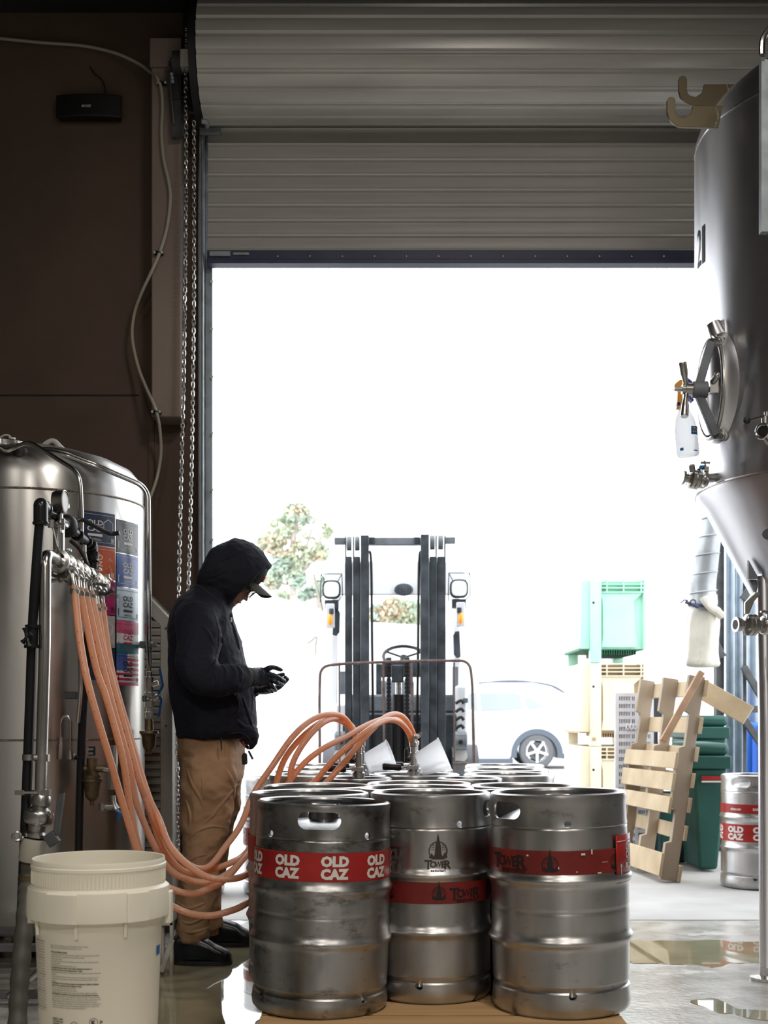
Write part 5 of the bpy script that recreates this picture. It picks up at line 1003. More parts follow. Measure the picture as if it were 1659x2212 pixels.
# load backrest
m = MB(); yb = 9.45; m.tube(rounded([P(691, 1720, yb), P(690, 1500, yb), P(692, 1440, yb), P(733, 1434, yb), P(880, 1428, yb), P(1014, 1427, yb), P(1020, 1470, yb), P(1023, 1600, yb), P(1024, 1650, yb), P(1024, 1720, yb)], 0.10, 8), 0.011, 10); m.build('backrest_frame', 'rusty', L)
for px in (733, 981): MB().cyl(P(px, 1431, yb), P(px+1, 1720, yb), 0.007, n=8).build('backrest_bar', 'rusty', L)
MB().cyl(P(978, 1649, yb), P(1024, 1649, yb), 0.008, n=8).build('backrest_bar', 'rusty', L)
for px in (770, 940): m = MB(); m.bb(P(px, 0, 9.5).x-0.05, P(px, 0, 9.5).x+0.05, 8.45, 9.55, 0.04, 0.075); m.bb(P(px, 0, 9.5).x-0.05, P(px, 0, 9.5).x+0.05, 9.5, 9.56, 0.04, 0.5); m.build('fork', 'mast', L, bev=0.004)
m = MB(); [m.bb(P(730, 0, 9.58).x, P(980, 0, 9.58).x, 9.57, 9.60, z, z+0.10) for z in (0.1, 0.42)]; m.build('carriage', 'mast', L, bev=0.003)
# body
YB_ = 10.35
def bxb(px0, px1, py0, py1, Y0, Y1, name, m, bev=0.02): return bx(px0, px1, py0, py1, Y0, Y1, name, m, bev=bev)
bxb(722, 748, 1520, 1700, 10.0, 10.7, 'front_fender', 'lift_white'); bxb(985, 1010, 1480, 1700, 10.0, 10.7, 'front_fender', 'lift_white')
bxb(745, 985, 1500, 1540, 10.2, 10.6, 'cowl', 'mast_light'); bxb(735, 985, 1540, 1700, 10.0, 10.5, 'front_frame', 'mast')
bxb(745, 985, 1545, 1760, 10.6, 12.2, 'chassis', 'lift_white')
m = MB(); m.bb(P(690, 0, 11.4).x, P(1030, 0, 11.4).x, 11.3, 12.5, 0.35, 1.05); m.build('counterweight', 'lift_white', L, bev=0.06)
bxb(820, 895, 1470, 1545, 11.0, 11.4, 'seat', 'mast_light')
m = MB(); m.prism([(0, 0), (0.36, 0), (0.34, 0.11), (0.30, 0.14), (0.05, 0.13), (0.0, 0.08)], P(818, 1462, 10.4), (1, 0, 0), (0, 0, 1), (0, 0.2, 0)); m.build('dashboard', 'mast', L, bev=0.01)
m = MB(); c = P(872, 1418, 10.55); m.torus(c, 0.165, 0.014, V(0, -0.55, 0.84), 36, 8); m.build('steering_wheel', 'black', L)
m = MB(); m.cyl(c, c+V(0, -0.06, -0.10), 0.03, n=12); [m.cyl(c+V(0, 0, -0.01), c+V(0.15*cos(a), 0.12*sin(a)*0.8, 0.09*sin(a)), 0.010, n=6) for a in (0.4, 2.7, 4.7)]; m.build('steering_column', 'black', L)
for px in (826, 893):
    bx(px-14, px-2, 1434, 1530, 10.3, 10.4, 'brake_pedestal', 'mast')
# wheels, hubs in front
for px in (728, 1002):
    c = P(px, 1700, 10.1); MB().cyl(c+V(-0.10, 0, 0.0), c+V(0.10, 0, 0.0), 0.33, n=32).build('front_wheel', 'tyre', L)
for px in (706, 1005): pass
for px in (737, 994):
    m = MB(); c = P(px, 1600, 9.78); m.cyl(c+V(-0.05, 0, 0), c+V(0.05, 0, 0), 0.07, n=20); m.bb(c.x-0.05, c.x+0.05, 9.72, 9.85, c.z-0.07, c.z+0.05); m.build('tilt_bracket', 'mast_light', L, bev=0.01); MB().cyl(c+V(0, -0.075, -0.01), c+V(0, -0.02, -0.01), 0.018, n=12).build('tilt_pin', 'black', L)
    MB().cyl(P(px, 1632, 9.85), P(px, 1632, 9.95), 0.055, n=24).build('wheel_hub', 'lamp_glass', L)
m = MB()
for k in range(4): m.tube(spline([P(984, 1520+k*18, 9.9), P(996, 1513+k*18, 9.9), P(1002, 1520+k*18, 9.9)], 4), 0.012, 8)
m.build('wiring', 'rubber', L)
bx(1001, 1011, 1508, 1518, 9.9, 10.0, 'side_cap', 'mast_light')
# overhead guard and pillars
for px in (721, 989): m = MB(); m.bar(P(px, 1580, 10.25), P(px+(4 if px < 800 else -4), 1235, 10.4), 0.05, 0.06, (0, 1, 0)); m.build('guard_pillar', 'lift_white', L, bev=0.008)
for px in (730, 980): m = MB(); m.bar(P(px, 1560, 12.0), P(px, 1270, 12.0), 0.06, 0.06, (0, 1, 0)); m.build('rear_pillar', 'lift_white', L, bev=0.008)
m = MB(); zt2 = P(0, 1232, 10.5).z; zb3 = P(0, 1297, 10.5).z
m.prism([(P(700, 0, 10.4).x, zb3+0.03), (P(1010, 0, 10.4).x, zb3+0.03), (P(1004, 0, 10.4).x, zt2-0.03), (P(960, 0, 10.4).x, zt2+0.06), (P(750, 0, 10.4).x, zt2+0.06), (P(706, 0, 10.4).x, zt2-0.03)], (0, 10.35, 0), (1, 0, 0), (0, 0, 1), (0, 0.05, 0)); m.build('guard_header', 'lift_white', L, bev=0.01)
m = MB()
for k in range(9): x = P(715+k*36, 0, 10.4).x; m.bb(x-0.02, x+0.02, 10.4, 12.2, zt2+0.02, zt2+0.05)
m.build('guard_bars', 'lift_white', L)
c = P(872, 1274, 10.33); m = MB(); 
m.add([c+V(0.075*cos(2*pi*k/28), 0, 0.050*sin(2*pi*k/28)) for k in range(28)], [tuple(range(28))]); g = m.build('oval_grille', 'mast', L, fix=False, solid=0.01)
m = MB()
for k in range(11):
    x = -0.06+k*0.012; h = 0.048*sqrt(max(0, 1-(x/0.075)**2)); m.bb(c.x+x-0.002, c.x+x+0.002, c.y-0.016, c.y-0.004, c.z-h, c.z+h)
m.build('grille_rib', 'mast_light', g)
# work lights, indicators, mirrors
for px, py in ((716, 1273), (992, 1271)):
    q = P(px, py, 10.1); m = MB(); sq = [(0.072*math.copysign(abs(cos(a))**0.6, cos(a)), 0.072*math.copysign(abs(sin(a))**0.6, sin(a))) for a in [2*pi*k/28 for k in range(28)]]
    m.prism(sq, q, (1, 0, 0), (0, 0, 1), (0, 0.07, 0)); wl = m.build('work_light', 'mast', L, bev=0.006)
    m = MB(); m.prism([(a*0.82, b_*0.82) for a, b_ in sq], q+V(0, -0.008, 0), (1, 0, 0), (0, 0, 1), (0, 0.01, 0)); m.build('lens', 'lamp_glass', wl)
    m = MB(); e = 0.086; fr = [q+V(-e, 0, -0.10), q+V(-e+0.005, 0, 0.12), q+V(e-0.005, 0, 0.12), q+V(e, 0, -0.05), q+V(e*0.6, 0, -0.09)]
    m.tube(fr, 0.0055, 6); m.tube([fr[1], q+V(-0.05, 0, 0.06)], 0.004, 6); m.tube([fr[2], q+V(0.05, 0, 0.06)], 0.004, 6); m.build('light_guard', 'mast', L)
    m = MB(); m.bb(q.x-0.055, q.x+0.055, 10.12, 10.2, q.z-0.15, q.z-0.08); m.cyl(q+V(0, 0, -0.15), q+V(0, 0, -0.19), 0.02, n=10); m.build('light_bracket', 'mast', L, bev=0.004)
    c = P(px-3, py+67, 10.12) if px < 800 else P(px+3, py+66, 10.12)
    m = MB(); m.bb(c.x-0.035, c.x+0.035, 10.1, 10.16, c.z-0.06, c.z+0.13); m.build('indicator_housing', 'lift_white', L, bev=0.008)
    m = MB(); m.sph(c+V(0, -0.02, 0.005), (0.020, 0.03, 0.045), 12, 8); m.build('indicator', 'amber', L)
for px0, px1, py0, py1, tilt_ in ((718, 735, 1315, 1371, 1), (979, 996, 1367, 1419, -1)):
    m = MB(); Ym = 10.2; poly = [(0, 0.0), (0.03, -0.01), (0.055, 0.02), (0.06, 0.17), (0.045, 0.20), (0.01, 0.205)]
    if tilt_ < 0: poly = [(0.06-a, b_) for a, b_ in poly]
    m.prism(poly, P(px0, py1, Ym), (1, 0, 0), (0, 0, 1), (0, 0.03, 0)); m.build('mirror', 'mast', L, bev=0.005)
m = MB(); m.tube(spline([P(678, 1240, 10.2), P(681, 1260, 10.2), P(690, 1290, 10.2), P(697, 1320, 10.2)], 5), [0.012]*16, 6); m.build('torn_wrap', 'tube_cream', L)
m = MB(); m.tube(spline([P(664, 1390, 10.3), P(675, 1382, 10.3), P(684, 1376, 10.3), P(682, 1395, 10.3), P(681, 1415, 10.3)], 4), 0.008, 6); m.build('hanging_strap', 'tube_cream', L)
for px, py0, py1 in ((984, 1440, 1500), (741, 1450, 1500)): bx(px-6, px+6, py0, py1, 10.15, 10.2, 'side_control', 'mast_light')

# ------------------------------------------------------------------ parked car
Y = 24.2; k = Y/F
CRR = thing('car', 'white parked car with five-spoke alloy wheel, partly hidden behind the forklift', 'car', (P(1100, 0, Y).x, Y+0.9, 0))
cp = lambda px, py: (P(px, 0, Y).x, P(0, py, Y).z)
body = [cp(880, 1640), cp(880, 1560), cp(905, 1545), cp(960, 1530), cp(990, 1500), cp(1020, 1480), cp(1060, 1475), cp(1150, 1475), cp(1190, 1483), cp(1222, 1500), cp(1245, 1522), cp(1256, 1545), cp(1259, 1570), cp(1258, 1610), cp(1250, 1636), cp(1208, 1640)]
arch = lambda cx, r: [cp(cx+r*cos(a), 1632-r*sin(a)) for a in [radians(10+16*i) for i in range(11)]]
poly = body+arch(1160, 48)+[cp(1100, 1645), cp(1000, 1645)]+arch(935, 48)
MB().prism(poly, (0, Y, 0), (1, 0, 0), (0, 0, 1), (0, 1.75, 0)).build('body', 'car_white', CRR, bev=0.05)
MB().prism([cp(1036, 1497), cp(1110, 1496), cp(1125, 1502), cp(1127, 1532), cp(1040, 1537)], (0, Y-0.015, 0), (1, 0, 0), (0, 0, 1), (0, 0.02, 0)).build('side_window', 'car_glass', CRR, bev=0.01)
MB().prism([cp(1131, 1504), cp(1150, 1510), cp(1176, 1528), cp(1140, 1532)], (0, Y-0.012, 0), (1, 0, 0), (0, 0, 1), (0, 0.02, 0)).build('quarter_window', 'car_glass', CRR, bev=0.01)
MB().prism([cp(960, 1532), cp(1000, 1500), cp(1030, 1496), cp(1033, 1537)], (0, Y-0.012, 0), (1, 0, 0), (0, 0, 1), (0, 0.02, 0)).build('side_window', 'car_glass', CRR, bev=0.01)
MB().prism([cp(1241, 1519), cp(1250, 1525), cp(1257, 1545), cp(1255, 1548)], (0, Y-0.02, 0), (1, 0, 0), (0, 0, 1), (0, 1.7, 0)).build('rear_glass', 'car_glass', CRR)
MB().tube(spline([V(*[cp(1035, 1477)[0], Y+0.1, cp(1035, 1477)[1]]), V(cp(1100, 1474)[0], Y+0.1, cp(1100, 1474)[1]+0.02), V(cp(1150, 1477)[0], Y+0.1, cp(1150, 1477)[1]+0.02), V(cp(1195, 1485)[0], Y+0.1, cp(1195, 1485)[1]+0.02), V(cp(1222, 1499)[0], Y+0.1, cp(1222, 1499)[1])], 6), 0.03, 8).build('roof_rail', 'car_dark', CRR)
MB().sph(P(1230, 1514, Y-0.08), (0.10, 0.10, 0.05), 14, 8).build('side_lamp', 'car_dark', CRR)
MB().sph(P(1236, 1553, Y-0.01), (0.075, 0.04, 0.03), 12, 8).build('tail_lamp', 'red_dull', CRR)
for cx, r0, r1_ in ((1160, 44, 56), (935, 44, 56)):
    m = MB(); n = 22; pts = []
    a = [radians(-8+196*i/n) for i in range(n+1)]
    m.prism([cp(cx+r1_*cos(q), 1630-r1_*sin(q)) for q in a]+[cp(cx+r0*cos(q), 1630-r0*sin(q)) for q in a[::-1]], (0, Y-0.03, 0), (1, 0, 0), (0, 0, 1), (0, 0.25, 0)); m.build('wheel_arch', 'car_dark', CRR)
m = MB(); m.prism([cp(1214, 1628), cp(1240, 1625), cp(1258, 1608), cp(1262, 1635), cp(1250, 1644), cp(1214, 1638)], (0, Y-0.03, 0), (1, 0, 0), (0, 0, 1), (0, 1.6, 0)); m.build('bumper_skirt', 'car_dark', CRR, bev=0.02)
MB().bb(cp(985, 0)[0], cp(1108, 0)[0], Y-0.04, Y+1.7, cp(0, 1655)[1], cp(0, 1638)[1]).build('sill', 'car_dark', CRR, bev=0.02)
for cx in (1160, 935):
  for yy in (Y-0.02, Y+1.5):
    c = P(cx, 1628, Y); c = V(c.x, yy, 0.33)
    W = MB().lathe([(0.205, -0.0), (0.30, 0.0), (0.33, 0.03), (0.33, 0.19), (0.30, 0.22), (0.205, 0.22), (0.2, 0.1)], c, (0, 1, 0), 40).build('tyre', 'tyre', CRR)
    if yy > Y: continue
    m = MB(); m.lathe([(0.21, 0.0), (0.225, 0.01), (0.225, 0.05), (0.20, 0.05), (0.20, 0.0), (0.21, 0.0)], c+V(0, 0.0, 0), (0, 1, 0), 36)
    for i in range(5):
        a = pi/2+2*pi*i/5+pi; d1 = V(cos(a), 0, sin(a)); m.bar(c+d1*0.02, c+d1*0.215, 0.045, 0.02, (0, 1, 0))
    m.cyl(c, c+V(0, 0.03, 0), 0.05, n=16); m.build('alloy_rim', 'white_plastic', W)
    MB().cyl(c+V(0, 0.06, 0), c+V(0, 0.10, 0), 0.17, n=24).build('brake_disc', 'tyre', W)

# ------------------------------------------------------------------ stacked bulk bins
def bulk_bin(label, py0, py1, Y, m, inside, seed, full=True, dark=None):
    t = thing('bulk_bin', label, 'bin', P(1335, py1, Y), 'stacked bulk bins')
    X = lambda px: P(px, 0, Y).x; Z = lambda py: P(0, py, Y).z; H_ = py1-py0
    zt, zb_ = Z(py0), Z(py1); xl, xr = X(1254), X(1392)
    MB().bb(X(1275), X(1298), Y-0.03, Y+0.10, zb_, zt).build('corner_post', m, t, bev=0.008); b = MB(); b.bb(xr-0.01, xr+0.02, Y, Y+0.10, zb_+0.12, zt); b.build('corner_post', m, t, bev=0.008)
    b = MB(); b.prism([(X(1298), Z(py0+28)), (X(1390), Z(py0+28)), (X(1370), Z(py0+45)), (X(1372), Z(py1-62)), (X(1376), Z(py1-52)), (X(1376), Z(py1-34)), (X(1300), Z(py1-34)), (X(1303), Z(py1-60)), (X(1302), Z(py0+50))], (0, Y+0.01, 0), (1, 0, 0), (0, 0, 1), (0, 0.04, 0)); b.build('front_panel', m, t, bev=0.004)
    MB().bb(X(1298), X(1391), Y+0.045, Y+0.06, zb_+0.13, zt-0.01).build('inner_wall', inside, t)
    for q in (0, 9, 17, 26): MB().bb(X(1296), X(1391), Y-0.01, Y+0.03, Z(py0+q+2.2), Z(py0+q)).build('vent_rail', m, t, bev=0.001)
    for px in (1311, 1347, 1385): MB().bb(X(px)-0.005, X(px)+0.005, Y-0.008, Y+0.03, Z(py0+27), Z(py0)).build('vent_post', m, t)
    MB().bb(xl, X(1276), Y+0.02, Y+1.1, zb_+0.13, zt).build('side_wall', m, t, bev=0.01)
    MB().bb(xl, xr, Y+1.0, Y+1.1, zb_+0.13, zt).build('rear_wall', m, t, bev=0.01)
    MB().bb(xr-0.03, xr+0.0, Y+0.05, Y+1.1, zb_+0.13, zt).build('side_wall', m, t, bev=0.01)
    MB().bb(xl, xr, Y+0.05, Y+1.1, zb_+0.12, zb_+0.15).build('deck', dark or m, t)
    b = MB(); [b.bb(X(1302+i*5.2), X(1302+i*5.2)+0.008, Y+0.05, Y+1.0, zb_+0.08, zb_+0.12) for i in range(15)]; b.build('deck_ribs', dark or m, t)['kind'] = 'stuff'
    for x in (xl+0.02, xr-0.12): MB().bb(x, x+0.1, Y+0.95, Y+1.08, zb_, zb_+0.13).build('foot', m, t)
    MB().cyl(P(1282, py0+50, Y-0.032), P(1282, py0+50, Y-0.028), 0.012, n=12).build('drain_hole', 'black', t)
    MB().bb(X(1278), X(1286), Y-0.034, Y-0.028, Z(py1-12), Z(py1-19)).build('locator_slot', inside, t)
    return t
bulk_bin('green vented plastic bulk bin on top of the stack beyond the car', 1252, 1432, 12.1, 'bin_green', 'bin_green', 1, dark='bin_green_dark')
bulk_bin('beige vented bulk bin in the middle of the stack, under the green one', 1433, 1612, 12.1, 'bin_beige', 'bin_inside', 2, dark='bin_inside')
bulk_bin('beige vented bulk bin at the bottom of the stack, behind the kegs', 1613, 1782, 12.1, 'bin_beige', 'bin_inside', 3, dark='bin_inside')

# ------------------------------------------------------------------ grey slotted plastic pallet on edge
Y = 8.9; t = thing('plastic_pallet', 'grey slotted plastic pallet standing on edge left of the broken wooden pallet', 'pallet', (P(1372, 0, Y).x, Y, 0))
X = lambda px: P(px, 0, Y).x; Z = lambda py: P(0, py, Y).z; x0, x1_ = X(1329), X(1412); ztp = Z(1497)
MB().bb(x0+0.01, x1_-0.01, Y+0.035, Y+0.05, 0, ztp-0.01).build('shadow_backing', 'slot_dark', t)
z = ztp; k = 0; base = None
while z > 0.03:
    h = 0.024; big = k in (9,)
    if base is None: base = MB().bb(x0, x1_, Y, Y+0.03, z-h, z).build('rail', 'slot_white', t); z0 = z
    else: o = base.copy(); COL.objects.link(o); o.location = (0, 0, z-z0)
    z -= 0.052; k += 1
m = MB(); rnd = random.Random(5); nrow = k
for r in range(nrow):
    zt_ = ztp-r*0.052; xx = x0+0.004; j = 0
    while xx < x1_-0.006:
        wq = 0.0052 if j % 8 else 0.013
        m.bb(xx, xx+wq, Y+0.002, Y+0.03, zt_-0.052, zt_-0.02); xx += wq+0.0062; j += 1
m.build('ribs', 'slot_white', t)['kind'] = 'stuff'
for px in (1329, 1371, 1405): MB().bb(X(px), X(px+7), Y-0.003, Y+0.034, 0, ztp).build('stile', 'slot_white', t)
for r in (3, 7, 11, 14):
    for px in (1356, 1364, 1372, 1380):
        MB().torus(V(X(px), Y-0.004, ztp-r*0.078), 0.009, 0.004, (0, 1, 0), 12, 5, 0.018).build('hook_boss', 'slot_white', t)
MB().bb(x1_, X(1440), Y+0.02, Y+0.30, Z(1575), ztp).build('side_skid', 'slot_dark', t, bev=0.01)
for i in range(3): MB().bb(x1_+0.01+i*0.03, x1_+0.02+i*0.03, Y+0.1, Y+0.12, 0.05, Z(1575)).build('side_rib', 'slot_dark', t)
MB().bb(x1_, x1_+0.02, Y+0.02, Y+0.2, 0, Z(1560)).build('side_skid', 'slot_dark', t)

# ------------------------------------------------------------------ broken wooden pallet leaning on the bins
t = thing('broken_pallet', 'pale wooden pallet leaning upright with missing boards, right of the grey plastic pallet', 'pallet', P(1470, 1905, 7.8))
o0 = V(1.755, 7.78, 0.0); uu = V(-0.10, 0.99, 0).normalized(); vv = V(0.185, 0.05, 1.22).normalized(); nn = uu.cross(vv).normalized()
if nn.x > 0: nn = -nn
LW_ = 1.02; LH = 1.245; SB = 0.10
def quad_board(u0, u1, v0, v1, n0, n1, name, mt, par=t, skew=0.0):
    m = MB(); pts = [(u0, v0), (u1, v0+skew), (u1, v1+skew), (u0, v1)]
    a = [o0+uu*p+vv*q+nn*n0 for p, q in pts]; b = [o0+uu*p+vv*q+nn*n1 for p, q in pts]
    m.add(a+b, [(0, 1, 2, 3), (7, 6, 5, 4), (0, 4, 5, 1), (1, 5, 6, 2), (2, 6, 7, 3), (3, 7, 4, 0)]); return m.build(name, mt, par, bev=0.003)
for u in (0.0, 0.49, 0.98):      # notched stringers
    m = MB(); prof = [(0, 0), (SB, 0), (SB, 0.22), (SB-0.035, 0.235), (SB-0.035, 0.43), (SB, 0.445), (SB, LH-0.445), (SB-0.035, LH-0.43), (SB-0.035, LH-0.235), (SB, LH-0.22), (SB, LH), (0, LH)]
    m.prism(prof, o0+uu*u, nn, vv, uu*0.042); m.build('stringer', 'grey_wood', t, bev=0.003)
# faces: the near face (deck) looks left; the rear face has its own boards
for v0, hgt in ((0.02, 0.14), (0.40, 0.10), (0.535, 0.11), (0.67, 0.10)):
    quad_board(-0.02, 1.04, v0, v0+hgt, SB, SB+0.02, 'deck_board', 'pale_wood', skew=-0.01)
for v0, hgt in ((0.0, 0.10), (0.25, 0.09), (0.42, 0.09), (0.57, 0.09), (0.73, 0.09), (0.90, 0.10), (1.13, 0.10)):
    quad_board(-0.02, 1.04, v0, v0+hgt, -0.02, 0.0, 'back_board', 'pale_wood')
MB().bar(P(1432, 1602, 7.55), P(1515, 1452, 7.72), 0.04, 0.035, (0, 1, 0)).build('loose_batten', 'stick_wood', t, bev=0.003)
MB().bar(P(1515, 1488, 8.15), P(1617, 1546, 8.0), 0.125, 0.02, (0, 1, 0)).build('jutting_board', 'pale_wood', t, bev=0.003)

# ------------------------------------------------------------------ green wheeled bins
def cart(label, px0, px1, py0, Y, Y1):
    t = thing('wheeled_bin', label, 'bin', (P((px0+px1)/2, 0, Y).x, (Y+Y1)/2, 0), 'dark green wheeled bins')
    xa, xb = P(px0, 0, Y).x, P(px1, 0, Y).x; zt = P(0, py0, Y).z; i = 0.05; m = MB()
    a = [V(xa+i, Y+i, 0.01), V(xb-i, Y+i, 0.01), V(xb-i, Y1-i, 0.01), V(xa+i, Y1-i, 0.01)]; b = [V(xa, Y, zt-0.16), V(xb, Y, zt-0.16), V(xb, Y1, zt-0.16), V(xa, Y1, zt-0.16)]
    m.add(a+b, [(0, 3, 2, 1), (4, 5, 6, 7), (0, 1, 5, 4), (1, 2, 6, 5), (2, 3, 7, 6), (3, 0, 4, 7)]); m.build('body', 'cart_green', t, bev=0.02)
    MB().bb(xa-0.02, xb+0.02, Y-0.02, Y1+0.02, zt-0.165, zt-0.08).build('rim', 'cart_green', t, bev=0.01)
    MB().bb(xa-0.01, xb+0.01, Y-0.01, Y1+0.01, zt-0.08, zt).build('lid', 'cart_green', t, bev=0.03)
    xm = xa+0.10; m = MB(); m.bb(xm-0.05, xm+0.08, Y-0.024, Y-0.018, zt-0.235, zt-0.21); lb = m.build('label', 'red_band', t)
    m = MB(); m.bb(xm-0.05, xm+0.08, Y-0.024, Y-0.018, zt-0.25, zt-0.24); m.build('label_stripe', 'white_ink', t)
    for x in (xa+0.04, xb-0.04): MB().cyl((x-0.03, Y1-0.05, 0.1), (x+0.03, Y1-0.05, 0.1), 0.1, n=20).build('wheel', 'rubber', t)
    return t
cart('dark green wheeled bin behind the wooden pallet, the nearer and lower one', 1497, 1572, 1605, 8.25, 8.85)
cart('dark green wheeled bin further back, its lid above the nearer one', 1490, 1570, 1545, 9.1, 9.7)
t = thing('teal_bin', 'blue-green plastic tub seen through the gaps of the wooden pallet', 'tub', (P(1440, 0, 9.4).x, 9.4, 0))
MB().lathe([(0.16, 0.01), (0.19, 0.42), (0.2, 0.44), (0.18, 0.44), (0.15, 0.05), (0.001, 0.05), (0.001, 0.01), (0.16, 0.01)], (P(1432, 0, 9.4).x, 9.4, 0), n=28).build('tub', 'cart_green', t)
t = thing('dark_crate', 'dark crate seen through the lower gaps of the wooden pallet', 'crate', (P(1420, 0, 9.9).x, 9.9, 0))
MB().bb(P(1392, 0, 9.9).x, P(1425, 0, 9.9).x, 9.75, 10.1, 0, 0.55).build('crate', 'slot_dark', t, bev=0.01)

# ------------------------------------------------------------------ steel structure, duct, canvas sock, blue drum
t = thing('steel_frame', 'grey galvanised steel frame with braces and corrugated sheet outside at the right', 'steel frame', (P(1590, 0, 9.6).x, 9.6, 0))
Y = 9.6
def colm(px, wpx, Y, mt, py=900, name='column'): return MB().bb(P(px, 0, Y).x, P(px+wpx, 0, Y).x, Y, Y+0.1, 0, P(0, py, Y).z).build(name, mt, t, bev=0.004)
colm(1548, 17, Y, 'galv_dark'); colm(1600, 13, Y, 'galv_dark')
m = MB(); xs = [P(1564+i*3.05, 0, Y).x for i in range(13)]; dep = [0, 0.025, 0.04, 0.04, 0.025, 0, 0, 0.03, 0.04, 0.04, 0.02, 0, 0]
top = P(0, 900, Y).z; vs = [V(x, Y-0.05+d_, z) for x, d_ in zip(xs, dep) for z in (0, top)]
m.add(vs, [(2*i, 2*i+2, 2*i+3, 2*i+1) for i in range(12)]); m.build('corrugated_sheet', 'galv_blue', t, fix=False, solid=0.004, ang=20)
m = MB(); xs = [P(1612+i*6, 0, 10.2).x for i in range(16)]; vs = [V(x, 10.2+(0.03 if i % 4 in (1, 2) else 0), z) for i, x in enumerate(xs) for z in (0, top)]
m.add(vs, [(2*i, 2*i+2, 2*i+3, 2*i+1) for i in range(15)]); m.build('corrugated_sheet', 'galv_blue', t, fix=False, solid=0.004, ang=20)
for a, b_ in (((1604, 1295), (1650, 1225)), ((1606, 1440), (1665, 1540)), ((1600, 1532), (1665, 1532)), ((1606, 1552), (1660, 1630)), ((1540, 1380), (1562, 1420))):
    MB().bar(P(*a, Y-0.05), P(*b_, Y-0.05), 0.05, 0.04, (0, 1, 0)).build('brace', 'galv_dark', t, bev=0.003)
t = thing('blue_drum', 'bright blue plastic drum behind the steel frame at the right edge', 'drum', (P(1633, 0, 9.9).x, 9.95, 0))
MB().bb(P(1614, 0, 9.85).x, P(1650, 0, 9.85).x, 9.85, 10.15, 0, P(0, 1560, 9.85).z).build('drum', 'blue_plastic', t, bev=0.04)
for px in (1626, 1640): MB().bb(P(px, 0, 9.83).x, P(px+2, 0, 9.83).x, 9.84, 9.86, 0.02, P(0, 1566, 9.85).z).build('rib', 'blue_plastic', t)
t = thing('spiral_duct', 'grey segmented sheet-metal duct coming down outside beside the steel frame', 'duct', P(1518, 1290, 9.2))
pts = [P(1545, 940, 9.2), P(1543, 1080, 9.2), P(1538, 1130, 9.2), P(1531, 1180, 9.2), P(1524, 1230, 9.2), P(1519, 1262, 9.2), P(1519, 1320, 9.2)]
MB().tube(spline(pts, 5), [0.060+0.030*min(1, i/24) for i in range(31)], 24).build('duct', 'duct', t)
for i, py in enumerate((1118, 1158, 1198, 1239, 1279)):
    c = P((1539, 1534, 1528, 1522, 1519)[i], py, 9.2); MB().torus(c, 0.074+0.005*i, 0.006, V(-0.12, 0, 1), 28, 6).build('duct_seam', 'duct', t)
t = thing('canvas_sock', 'off-white canvas sock strapped to the end of the duct', 'cloth sleeve', P(1515, 1440, 9.2))
m = MB(); rings = []; n = 40
for j, (py, r, cx) in enumerate(((1285, 0.095, 1520), (1300, 0.098, 1520), (1312, 0.094, 1519), (1325, 0.108, 1519), (1350, 0.112, 1518), (1380, 0.108, 1517), (1410, 0.106, 1517), (1425, 0.112, 1517), (1434, 0.116, 1517), (1440, 0.105, 1517), (1442, 0.06, 1517))):
    c = P(cx, py, 9.2); rings.append([c+V(cos(2*pi*k/n), 0.8*sin(2*pi*k/n), 0)*(r*(1+0.10*sin(5*2*pi*k/n+j*0.35)*(j > 2)+0.04*sin(11*2*pi*k/n+j))) for k in range(n)])
m.loft(rings); m.build('sock', 'canvas', t, ang=80)
m = MB(); c = P(1519, 1312, 9.2); m.torus(c, 0.100, 0.012, V(0.2, 0, 1), 28, 6); m.cyl(P(1510, 1312, 9.08), P(1480, 1300, 9.1), 0.012, n=8); m.torus(P(1497, 1301, 9.08), 0.018, 0.006, (0, 1, 0), 14, 6); m.tube([P(1486, 1297, 9.09), P(1478, 1296, 9.09), P(1471, 1302, 9.09)], 0.006, 6); m.build('strap', 'bar_blue', t)
m = MB(); m.tube(spline([P(1520, 1290, 9.08), P(1530, 1310, 9.07), P(1545, 1318, 9.1), P(1560, 1332, 9.12)], 5), [0.03, 0.03, 0.03, 0.026, 0.022, 0.02, 0.022, 0.026, 0.03, 0.03, 0.032, 0.034, 0.03, 0.03, 0.03, 0.028], 8); m.build('knotted_cloth', 'canvas', t)

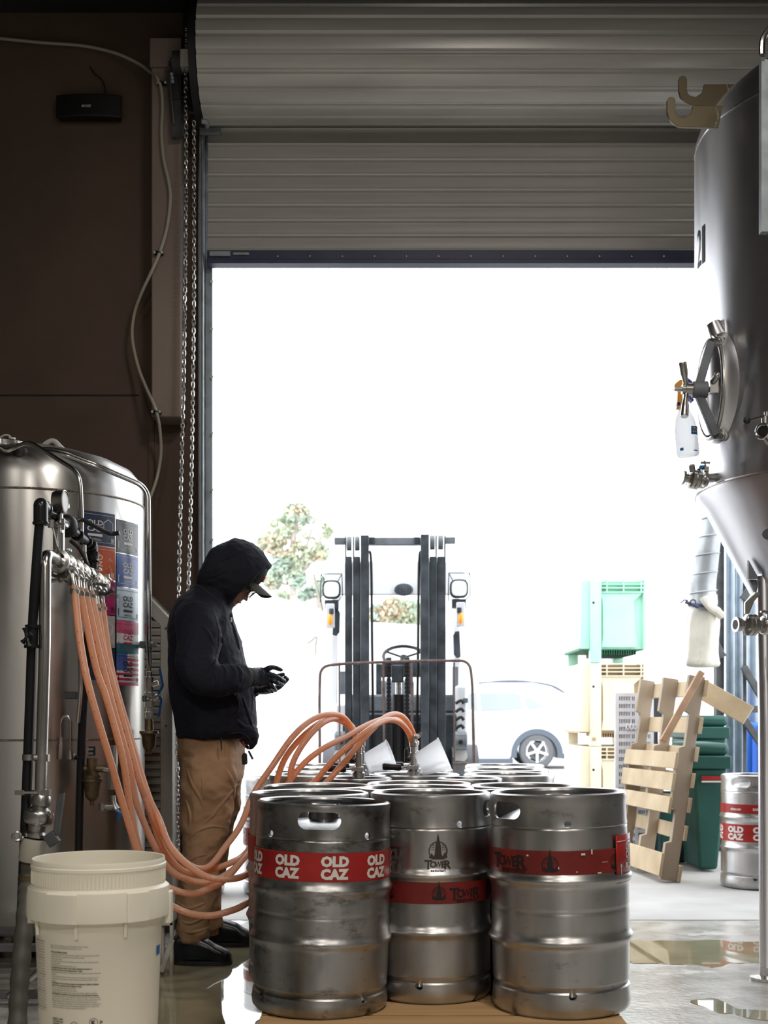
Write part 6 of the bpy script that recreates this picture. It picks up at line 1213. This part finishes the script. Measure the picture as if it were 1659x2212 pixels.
# ------------------------------------------------------------------ far background
b = MB(); Yb = 34; g = lambda px, py: (P(px, 0, Yb).x, P(0, py, Yb).z)
b.prism([(g(300, 0)[0], 0), (g(1330, 0)[0], 0), g(1330, 1352), g(905, 1350), g(800, 1344), g(720, 1322), g(655, 1308), g(590, 1286), g(300, 1268)], (0, Yb, 0), (1, 0, 0), (0, 0, 1), (0, 6, 0))
t = b.build('warehouse', 'render_wall'); tag(t, 'long plain white building across the yard, washed out by daylight', 'building')
def tree(label, px, pyb, pyt, Yt, lobes, nleaf, size, trunk=True):
    c = P(px, pyb, Yt); t = thing('tree', label, 'tree', (c.x, Yt, 0), 'trees beyond the yard'); k = Yt/F
    if trunk:
        m = MB(); pts = spline([V(c.x, Yt, 0), V(c.x+0.1, Yt, c.z*0.5), V(c.x, Yt, c.z), P(px-2, (pyb+pyt)/2, Yt), P(px+4, pyt+30, Yt)], 5); m.tube(pts, [0.20-0.008*i for i in range(len(pts))], 8)
        for lx, ly, r in lobes: m.tube(spline([P(px, pyb-10, Yt), P((px+lx)/2, (pyb+ly)/2-4, Yt), P(lx, ly, Yt)], 4), [0.07]*9 and 0.05, 6)
        m.build('trunk', 'bark', t)
    rnd = random.Random(px)
    for mi, mt in enumerate(('leaf_a', 'leaf_b', 'leaf_c')):
        m = MB()
        for i in range(nleaf):
            lx, ly, r = rnd.choice(lobes)
            while True:
                q = V(rnd.uniform(-1, 1), rnd.uniform(-1, 1), rnd.uniform(-1, 1))
                if q.length < 1: break
            p = P(lx, ly, Yt)+q*r*k; 
            if noise.noise(p*0.9+V(mi*7, 0, 0)) < (-0.05 if mi < 2 else 0.18): continue
            a = V(rnd.uniform(-1, 1), rnd.uniform(-1, 1), rnd.uniform(-1, 1)).normalized(); b2 = a.cross(V(rnd.random(), rnd.random(), rnd.random())).normalized()
            s_ = size*rnd.uniform(0.6, 1.2); m.add([p-a*s_, p+b2*s_*0.5, p+a*s_, p-b2*s_*0.5], [(0, 1, 2, 3)])
        o = m.build('foliage', mt, t, fix=False); o['kind'] = 'stuff'
    return t
tree('tall pale eucalyptus tree beyond the yard, right of the hooded head', 633, 1275, 1090, 45, [(600, 1150, 34), (640, 1120, 34), (675, 1140, 30), (575, 1175, 22), (700, 1150, 20), (605, 1215, 30), (650, 1200, 32), (690, 1190, 22), (590, 1255, 20), (640, 1250, 22)], 2600, 0.13)
tree('lower bushy tree showing between the hooded head and the forklift light', 690, 1300, 1230, 50, [(660, 1280, 18), (690, 1262, 26), (720, 1250, 24), (610, 1290, 14)], 900, 0.16)
tree('round bushy tree seen through the overhead guard of the forklift', 850, 1380, 1290, 52, [(820, 1330, 26), (850, 1318, 28), (885, 1325, 28), (905, 1340, 20), (835, 1345, 22), (870, 1350, 22)], 1500, 0.16)
# ------------------------------------------------------------------ the man
MY = 5.30
MAN = thing('person', 'person in dark hooded jacket, khaki trousers and black gloves, looking down at their hands', 'person', (P(440, 0, MY).x, MY, 0))
def ring_y(pa, pb, Yc, b, n=28, e=0.85):    # closed loop spanning pixel points pa..pb in profile and +-b in depth
    A_ = P(pa[0], pa[1], Yc); B_ = P(pb[0], pb[1], Yc); c = (A_+B_)/2; h = (B_-A_)/2; out = []
    for k in range(n):
        t = 2*pi*k/n; cs, sn = cos(t), sin(t)
        out.append(c+h*math.copysign(abs(cs)**e, cs)+V(0, b*math.copysign(abs(sn)**e, sn), 0))
    return out
def limb(pts, fold=0.0, ff=9.0, n=20, sub=8, seed=0.0):  # pts: (px, py, Y, r, ry) ; radii in metres
    P3 = spline([P(a, b, y) for a, b, y, *_ in pts], sub); R3 = spline([V(q[3], q[4] if len(q) > 4 else q[3], 0) for q in pts], sub)
    rings = []; u = None; L = 0
    for i, p in enumerate(P3):
        t = (P3[min(i+1, len(P3)-1)]-P3[max(i-1, 0)]).normalized(); L += (p-P3[i-1]).length if i else 0
        w_ = V(0, 1, 0); w_ = (w_-t*w_.dot(t)).normalized(); s_ = w_.cross(t)
        r = []
        for k in range(n):
            a = 2*pi*k/n; f = 1+fold*sin(L*ff*10+1.7*sin(a+seed)+seed)*max(0.25, 0.6+0.6*cos(a+seed*1.3))
            r.append(p+s_*cos(a)*R3[i].x*f+w_*sin(a)*R3[i].y*f)
        rings.append(r)
    return rings
def crease(o, amp, sc, st=(1, 1, 1), th=0.0):      # shallow cloth folds: ridged noise along the normals
    me = o.data; nr = [v.normal.copy() for v in me.vertices]
    for v, n_ in zip(me.vertices, nr):
        q = V(v.co.x*st[0], v.co.y*st[1], v.co.z*st[2])*sc
        a = 1-abs(noise.noise(q))*2.6; v.co += n_*amp*max(-0.4, a)
    me.update()
# body under the clothes: one continuous skin
hf = V(0.66, 0, -0.75).normalized(); hu_ = V(0.75, 0, 0.66).normalized(); CH = P(506, 1309, MY)
H3 = lambda f, y, u: CH+hf*f+V(0, y, 0)+hu_*u
m = MB()
def hring(u, f0, f1, y, n=24): return [H3((f0+f1)/2+(f1-f0)/2*cos(a), y*sin(a), u) for a in [2*pi*k/n for k in range(n)]]
m.loft([hring(-0.012, -0.07, -0.030, 0.02), hring(-0.006, -0.08, -0.010, 0.036), hring(0.006, -0.095, -0.003, 0.045), hring(0.03, -0.12, -0.004, 0.058), hring(0.06, -0.165, -0.006, 0.066), hring(0.09, -0.18, -0.010, 0.072), hring(0.12, -0.19, -0.002, 0.076), hring(0.15, -0.19, -0.008, 0.077), hring(0.18, -0.185, -0.022, 0.070), hring(0.205, -0.165, -0.045, 0.052), hring(0.222, -0.13, -0.08, 0.022)])
m.loft([[H3(f, y, 0.092) for f, y in ((-0.02, -0.009), (0.0, -0.005), (0.0, 0.005), (-0.02, 0.009))], [H3(f, y, 0.07) for f, y in ((-0.02, -0.012), (0.008, -0.007), (0.008, 0.007), (-0.02, 0.012))], [H3(f, y, 0.054) for f, y in ((-0.02, -0.017), (0.021, -0.009), (0.021, 0.009), (-0.02, 0.017))], [H3(f, y, 0.047) for f, y in ((-0.02, -0.014), (0.014, -0.010), (0.014, 0.010), (-0.02, 0.014))]])
for u, f, ry, r in ((0.033, -0.002, 0.021, 0.0075), (0.023, -0.003, 0.019, 0.0080), (0.003, -0.010, 0.020, 0.014)): 
    c = H3(f, 0, u); m.tube([c+V(0, -ry, 0)-hf*0.006, c+V(0, -ry*0.5, 0), c, c+V(0, ry*0.5, 0), c+V(0, ry, 0)-hf*0.006], [r*0.5, r*0.9, r, r*0.9, r*0.5], 10)
for s_ in (-1, 1): m.tube([H3(-0.006, s_*0.012, 0.103), H3(-0.004, s_*0.032, 0.108), H3(-0.02, s_*0.055, 0.10)], [0.007, 0.008, 0.006], 8); m.sph(H3(-0.10, s_*0.078, 0.075), (0.018, 0.010, 0.028), 10, 8); m.sph(H3(-0.012, s_*0.030, 0.09), 0.013, 10, 8)
m.loft(limb([(480, 1300, MY, 0.055, 0.055), (460, 1300, MY, 0.058, 0.06), (445, 1330, MY, 0.09, 0.12), (445, 1420, MY, 0.10, 0.14), (450, 1500, MY, 0.09, 0.13), (452, 1600, MY, 0.09, 0.14), (452, 1640, MY, 0.08, 0.12)]))
m.loft(limb([(450, 1620, 5.22, 0.07), (440, 1780, 5.22, 0.055), (418, 1900, 5.22, 0.05), (415, 2030, 5.22, 0.04), (418, 2052, 5.22, 0.035)])); m.loft(limb([(460, 1620, 5.48, 0.07), (465, 1780, 5.55, 0.055), (455, 1900, 5.6, 0.05), (458, 2000, 5.6, 0.04), (460, 2020, 5.6, 0.035)]))
m.loft(limb([(445, 1330, 5.2, 0.06), (428, 1380, 5.08, 0.045), (432, 1462, 5.03, 0.038), (500, 1468, 5.03, 0.034), (546, 1463, 5.12, 0.026)])); m.loft(limb([(448, 1330, 5.42, 0.06), (445, 1380, 5.5, 0.045), (452, 1462, 5.52, 0.038), (510, 1482, 5.42, 0.032), (548, 1489, 5.32, 0.024)]))
body = fused(m, 'body', 'skin', MAN, 0.0045, 4)
for s_ in (-1, 1):
    MB().sph(H3(-0.004, s_*0.030, 0.088), 0.0095, 12, 8).build('eye', 'white_plastic', MAN); MB().sph(H3(0.004, s_*0.030, 0.086), 0.0045, 10, 6).build('iris', 'black', MAN)
c = H3(0.0045, 0, 0.028); MB().tube([c+V(0, -0.020, 0)-hf*0.006, c+V(0, -0.008, 0), c+V(0, 0.008, 0), c+V(0, 0.020, 0)-hf*0.006], [0.0025, 0.0045, 0.0045, 0.0025], 8).build('lips', 'skin_lip', MAN)

# hooded jacket
m = MB()
T_ = [(1594, 388, 538, 0.17), (1580, 384, 550, 0.19), (1560, 382, 553, 0.20), (1540, 377, 552, 0.205), (1515, 370, 549, 0.205), (1480, 369, 546, 0.205), (1450, 369, 534, 0.205), (1420, 367, 526, 0.205), (1390, 367, 519, 0.21), (1360, 368, 509, 0.215), (1335, 373, 500, 0.22), (1315, 380, 494, 0.215), (1300, 387, 492, 0.185), (1288, 397, 491, 0.145), (1276, 408, 491, 0.10), (1262, 419, 495, 0.085)]
m.loft([ring_y((a, py), (b_, py), MY, d_) for py, a, b_, d_ in T_])
# the front corner of the hem hangs lower
m.loft([ring_y((505, 1575), (552, 1570), 5.22, 0.06), ring_y((512, 1592), (557, 1590), 5.21, 0.04), ring_y((524, 1608), (553, 1606), 5.21, 0.026), ring_y((533, 1617), (545, 1616), 5.21, 0.012)])
HD = [((453, 1203), (451, 1219), 0.03), ((457, 1190), (442, 1238), 0.075), ((468, 1179), (430, 1258), 0.105), ((482, 1174), (424, 1275), 0.122), ((497, 1171), (440, 1290), 0.128), ((510, 1165), (458, 1302), 0.130), ((530, 1170), (474, 1312), 0.128), ((548, 1177), (487, 1317), 0.122), ((565, 1192), (494, 1316), 0.114), ((577, 1208), (497, 1313), 0.108), ((585, 1221), (499, 1310), 0.104), ((583, 1225), (501, 1308), 0.098), ((575, 1224), (502, 1303), 0.090), ((560, 1206), (495, 1298), 0.094), ((545, 1195), (485, 1290), 0.098)]
m.loft([ring_y(a, b_, MY, d_, e=0.95) for a, b_, d_ in HD])
m.loft(limb([(436, 1312, 5.20, 0.07, 0.06), (430, 1330, 5.13, 0.086, 0.075), (427, 1360, 5.08, 0.086, 0.078), (426, 1400, 5.04, 0.083, 0.075), (428, 1435, 5.02, 0.081, 0.07), (440, 1462, 5.0, 0.071, 0.064), (466, 1470, 4.99, 0.062, 0.058), (492, 1467, 5.01, 0.057, 0.053), (514, 1464, 5.04, 0.052, 0.048), (524, 1463, 5.06, 0.048, 0.046), (530, 1463, 5.075, 0.040, 0.038)], 0.07, 3.4, 24, 10, 2.2))
m.loft(limb([(440, 1312, 5.40, 0.07), (440, 1340, 5.48, 0.08, 0.075), (442, 1400, 5.54, 0.08), (450, 1450, 5.54, 0.072), (480, 1478, 5.48, 0.06), (515, 1484, 5.42, 0.05), (535, 1487, 5.37, 0.042)], 0.04, 3.2, 24, 8, 1.0))
jk = fused(m, 'hooded_jacket', 'hoodie', MAN, 0.0062, 5); crease(jk, 0.006, 8.0, (1.2, 1, 0.8)); crease(jk, 0.002, 21.0, (1, 1, 1.6))
m = MB(); m.loft(limb([(527, 1463, 5.07, 0.036, 0.034), (533, 1463, 5.08, 0.0385, 0.036), (540, 1463, 5.095, 0.0385, 0.036), (548, 1463, 5.11, 0.035, 0.032)], 0.02, 30)); m.build('cuff', 'cuff', MAN)
m = MB(); m.loft(limb([(530, 1486, 5.38, 0.036), (540, 1488, 5.355, 0.036), (550, 1489, 5.33, 0.032)])); m.build('cuff', 'cuff', MAN)
MB().bb(P(499, 0, 5.2).x, P(502, 0, 5.2).x, 5.19, 5.195, P(0, 1344, 5.2).z, P(0, 1334, 5.2).z).build('zip_tab', 'white_plastic', MAN)
# seams laid on the cloth by projecting pixel paths onto the jacket
from mathutils.bvhtree import BVHTree
bv_ = BVHTree.FromPolygons([v.co+MAN.location for v in jk.data.vertices], [tuple(p.vertices) for p in jk.data.polygons])
def on_jacket(px, py):
    o = V(0, 0, CZ); d = P(px, py, 1.0)-o; h = bv_.ray_cast(o, d.normalized())
    return h[0] if h[0] is not None else None
def seam(pts, name, mt, r):
    q = [on_jacket(p.x, p.y) for p in spline([V(a, b, 0) for a, b in pts], 5)]; q = [x for x in q if x is not None]
    if len(q) > 2: MB().tube(q, r, 6).build(name, mt, MAN)
seam([(389, 1318), (402, 1305), (425, 1299), (445, 1304), (462, 1325), (472, 1360), (473, 1390), (466, 1418)], 'armhole_seam', 'cuff', 0.0022)
seam([(505, 1496), (514, 1512), (517, 1530), (512, 1542), (504, 1550)], 'pocket_edge', 'cuff', 0.003)
seam([(420, 1262), (440, 1272), (462, 1290), (478, 1308)], 'hood_seam', 'cuff', 0.0022)
seam([(545, 1500), (544, 1530), (540, 1560)], 'zip_line', 'cuff', 0.0025)
seam([(498, 1585), (520, 1583), (535, 1592), (545, 1606)], 'hem_seam', 'cuff', 0.0022)
seam([(580, 1222), (565, 1236), (550, 1249), (533, 1268)], 'hood_hem', 'cuff', 0.002)

def folds(tree_, off_, paths, mt, r=0.0055):
    for k_, pts in enumerate(paths):
        q = []
        for p in spline([V(a, b, 0) for a, b in pts], 6):
            o = V(0, 0, CZ); h = tree_.ray_cast(o, (P(p.x, p.y, 1.0)-o).normalized())
            if h[0] is not None and (not q or (h[0]-q[-1]).length < 0.06): q.append(h[0]+V(0, r*0.62, 0))
        if len(q) > 3: n_ = len(q); MB().tube(q, [r*sin(pi*(i+0.35)/(n_-0.3))**0.7 for i in range(n_)], 8).build('cloth_fold', mt, MAN, ang=180)
folds(bv_, None, [[(453, 1224), (478, 1210), (505, 1197), (532, 1184)], [(440, 1250), (470, 1240), (500, 1225)], [(466, 1420), (462, 1438), (450, 1450), (432, 1456)], [(477, 1436), (488, 1450), (486, 1468), (476, 1480)], [(494, 1436), (507, 1450), (505, 1472), (492, 1488)], [(511, 1438), (520, 1455), (517, 1476)], [(455, 1448), (468, 1466), (462, 1486)], [(478, 1375), (482, 1405), (491, 1432)], [(500, 1345), (508, 1375), (516, 1405)], [(520, 1500), (530, 1530), (540, 1560), (549, 1580)], [(504, 1550), (520, 1565), (538, 1578)], [(505, 1315), (498, 1330), (500, 1350)], [(384, 1470), (400, 1500), (430, 1515)], [(430, 1345), (450, 1370), (462, 1400)]], 'hoodie', 0.011)
# trousers
m = MB()
m.loft([ring_y((a, py), (b_, py), 5.31, d_) for py, a, b_, d_ in ((1572, 392, 520, 0.155), (1600, 389, 521, 0.165), (1625, 391, 523, 0.17), (1650, 394, 523, 0.172), (1672, 396, 521, 0.165), (1690, 402, 515, 0.13))])
def leg(rows, Yf, fold, seed):
    pts = []
    for py, a, b_, ry in rows:
        y = Yf(py); pts.append(((a+b_)/2, py, y, (b_-a)/2/F*y, ry))
    return limb(pts, fold, 1.6, 26, 7, seed)
m.loft(leg([(1640, 395, 508, 0.10), (1680, 393, 508, 0.105), (1720, 391, 503, 0.10), (1760, 391, 496, 0.095), (1800, 393, 487, 0.09), (1840, 394, 478, 0.085), (1880, 390, 468, 0.082), (1920, 387, 461, 0.08), (1960, 383, 456, 0.078), (1990, 384, 454, 0.078), (2008, 379, 455, 0.080), (2022, 378, 450, 0.078), (2031, 378, 440, 0.074)], lambda p: 5.22, 0.032, 1.0))
m.loft(leg([(1640, 420, 522, 0.10), (1690, 424, 520, 0.10), (1740, 428, 516, 0.095), (1780, 432, 508, 0.09), (1830, 436, 494, 0.08), (1870, 438, 484, 0.075), (1920, 436, 474, 0.072), (1960, 436, 473, 0.070), (1982, 437, 475, 0.070), (2000, 436, 478, 0.072)], lambda p: 5.42+0.16*(p-1640)/370, 0.025, 2.4))
tr = fused(m, 'trousers', 'khaki', MAN, 0.0062, 4); crease(tr, 0.010, 6.5, (1.3, 1, 0.75)); crease(tr, 0.0025, 16.0, (1, 1, 1.5))
bt_ = BVHTree.FromPolygons([v.co+MAN.location for v in tr.data.vertices], [tuple(p.vertices) for p in tr.data.polygons])
folds(bt_, None, [[(402, 1650), (415, 1690), (435, 1730), (440, 1765)], [(425, 1790), (455, 1765), (490, 1720), (515, 1690)], [(393, 1835), (420, 1800), (455, 1785), (492, 1790)], [(430, 1660), (440, 1700), (432, 1745)], [(388, 1905), (415, 1925), (440, 1918), (460, 1905)], [(384, 1950), (410, 1962), (452, 1945)], [(382, 1985), (410, 1994), (450, 1975)], [(384, 2010), (415, 2014), (450, 2004)], [(396, 1870), (425, 1850), (450, 1845)], [(480, 1650), (500, 1690), (505, 1730)], [(400, 1720), (412, 1760), (408, 1800)]], 'khaki', 0.011)
seam([(520, 1596), (500, 1600), (478, 1601), (452, 1598)], 'pocket_seam', 'khaki', 0.002)
# boots
def boot(x0, Yc, L_, z1=0.125):
    m = MB(); prof = [(0.0, 0.012, 0.075, 0.026), (0.02, 0.0, 0.12, 0.040), (0.06, 0.0, z1, 0.044), (0.28, 0.0, z1, 0.046), (0.45, 0.0, z1-0.01, 0.045), (0.60, 0.0, 0.100, 0.045), (0.70, 0.0, 0.083, 0.049), (0.82, 0.0, 0.070, 0.051), (0.92, 0.004, 0.058, 0.045), (0.98, 0.008, 0.044, 0.032), (1.0, 0.014, 0.030, 0.018)]
    rings = []
    for t, zb, zt, w_ in prof:
        c = V(x0+t*L_, Yc, 0); n = 20; h = (zt-zb)/2; rings.append([c+V(0, w_*math.copysign(abs(cos(a))**0.75, cos(a))*(1 if sin(a) < 0 else 0.93), zb+h+h*math.copysign(abs(sin(a))**0.8, sin(a))) for a in [2*pi*k/n for k in range(n)]])
    m.loft(rings); b = fused(m, 'boot', 'boot', MAN, 0.005, 4)
    m = MB(); out = []
    for k in range(32):
        a = 2*pi*k/32; out.append((0.5*L_+0.502*L_*math.copysign(abs(cos(a))**0.7, cos(a)), (0.052-0.006*(cos(a) < -0.2))*math.copysign(abs(sin(a))**0.7, sin(a))))
    m.prism(out, V(x0, Yc, 0), (1, 0, 0), (0, 1, 0), (0, 0, 0.020)); m.build('sole', 'rubber', b, bev=0.003)
boot(P(375, 0, 5.2).x, 5.2, 0.235); boot(P(452, 0, 5.62).x, 5.62, 0.20, 0.12)

# gloves
def hand(fingers, palm, name='glove'):
    m = MB(); m.loft(limb(palm, 0.0, 1, 20, 6))
    for f in fingers: 
        pts = spline([P(a, b, y) for a, b, y, r in f], 5); rr = spline([V(r, 0, 0) for *_, r in f], 5); m.tube(pts, [q.x for q in rr], 12); m.sph(pts[-1], rr[-1].x, 12, 8)
    g = fused(m, name, 'glove', MAN, 0.0024, 2); crease(g, 0.0009, 60, (2.2, 1, 0.6)); return g
hand([[(570, 1449, 5.14, 0.011), (582, 1443, 5.13, 0.0105), (593, 1442, 5.14, 0.0095), (607, 1447, 5.155, 0.0075)],
      [(578, 1455, 5.15, 0.012), (590, 1459, 5.14, 0.0108), (602, 1465, 5.145, 0.0098), (614, 1471, 5.17, 0.008)],
      [(580, 1463, 5.16, 0.012), (590, 1470, 5.14, 0.0108), (600, 1475, 5.145, 0.0095), (610, 1479, 5.18, 0.008)],
      [(577, 1471, 5.17, 0.0115), (584, 1479, 5.15, 0.0105), (590, 1485, 5.16, 0.009), (595, 1491, 5.19, 0.0078)],
      [(572, 1475, 5.185, 0.010), (578, 1484, 5.17, 0.0092), (583, 1489, 5.19, 0.008), (588, 1494, 5.21, 0.007)]],
     [(541, 1463, 5.10, 0.034, 0.028), (549, 1463, 5.12, 0.0385, 0.026), (560, 1463, 5.135, 0.040, 0.024), (570, 1463, 5.145, 0.038, 0.022), (580, 1465, 5.155, 0.032, 0.018), (585, 1466, 5.16, 0.022, 0.012)])
hand([[(585, 1490, 5.31, 0.0105), (598, 1487, 5.30, 0.0105), (610, 1478, 5.29, 0.0095), (621, 1467, 5.28, 0.0078)],
      [(585, 1490, 5.33, 0.0105), (600, 1486, 5.33, 0.010), (611, 1475, 5.32, 0.009), (617, 1463, 5.31, 0.0075)],
      [(583, 1491, 5.35, 0.0105), (597, 1486, 5.355, 0.0095), (606, 1476, 5.35, 0.0085), (611, 1466, 5.34, 0.0072)],
      [(580, 1491, 5.37, 0.010), (592, 1488, 5.38, 0.009), (600, 1480, 5.375, 0.008), (604, 1472, 5.37, 0.007)],
      [(566, 1482, 5.29, 0.012), (580, 1472, 5.27, 0.0105), (594, 1462, 5.265, 0.0095), (612, 1457, 5.26, 0.008)]],
     [(541, 1488, 5.355, 0.028, 0.03), (549, 1489, 5.335, 0.022, 0.034), (562, 1489, 5.33, 0.021, 0.038), (574, 1490, 5.33, 0.019, 0.040), (586, 1490, 5.335, 0.014, 0.036), (591, 1490, 5.34, 0.009, 0.026)])

# cap and glasses
m = MB(); m.lathe([(0.083, 0.0), (0.082, 0.03), (0.074, 0.06), (0.05, 0.088), (0.02, 0.10), (0.0005, 0.102)], H3(-0.093, 0, 0.125), hu_, 28)
cp_ = m.build('cap', 'cap', MAN, ang=70); 
for v in cp_.data.vertices:
    q = v.co+MAN.location-H3(-0.093, 0, 0.125); v.co += hf*q.dot(hf)*0.14
cp_.data.update()
m = MB()
def billp(a, b, t):
    y = -0.075+0.15*b; fmax = 0.072*sqrt(max(0, 1-(y/0.082)**2))**0.8; f0 = -0.012-0.045*(abs(y)/0.075)**2; f = f0+(fmax-f0)*a
    return H3(f, y, 0.128+0.010*a-0.034*(y/0.075)**2+t)
n1, n2 = 8, 12; vs = [billp(i/n1, j/n2, t) for t in (0, 0.004) for i in range(n1+1) for j in range(n2+1)]; K_ = (n1+1)*(n2+1); fs = []
for i in range(n1):
    for j in range(n2):
        q = (i*(n2+1)+j, (i+1)*(n2+1)+j, (i+1)*(n2+1)+j+1, i*(n2+1)+j+1); fs += [q[::-1], tuple(x+K_ for x in q)]
bd = [i*(n2+1) for i in range(n1+1)]+[n1*(n2+1)+j for j in range(1, n2+1)]+[i*(n2+1)+n2 for i in range(n1-1, -1, -1)]+[j for j in range(n2-1, 0, -1)]
fs += [(bd[i], bd[(i+1) % len(bd)], bd[(i+1) % len(bd)]+K_, bd[i]+K_) for i in range(len(bd))]
m.add(vs, fs); m.build('cap_bill', 'cap_bill', MAN)
MB().box(H3(-0.004, 0, 0.162), (0.012, 0.03, 0.028), Matrix.Rotation(0.5, 3, 'Y')).build('cap_badge', 'red_band', MAN, bev=0.004)
for s_ in (-1, 1):
    c = H3(0.014, s_*0.032, 0.084); m = MB(); m.tube([c+V(0, 0.024*cos(a), 0)+hu_*0.017*sin(a)-hf*0.010*abs(cos(a))*(1 if s_*cos(a) > 0 else 0) for a in [2*pi*k/20 for k in range(20)]], 0.0017, 6, closed=True)
    m.tube([c+V(0, s_*0.024, 0)-hf*0.008+hu_*0.006, H3(-0.02, s_*0.070, 0.092), H3(-0.10, s_*0.080, 0.088)], [0.003, 0.003, 0.002], 6); m.build('glasses_frame', 'black', MAN)
    m = MB(); m.add([c+V(0, 0.023*cos(a), 0)+hu_*0.016*sin(a)-hf*0.004 for a in [2*pi*k/20 for k in range(20)]], [tuple(range(20))]); m.build('lens', 'glass', MAN, fix=False, solid=0.001)
m = MB(); m.tube([H3(0.014, -0.008, 0.088), H3(0.018, 0, 0.090), H3(0.014, 0.008, 0.088)], 0.0015, 6); m.build('glasses_bridge', 'black', MAN)
# things on the belt
K = thing('key_fob', 'black car key fob hanging from a ring at the belt of the man', 'key', P(534, 1604, 5.14))
m = MB(); m.prism([(0, 0), (0.019, 0.001), (0.021, 0.010), (0.019, 0.042), (0.012, 0.048), (0.003, 0.046), (-0.003, 0.034)], P(523, 1652, 5.14), (1, 0, 0), (0, 0, 1), (0, 0.012, 0)); m.build('fob', 'black', K, bev=0.003)
m = MB(); m.torus(P(533, 1614, 5.146), 0.010, 0.0012, (0.3, 1, 0), 18, 6); m.torus(P(525, 1616, 5.146), 0.008, 0.0012, (-0.5, 1, 0.2), 18, 6); m.build('key_ring', 'cast', K)
m = MB(); m.bar(P(537, 1622, 5.15), P(546, 1640, 5.15), 0.008, 0.004, (0, 1, 0)); m.build('key', 'black', K)
MB().bar(P(524, 1601, 5.14), P(529, 1612, 5.14), 0.005, 0.003, (0, 1, 0)).build('red_strap', 'red_band', K)
m = MB(); c = P(534, 1645, 5.138); m.torus(c, 0.0028, 0.0005, (0, 1, 0), 14, 5, 0.0022); m.build('emblem', 'white_ink', K)
MB().tube([P(475, 1592, 5.115), P(478, 1594, 5.11), P(478, 1608, 5.108), P(479, 1621, 5.112)], [0.002, 0.0032, 0.003, 0.0015], 8).build('pen', 'black', thing('pen', 'black pen clipped on the trouser pocket of the man', 'pen', P(478, 1620, 5.11)))
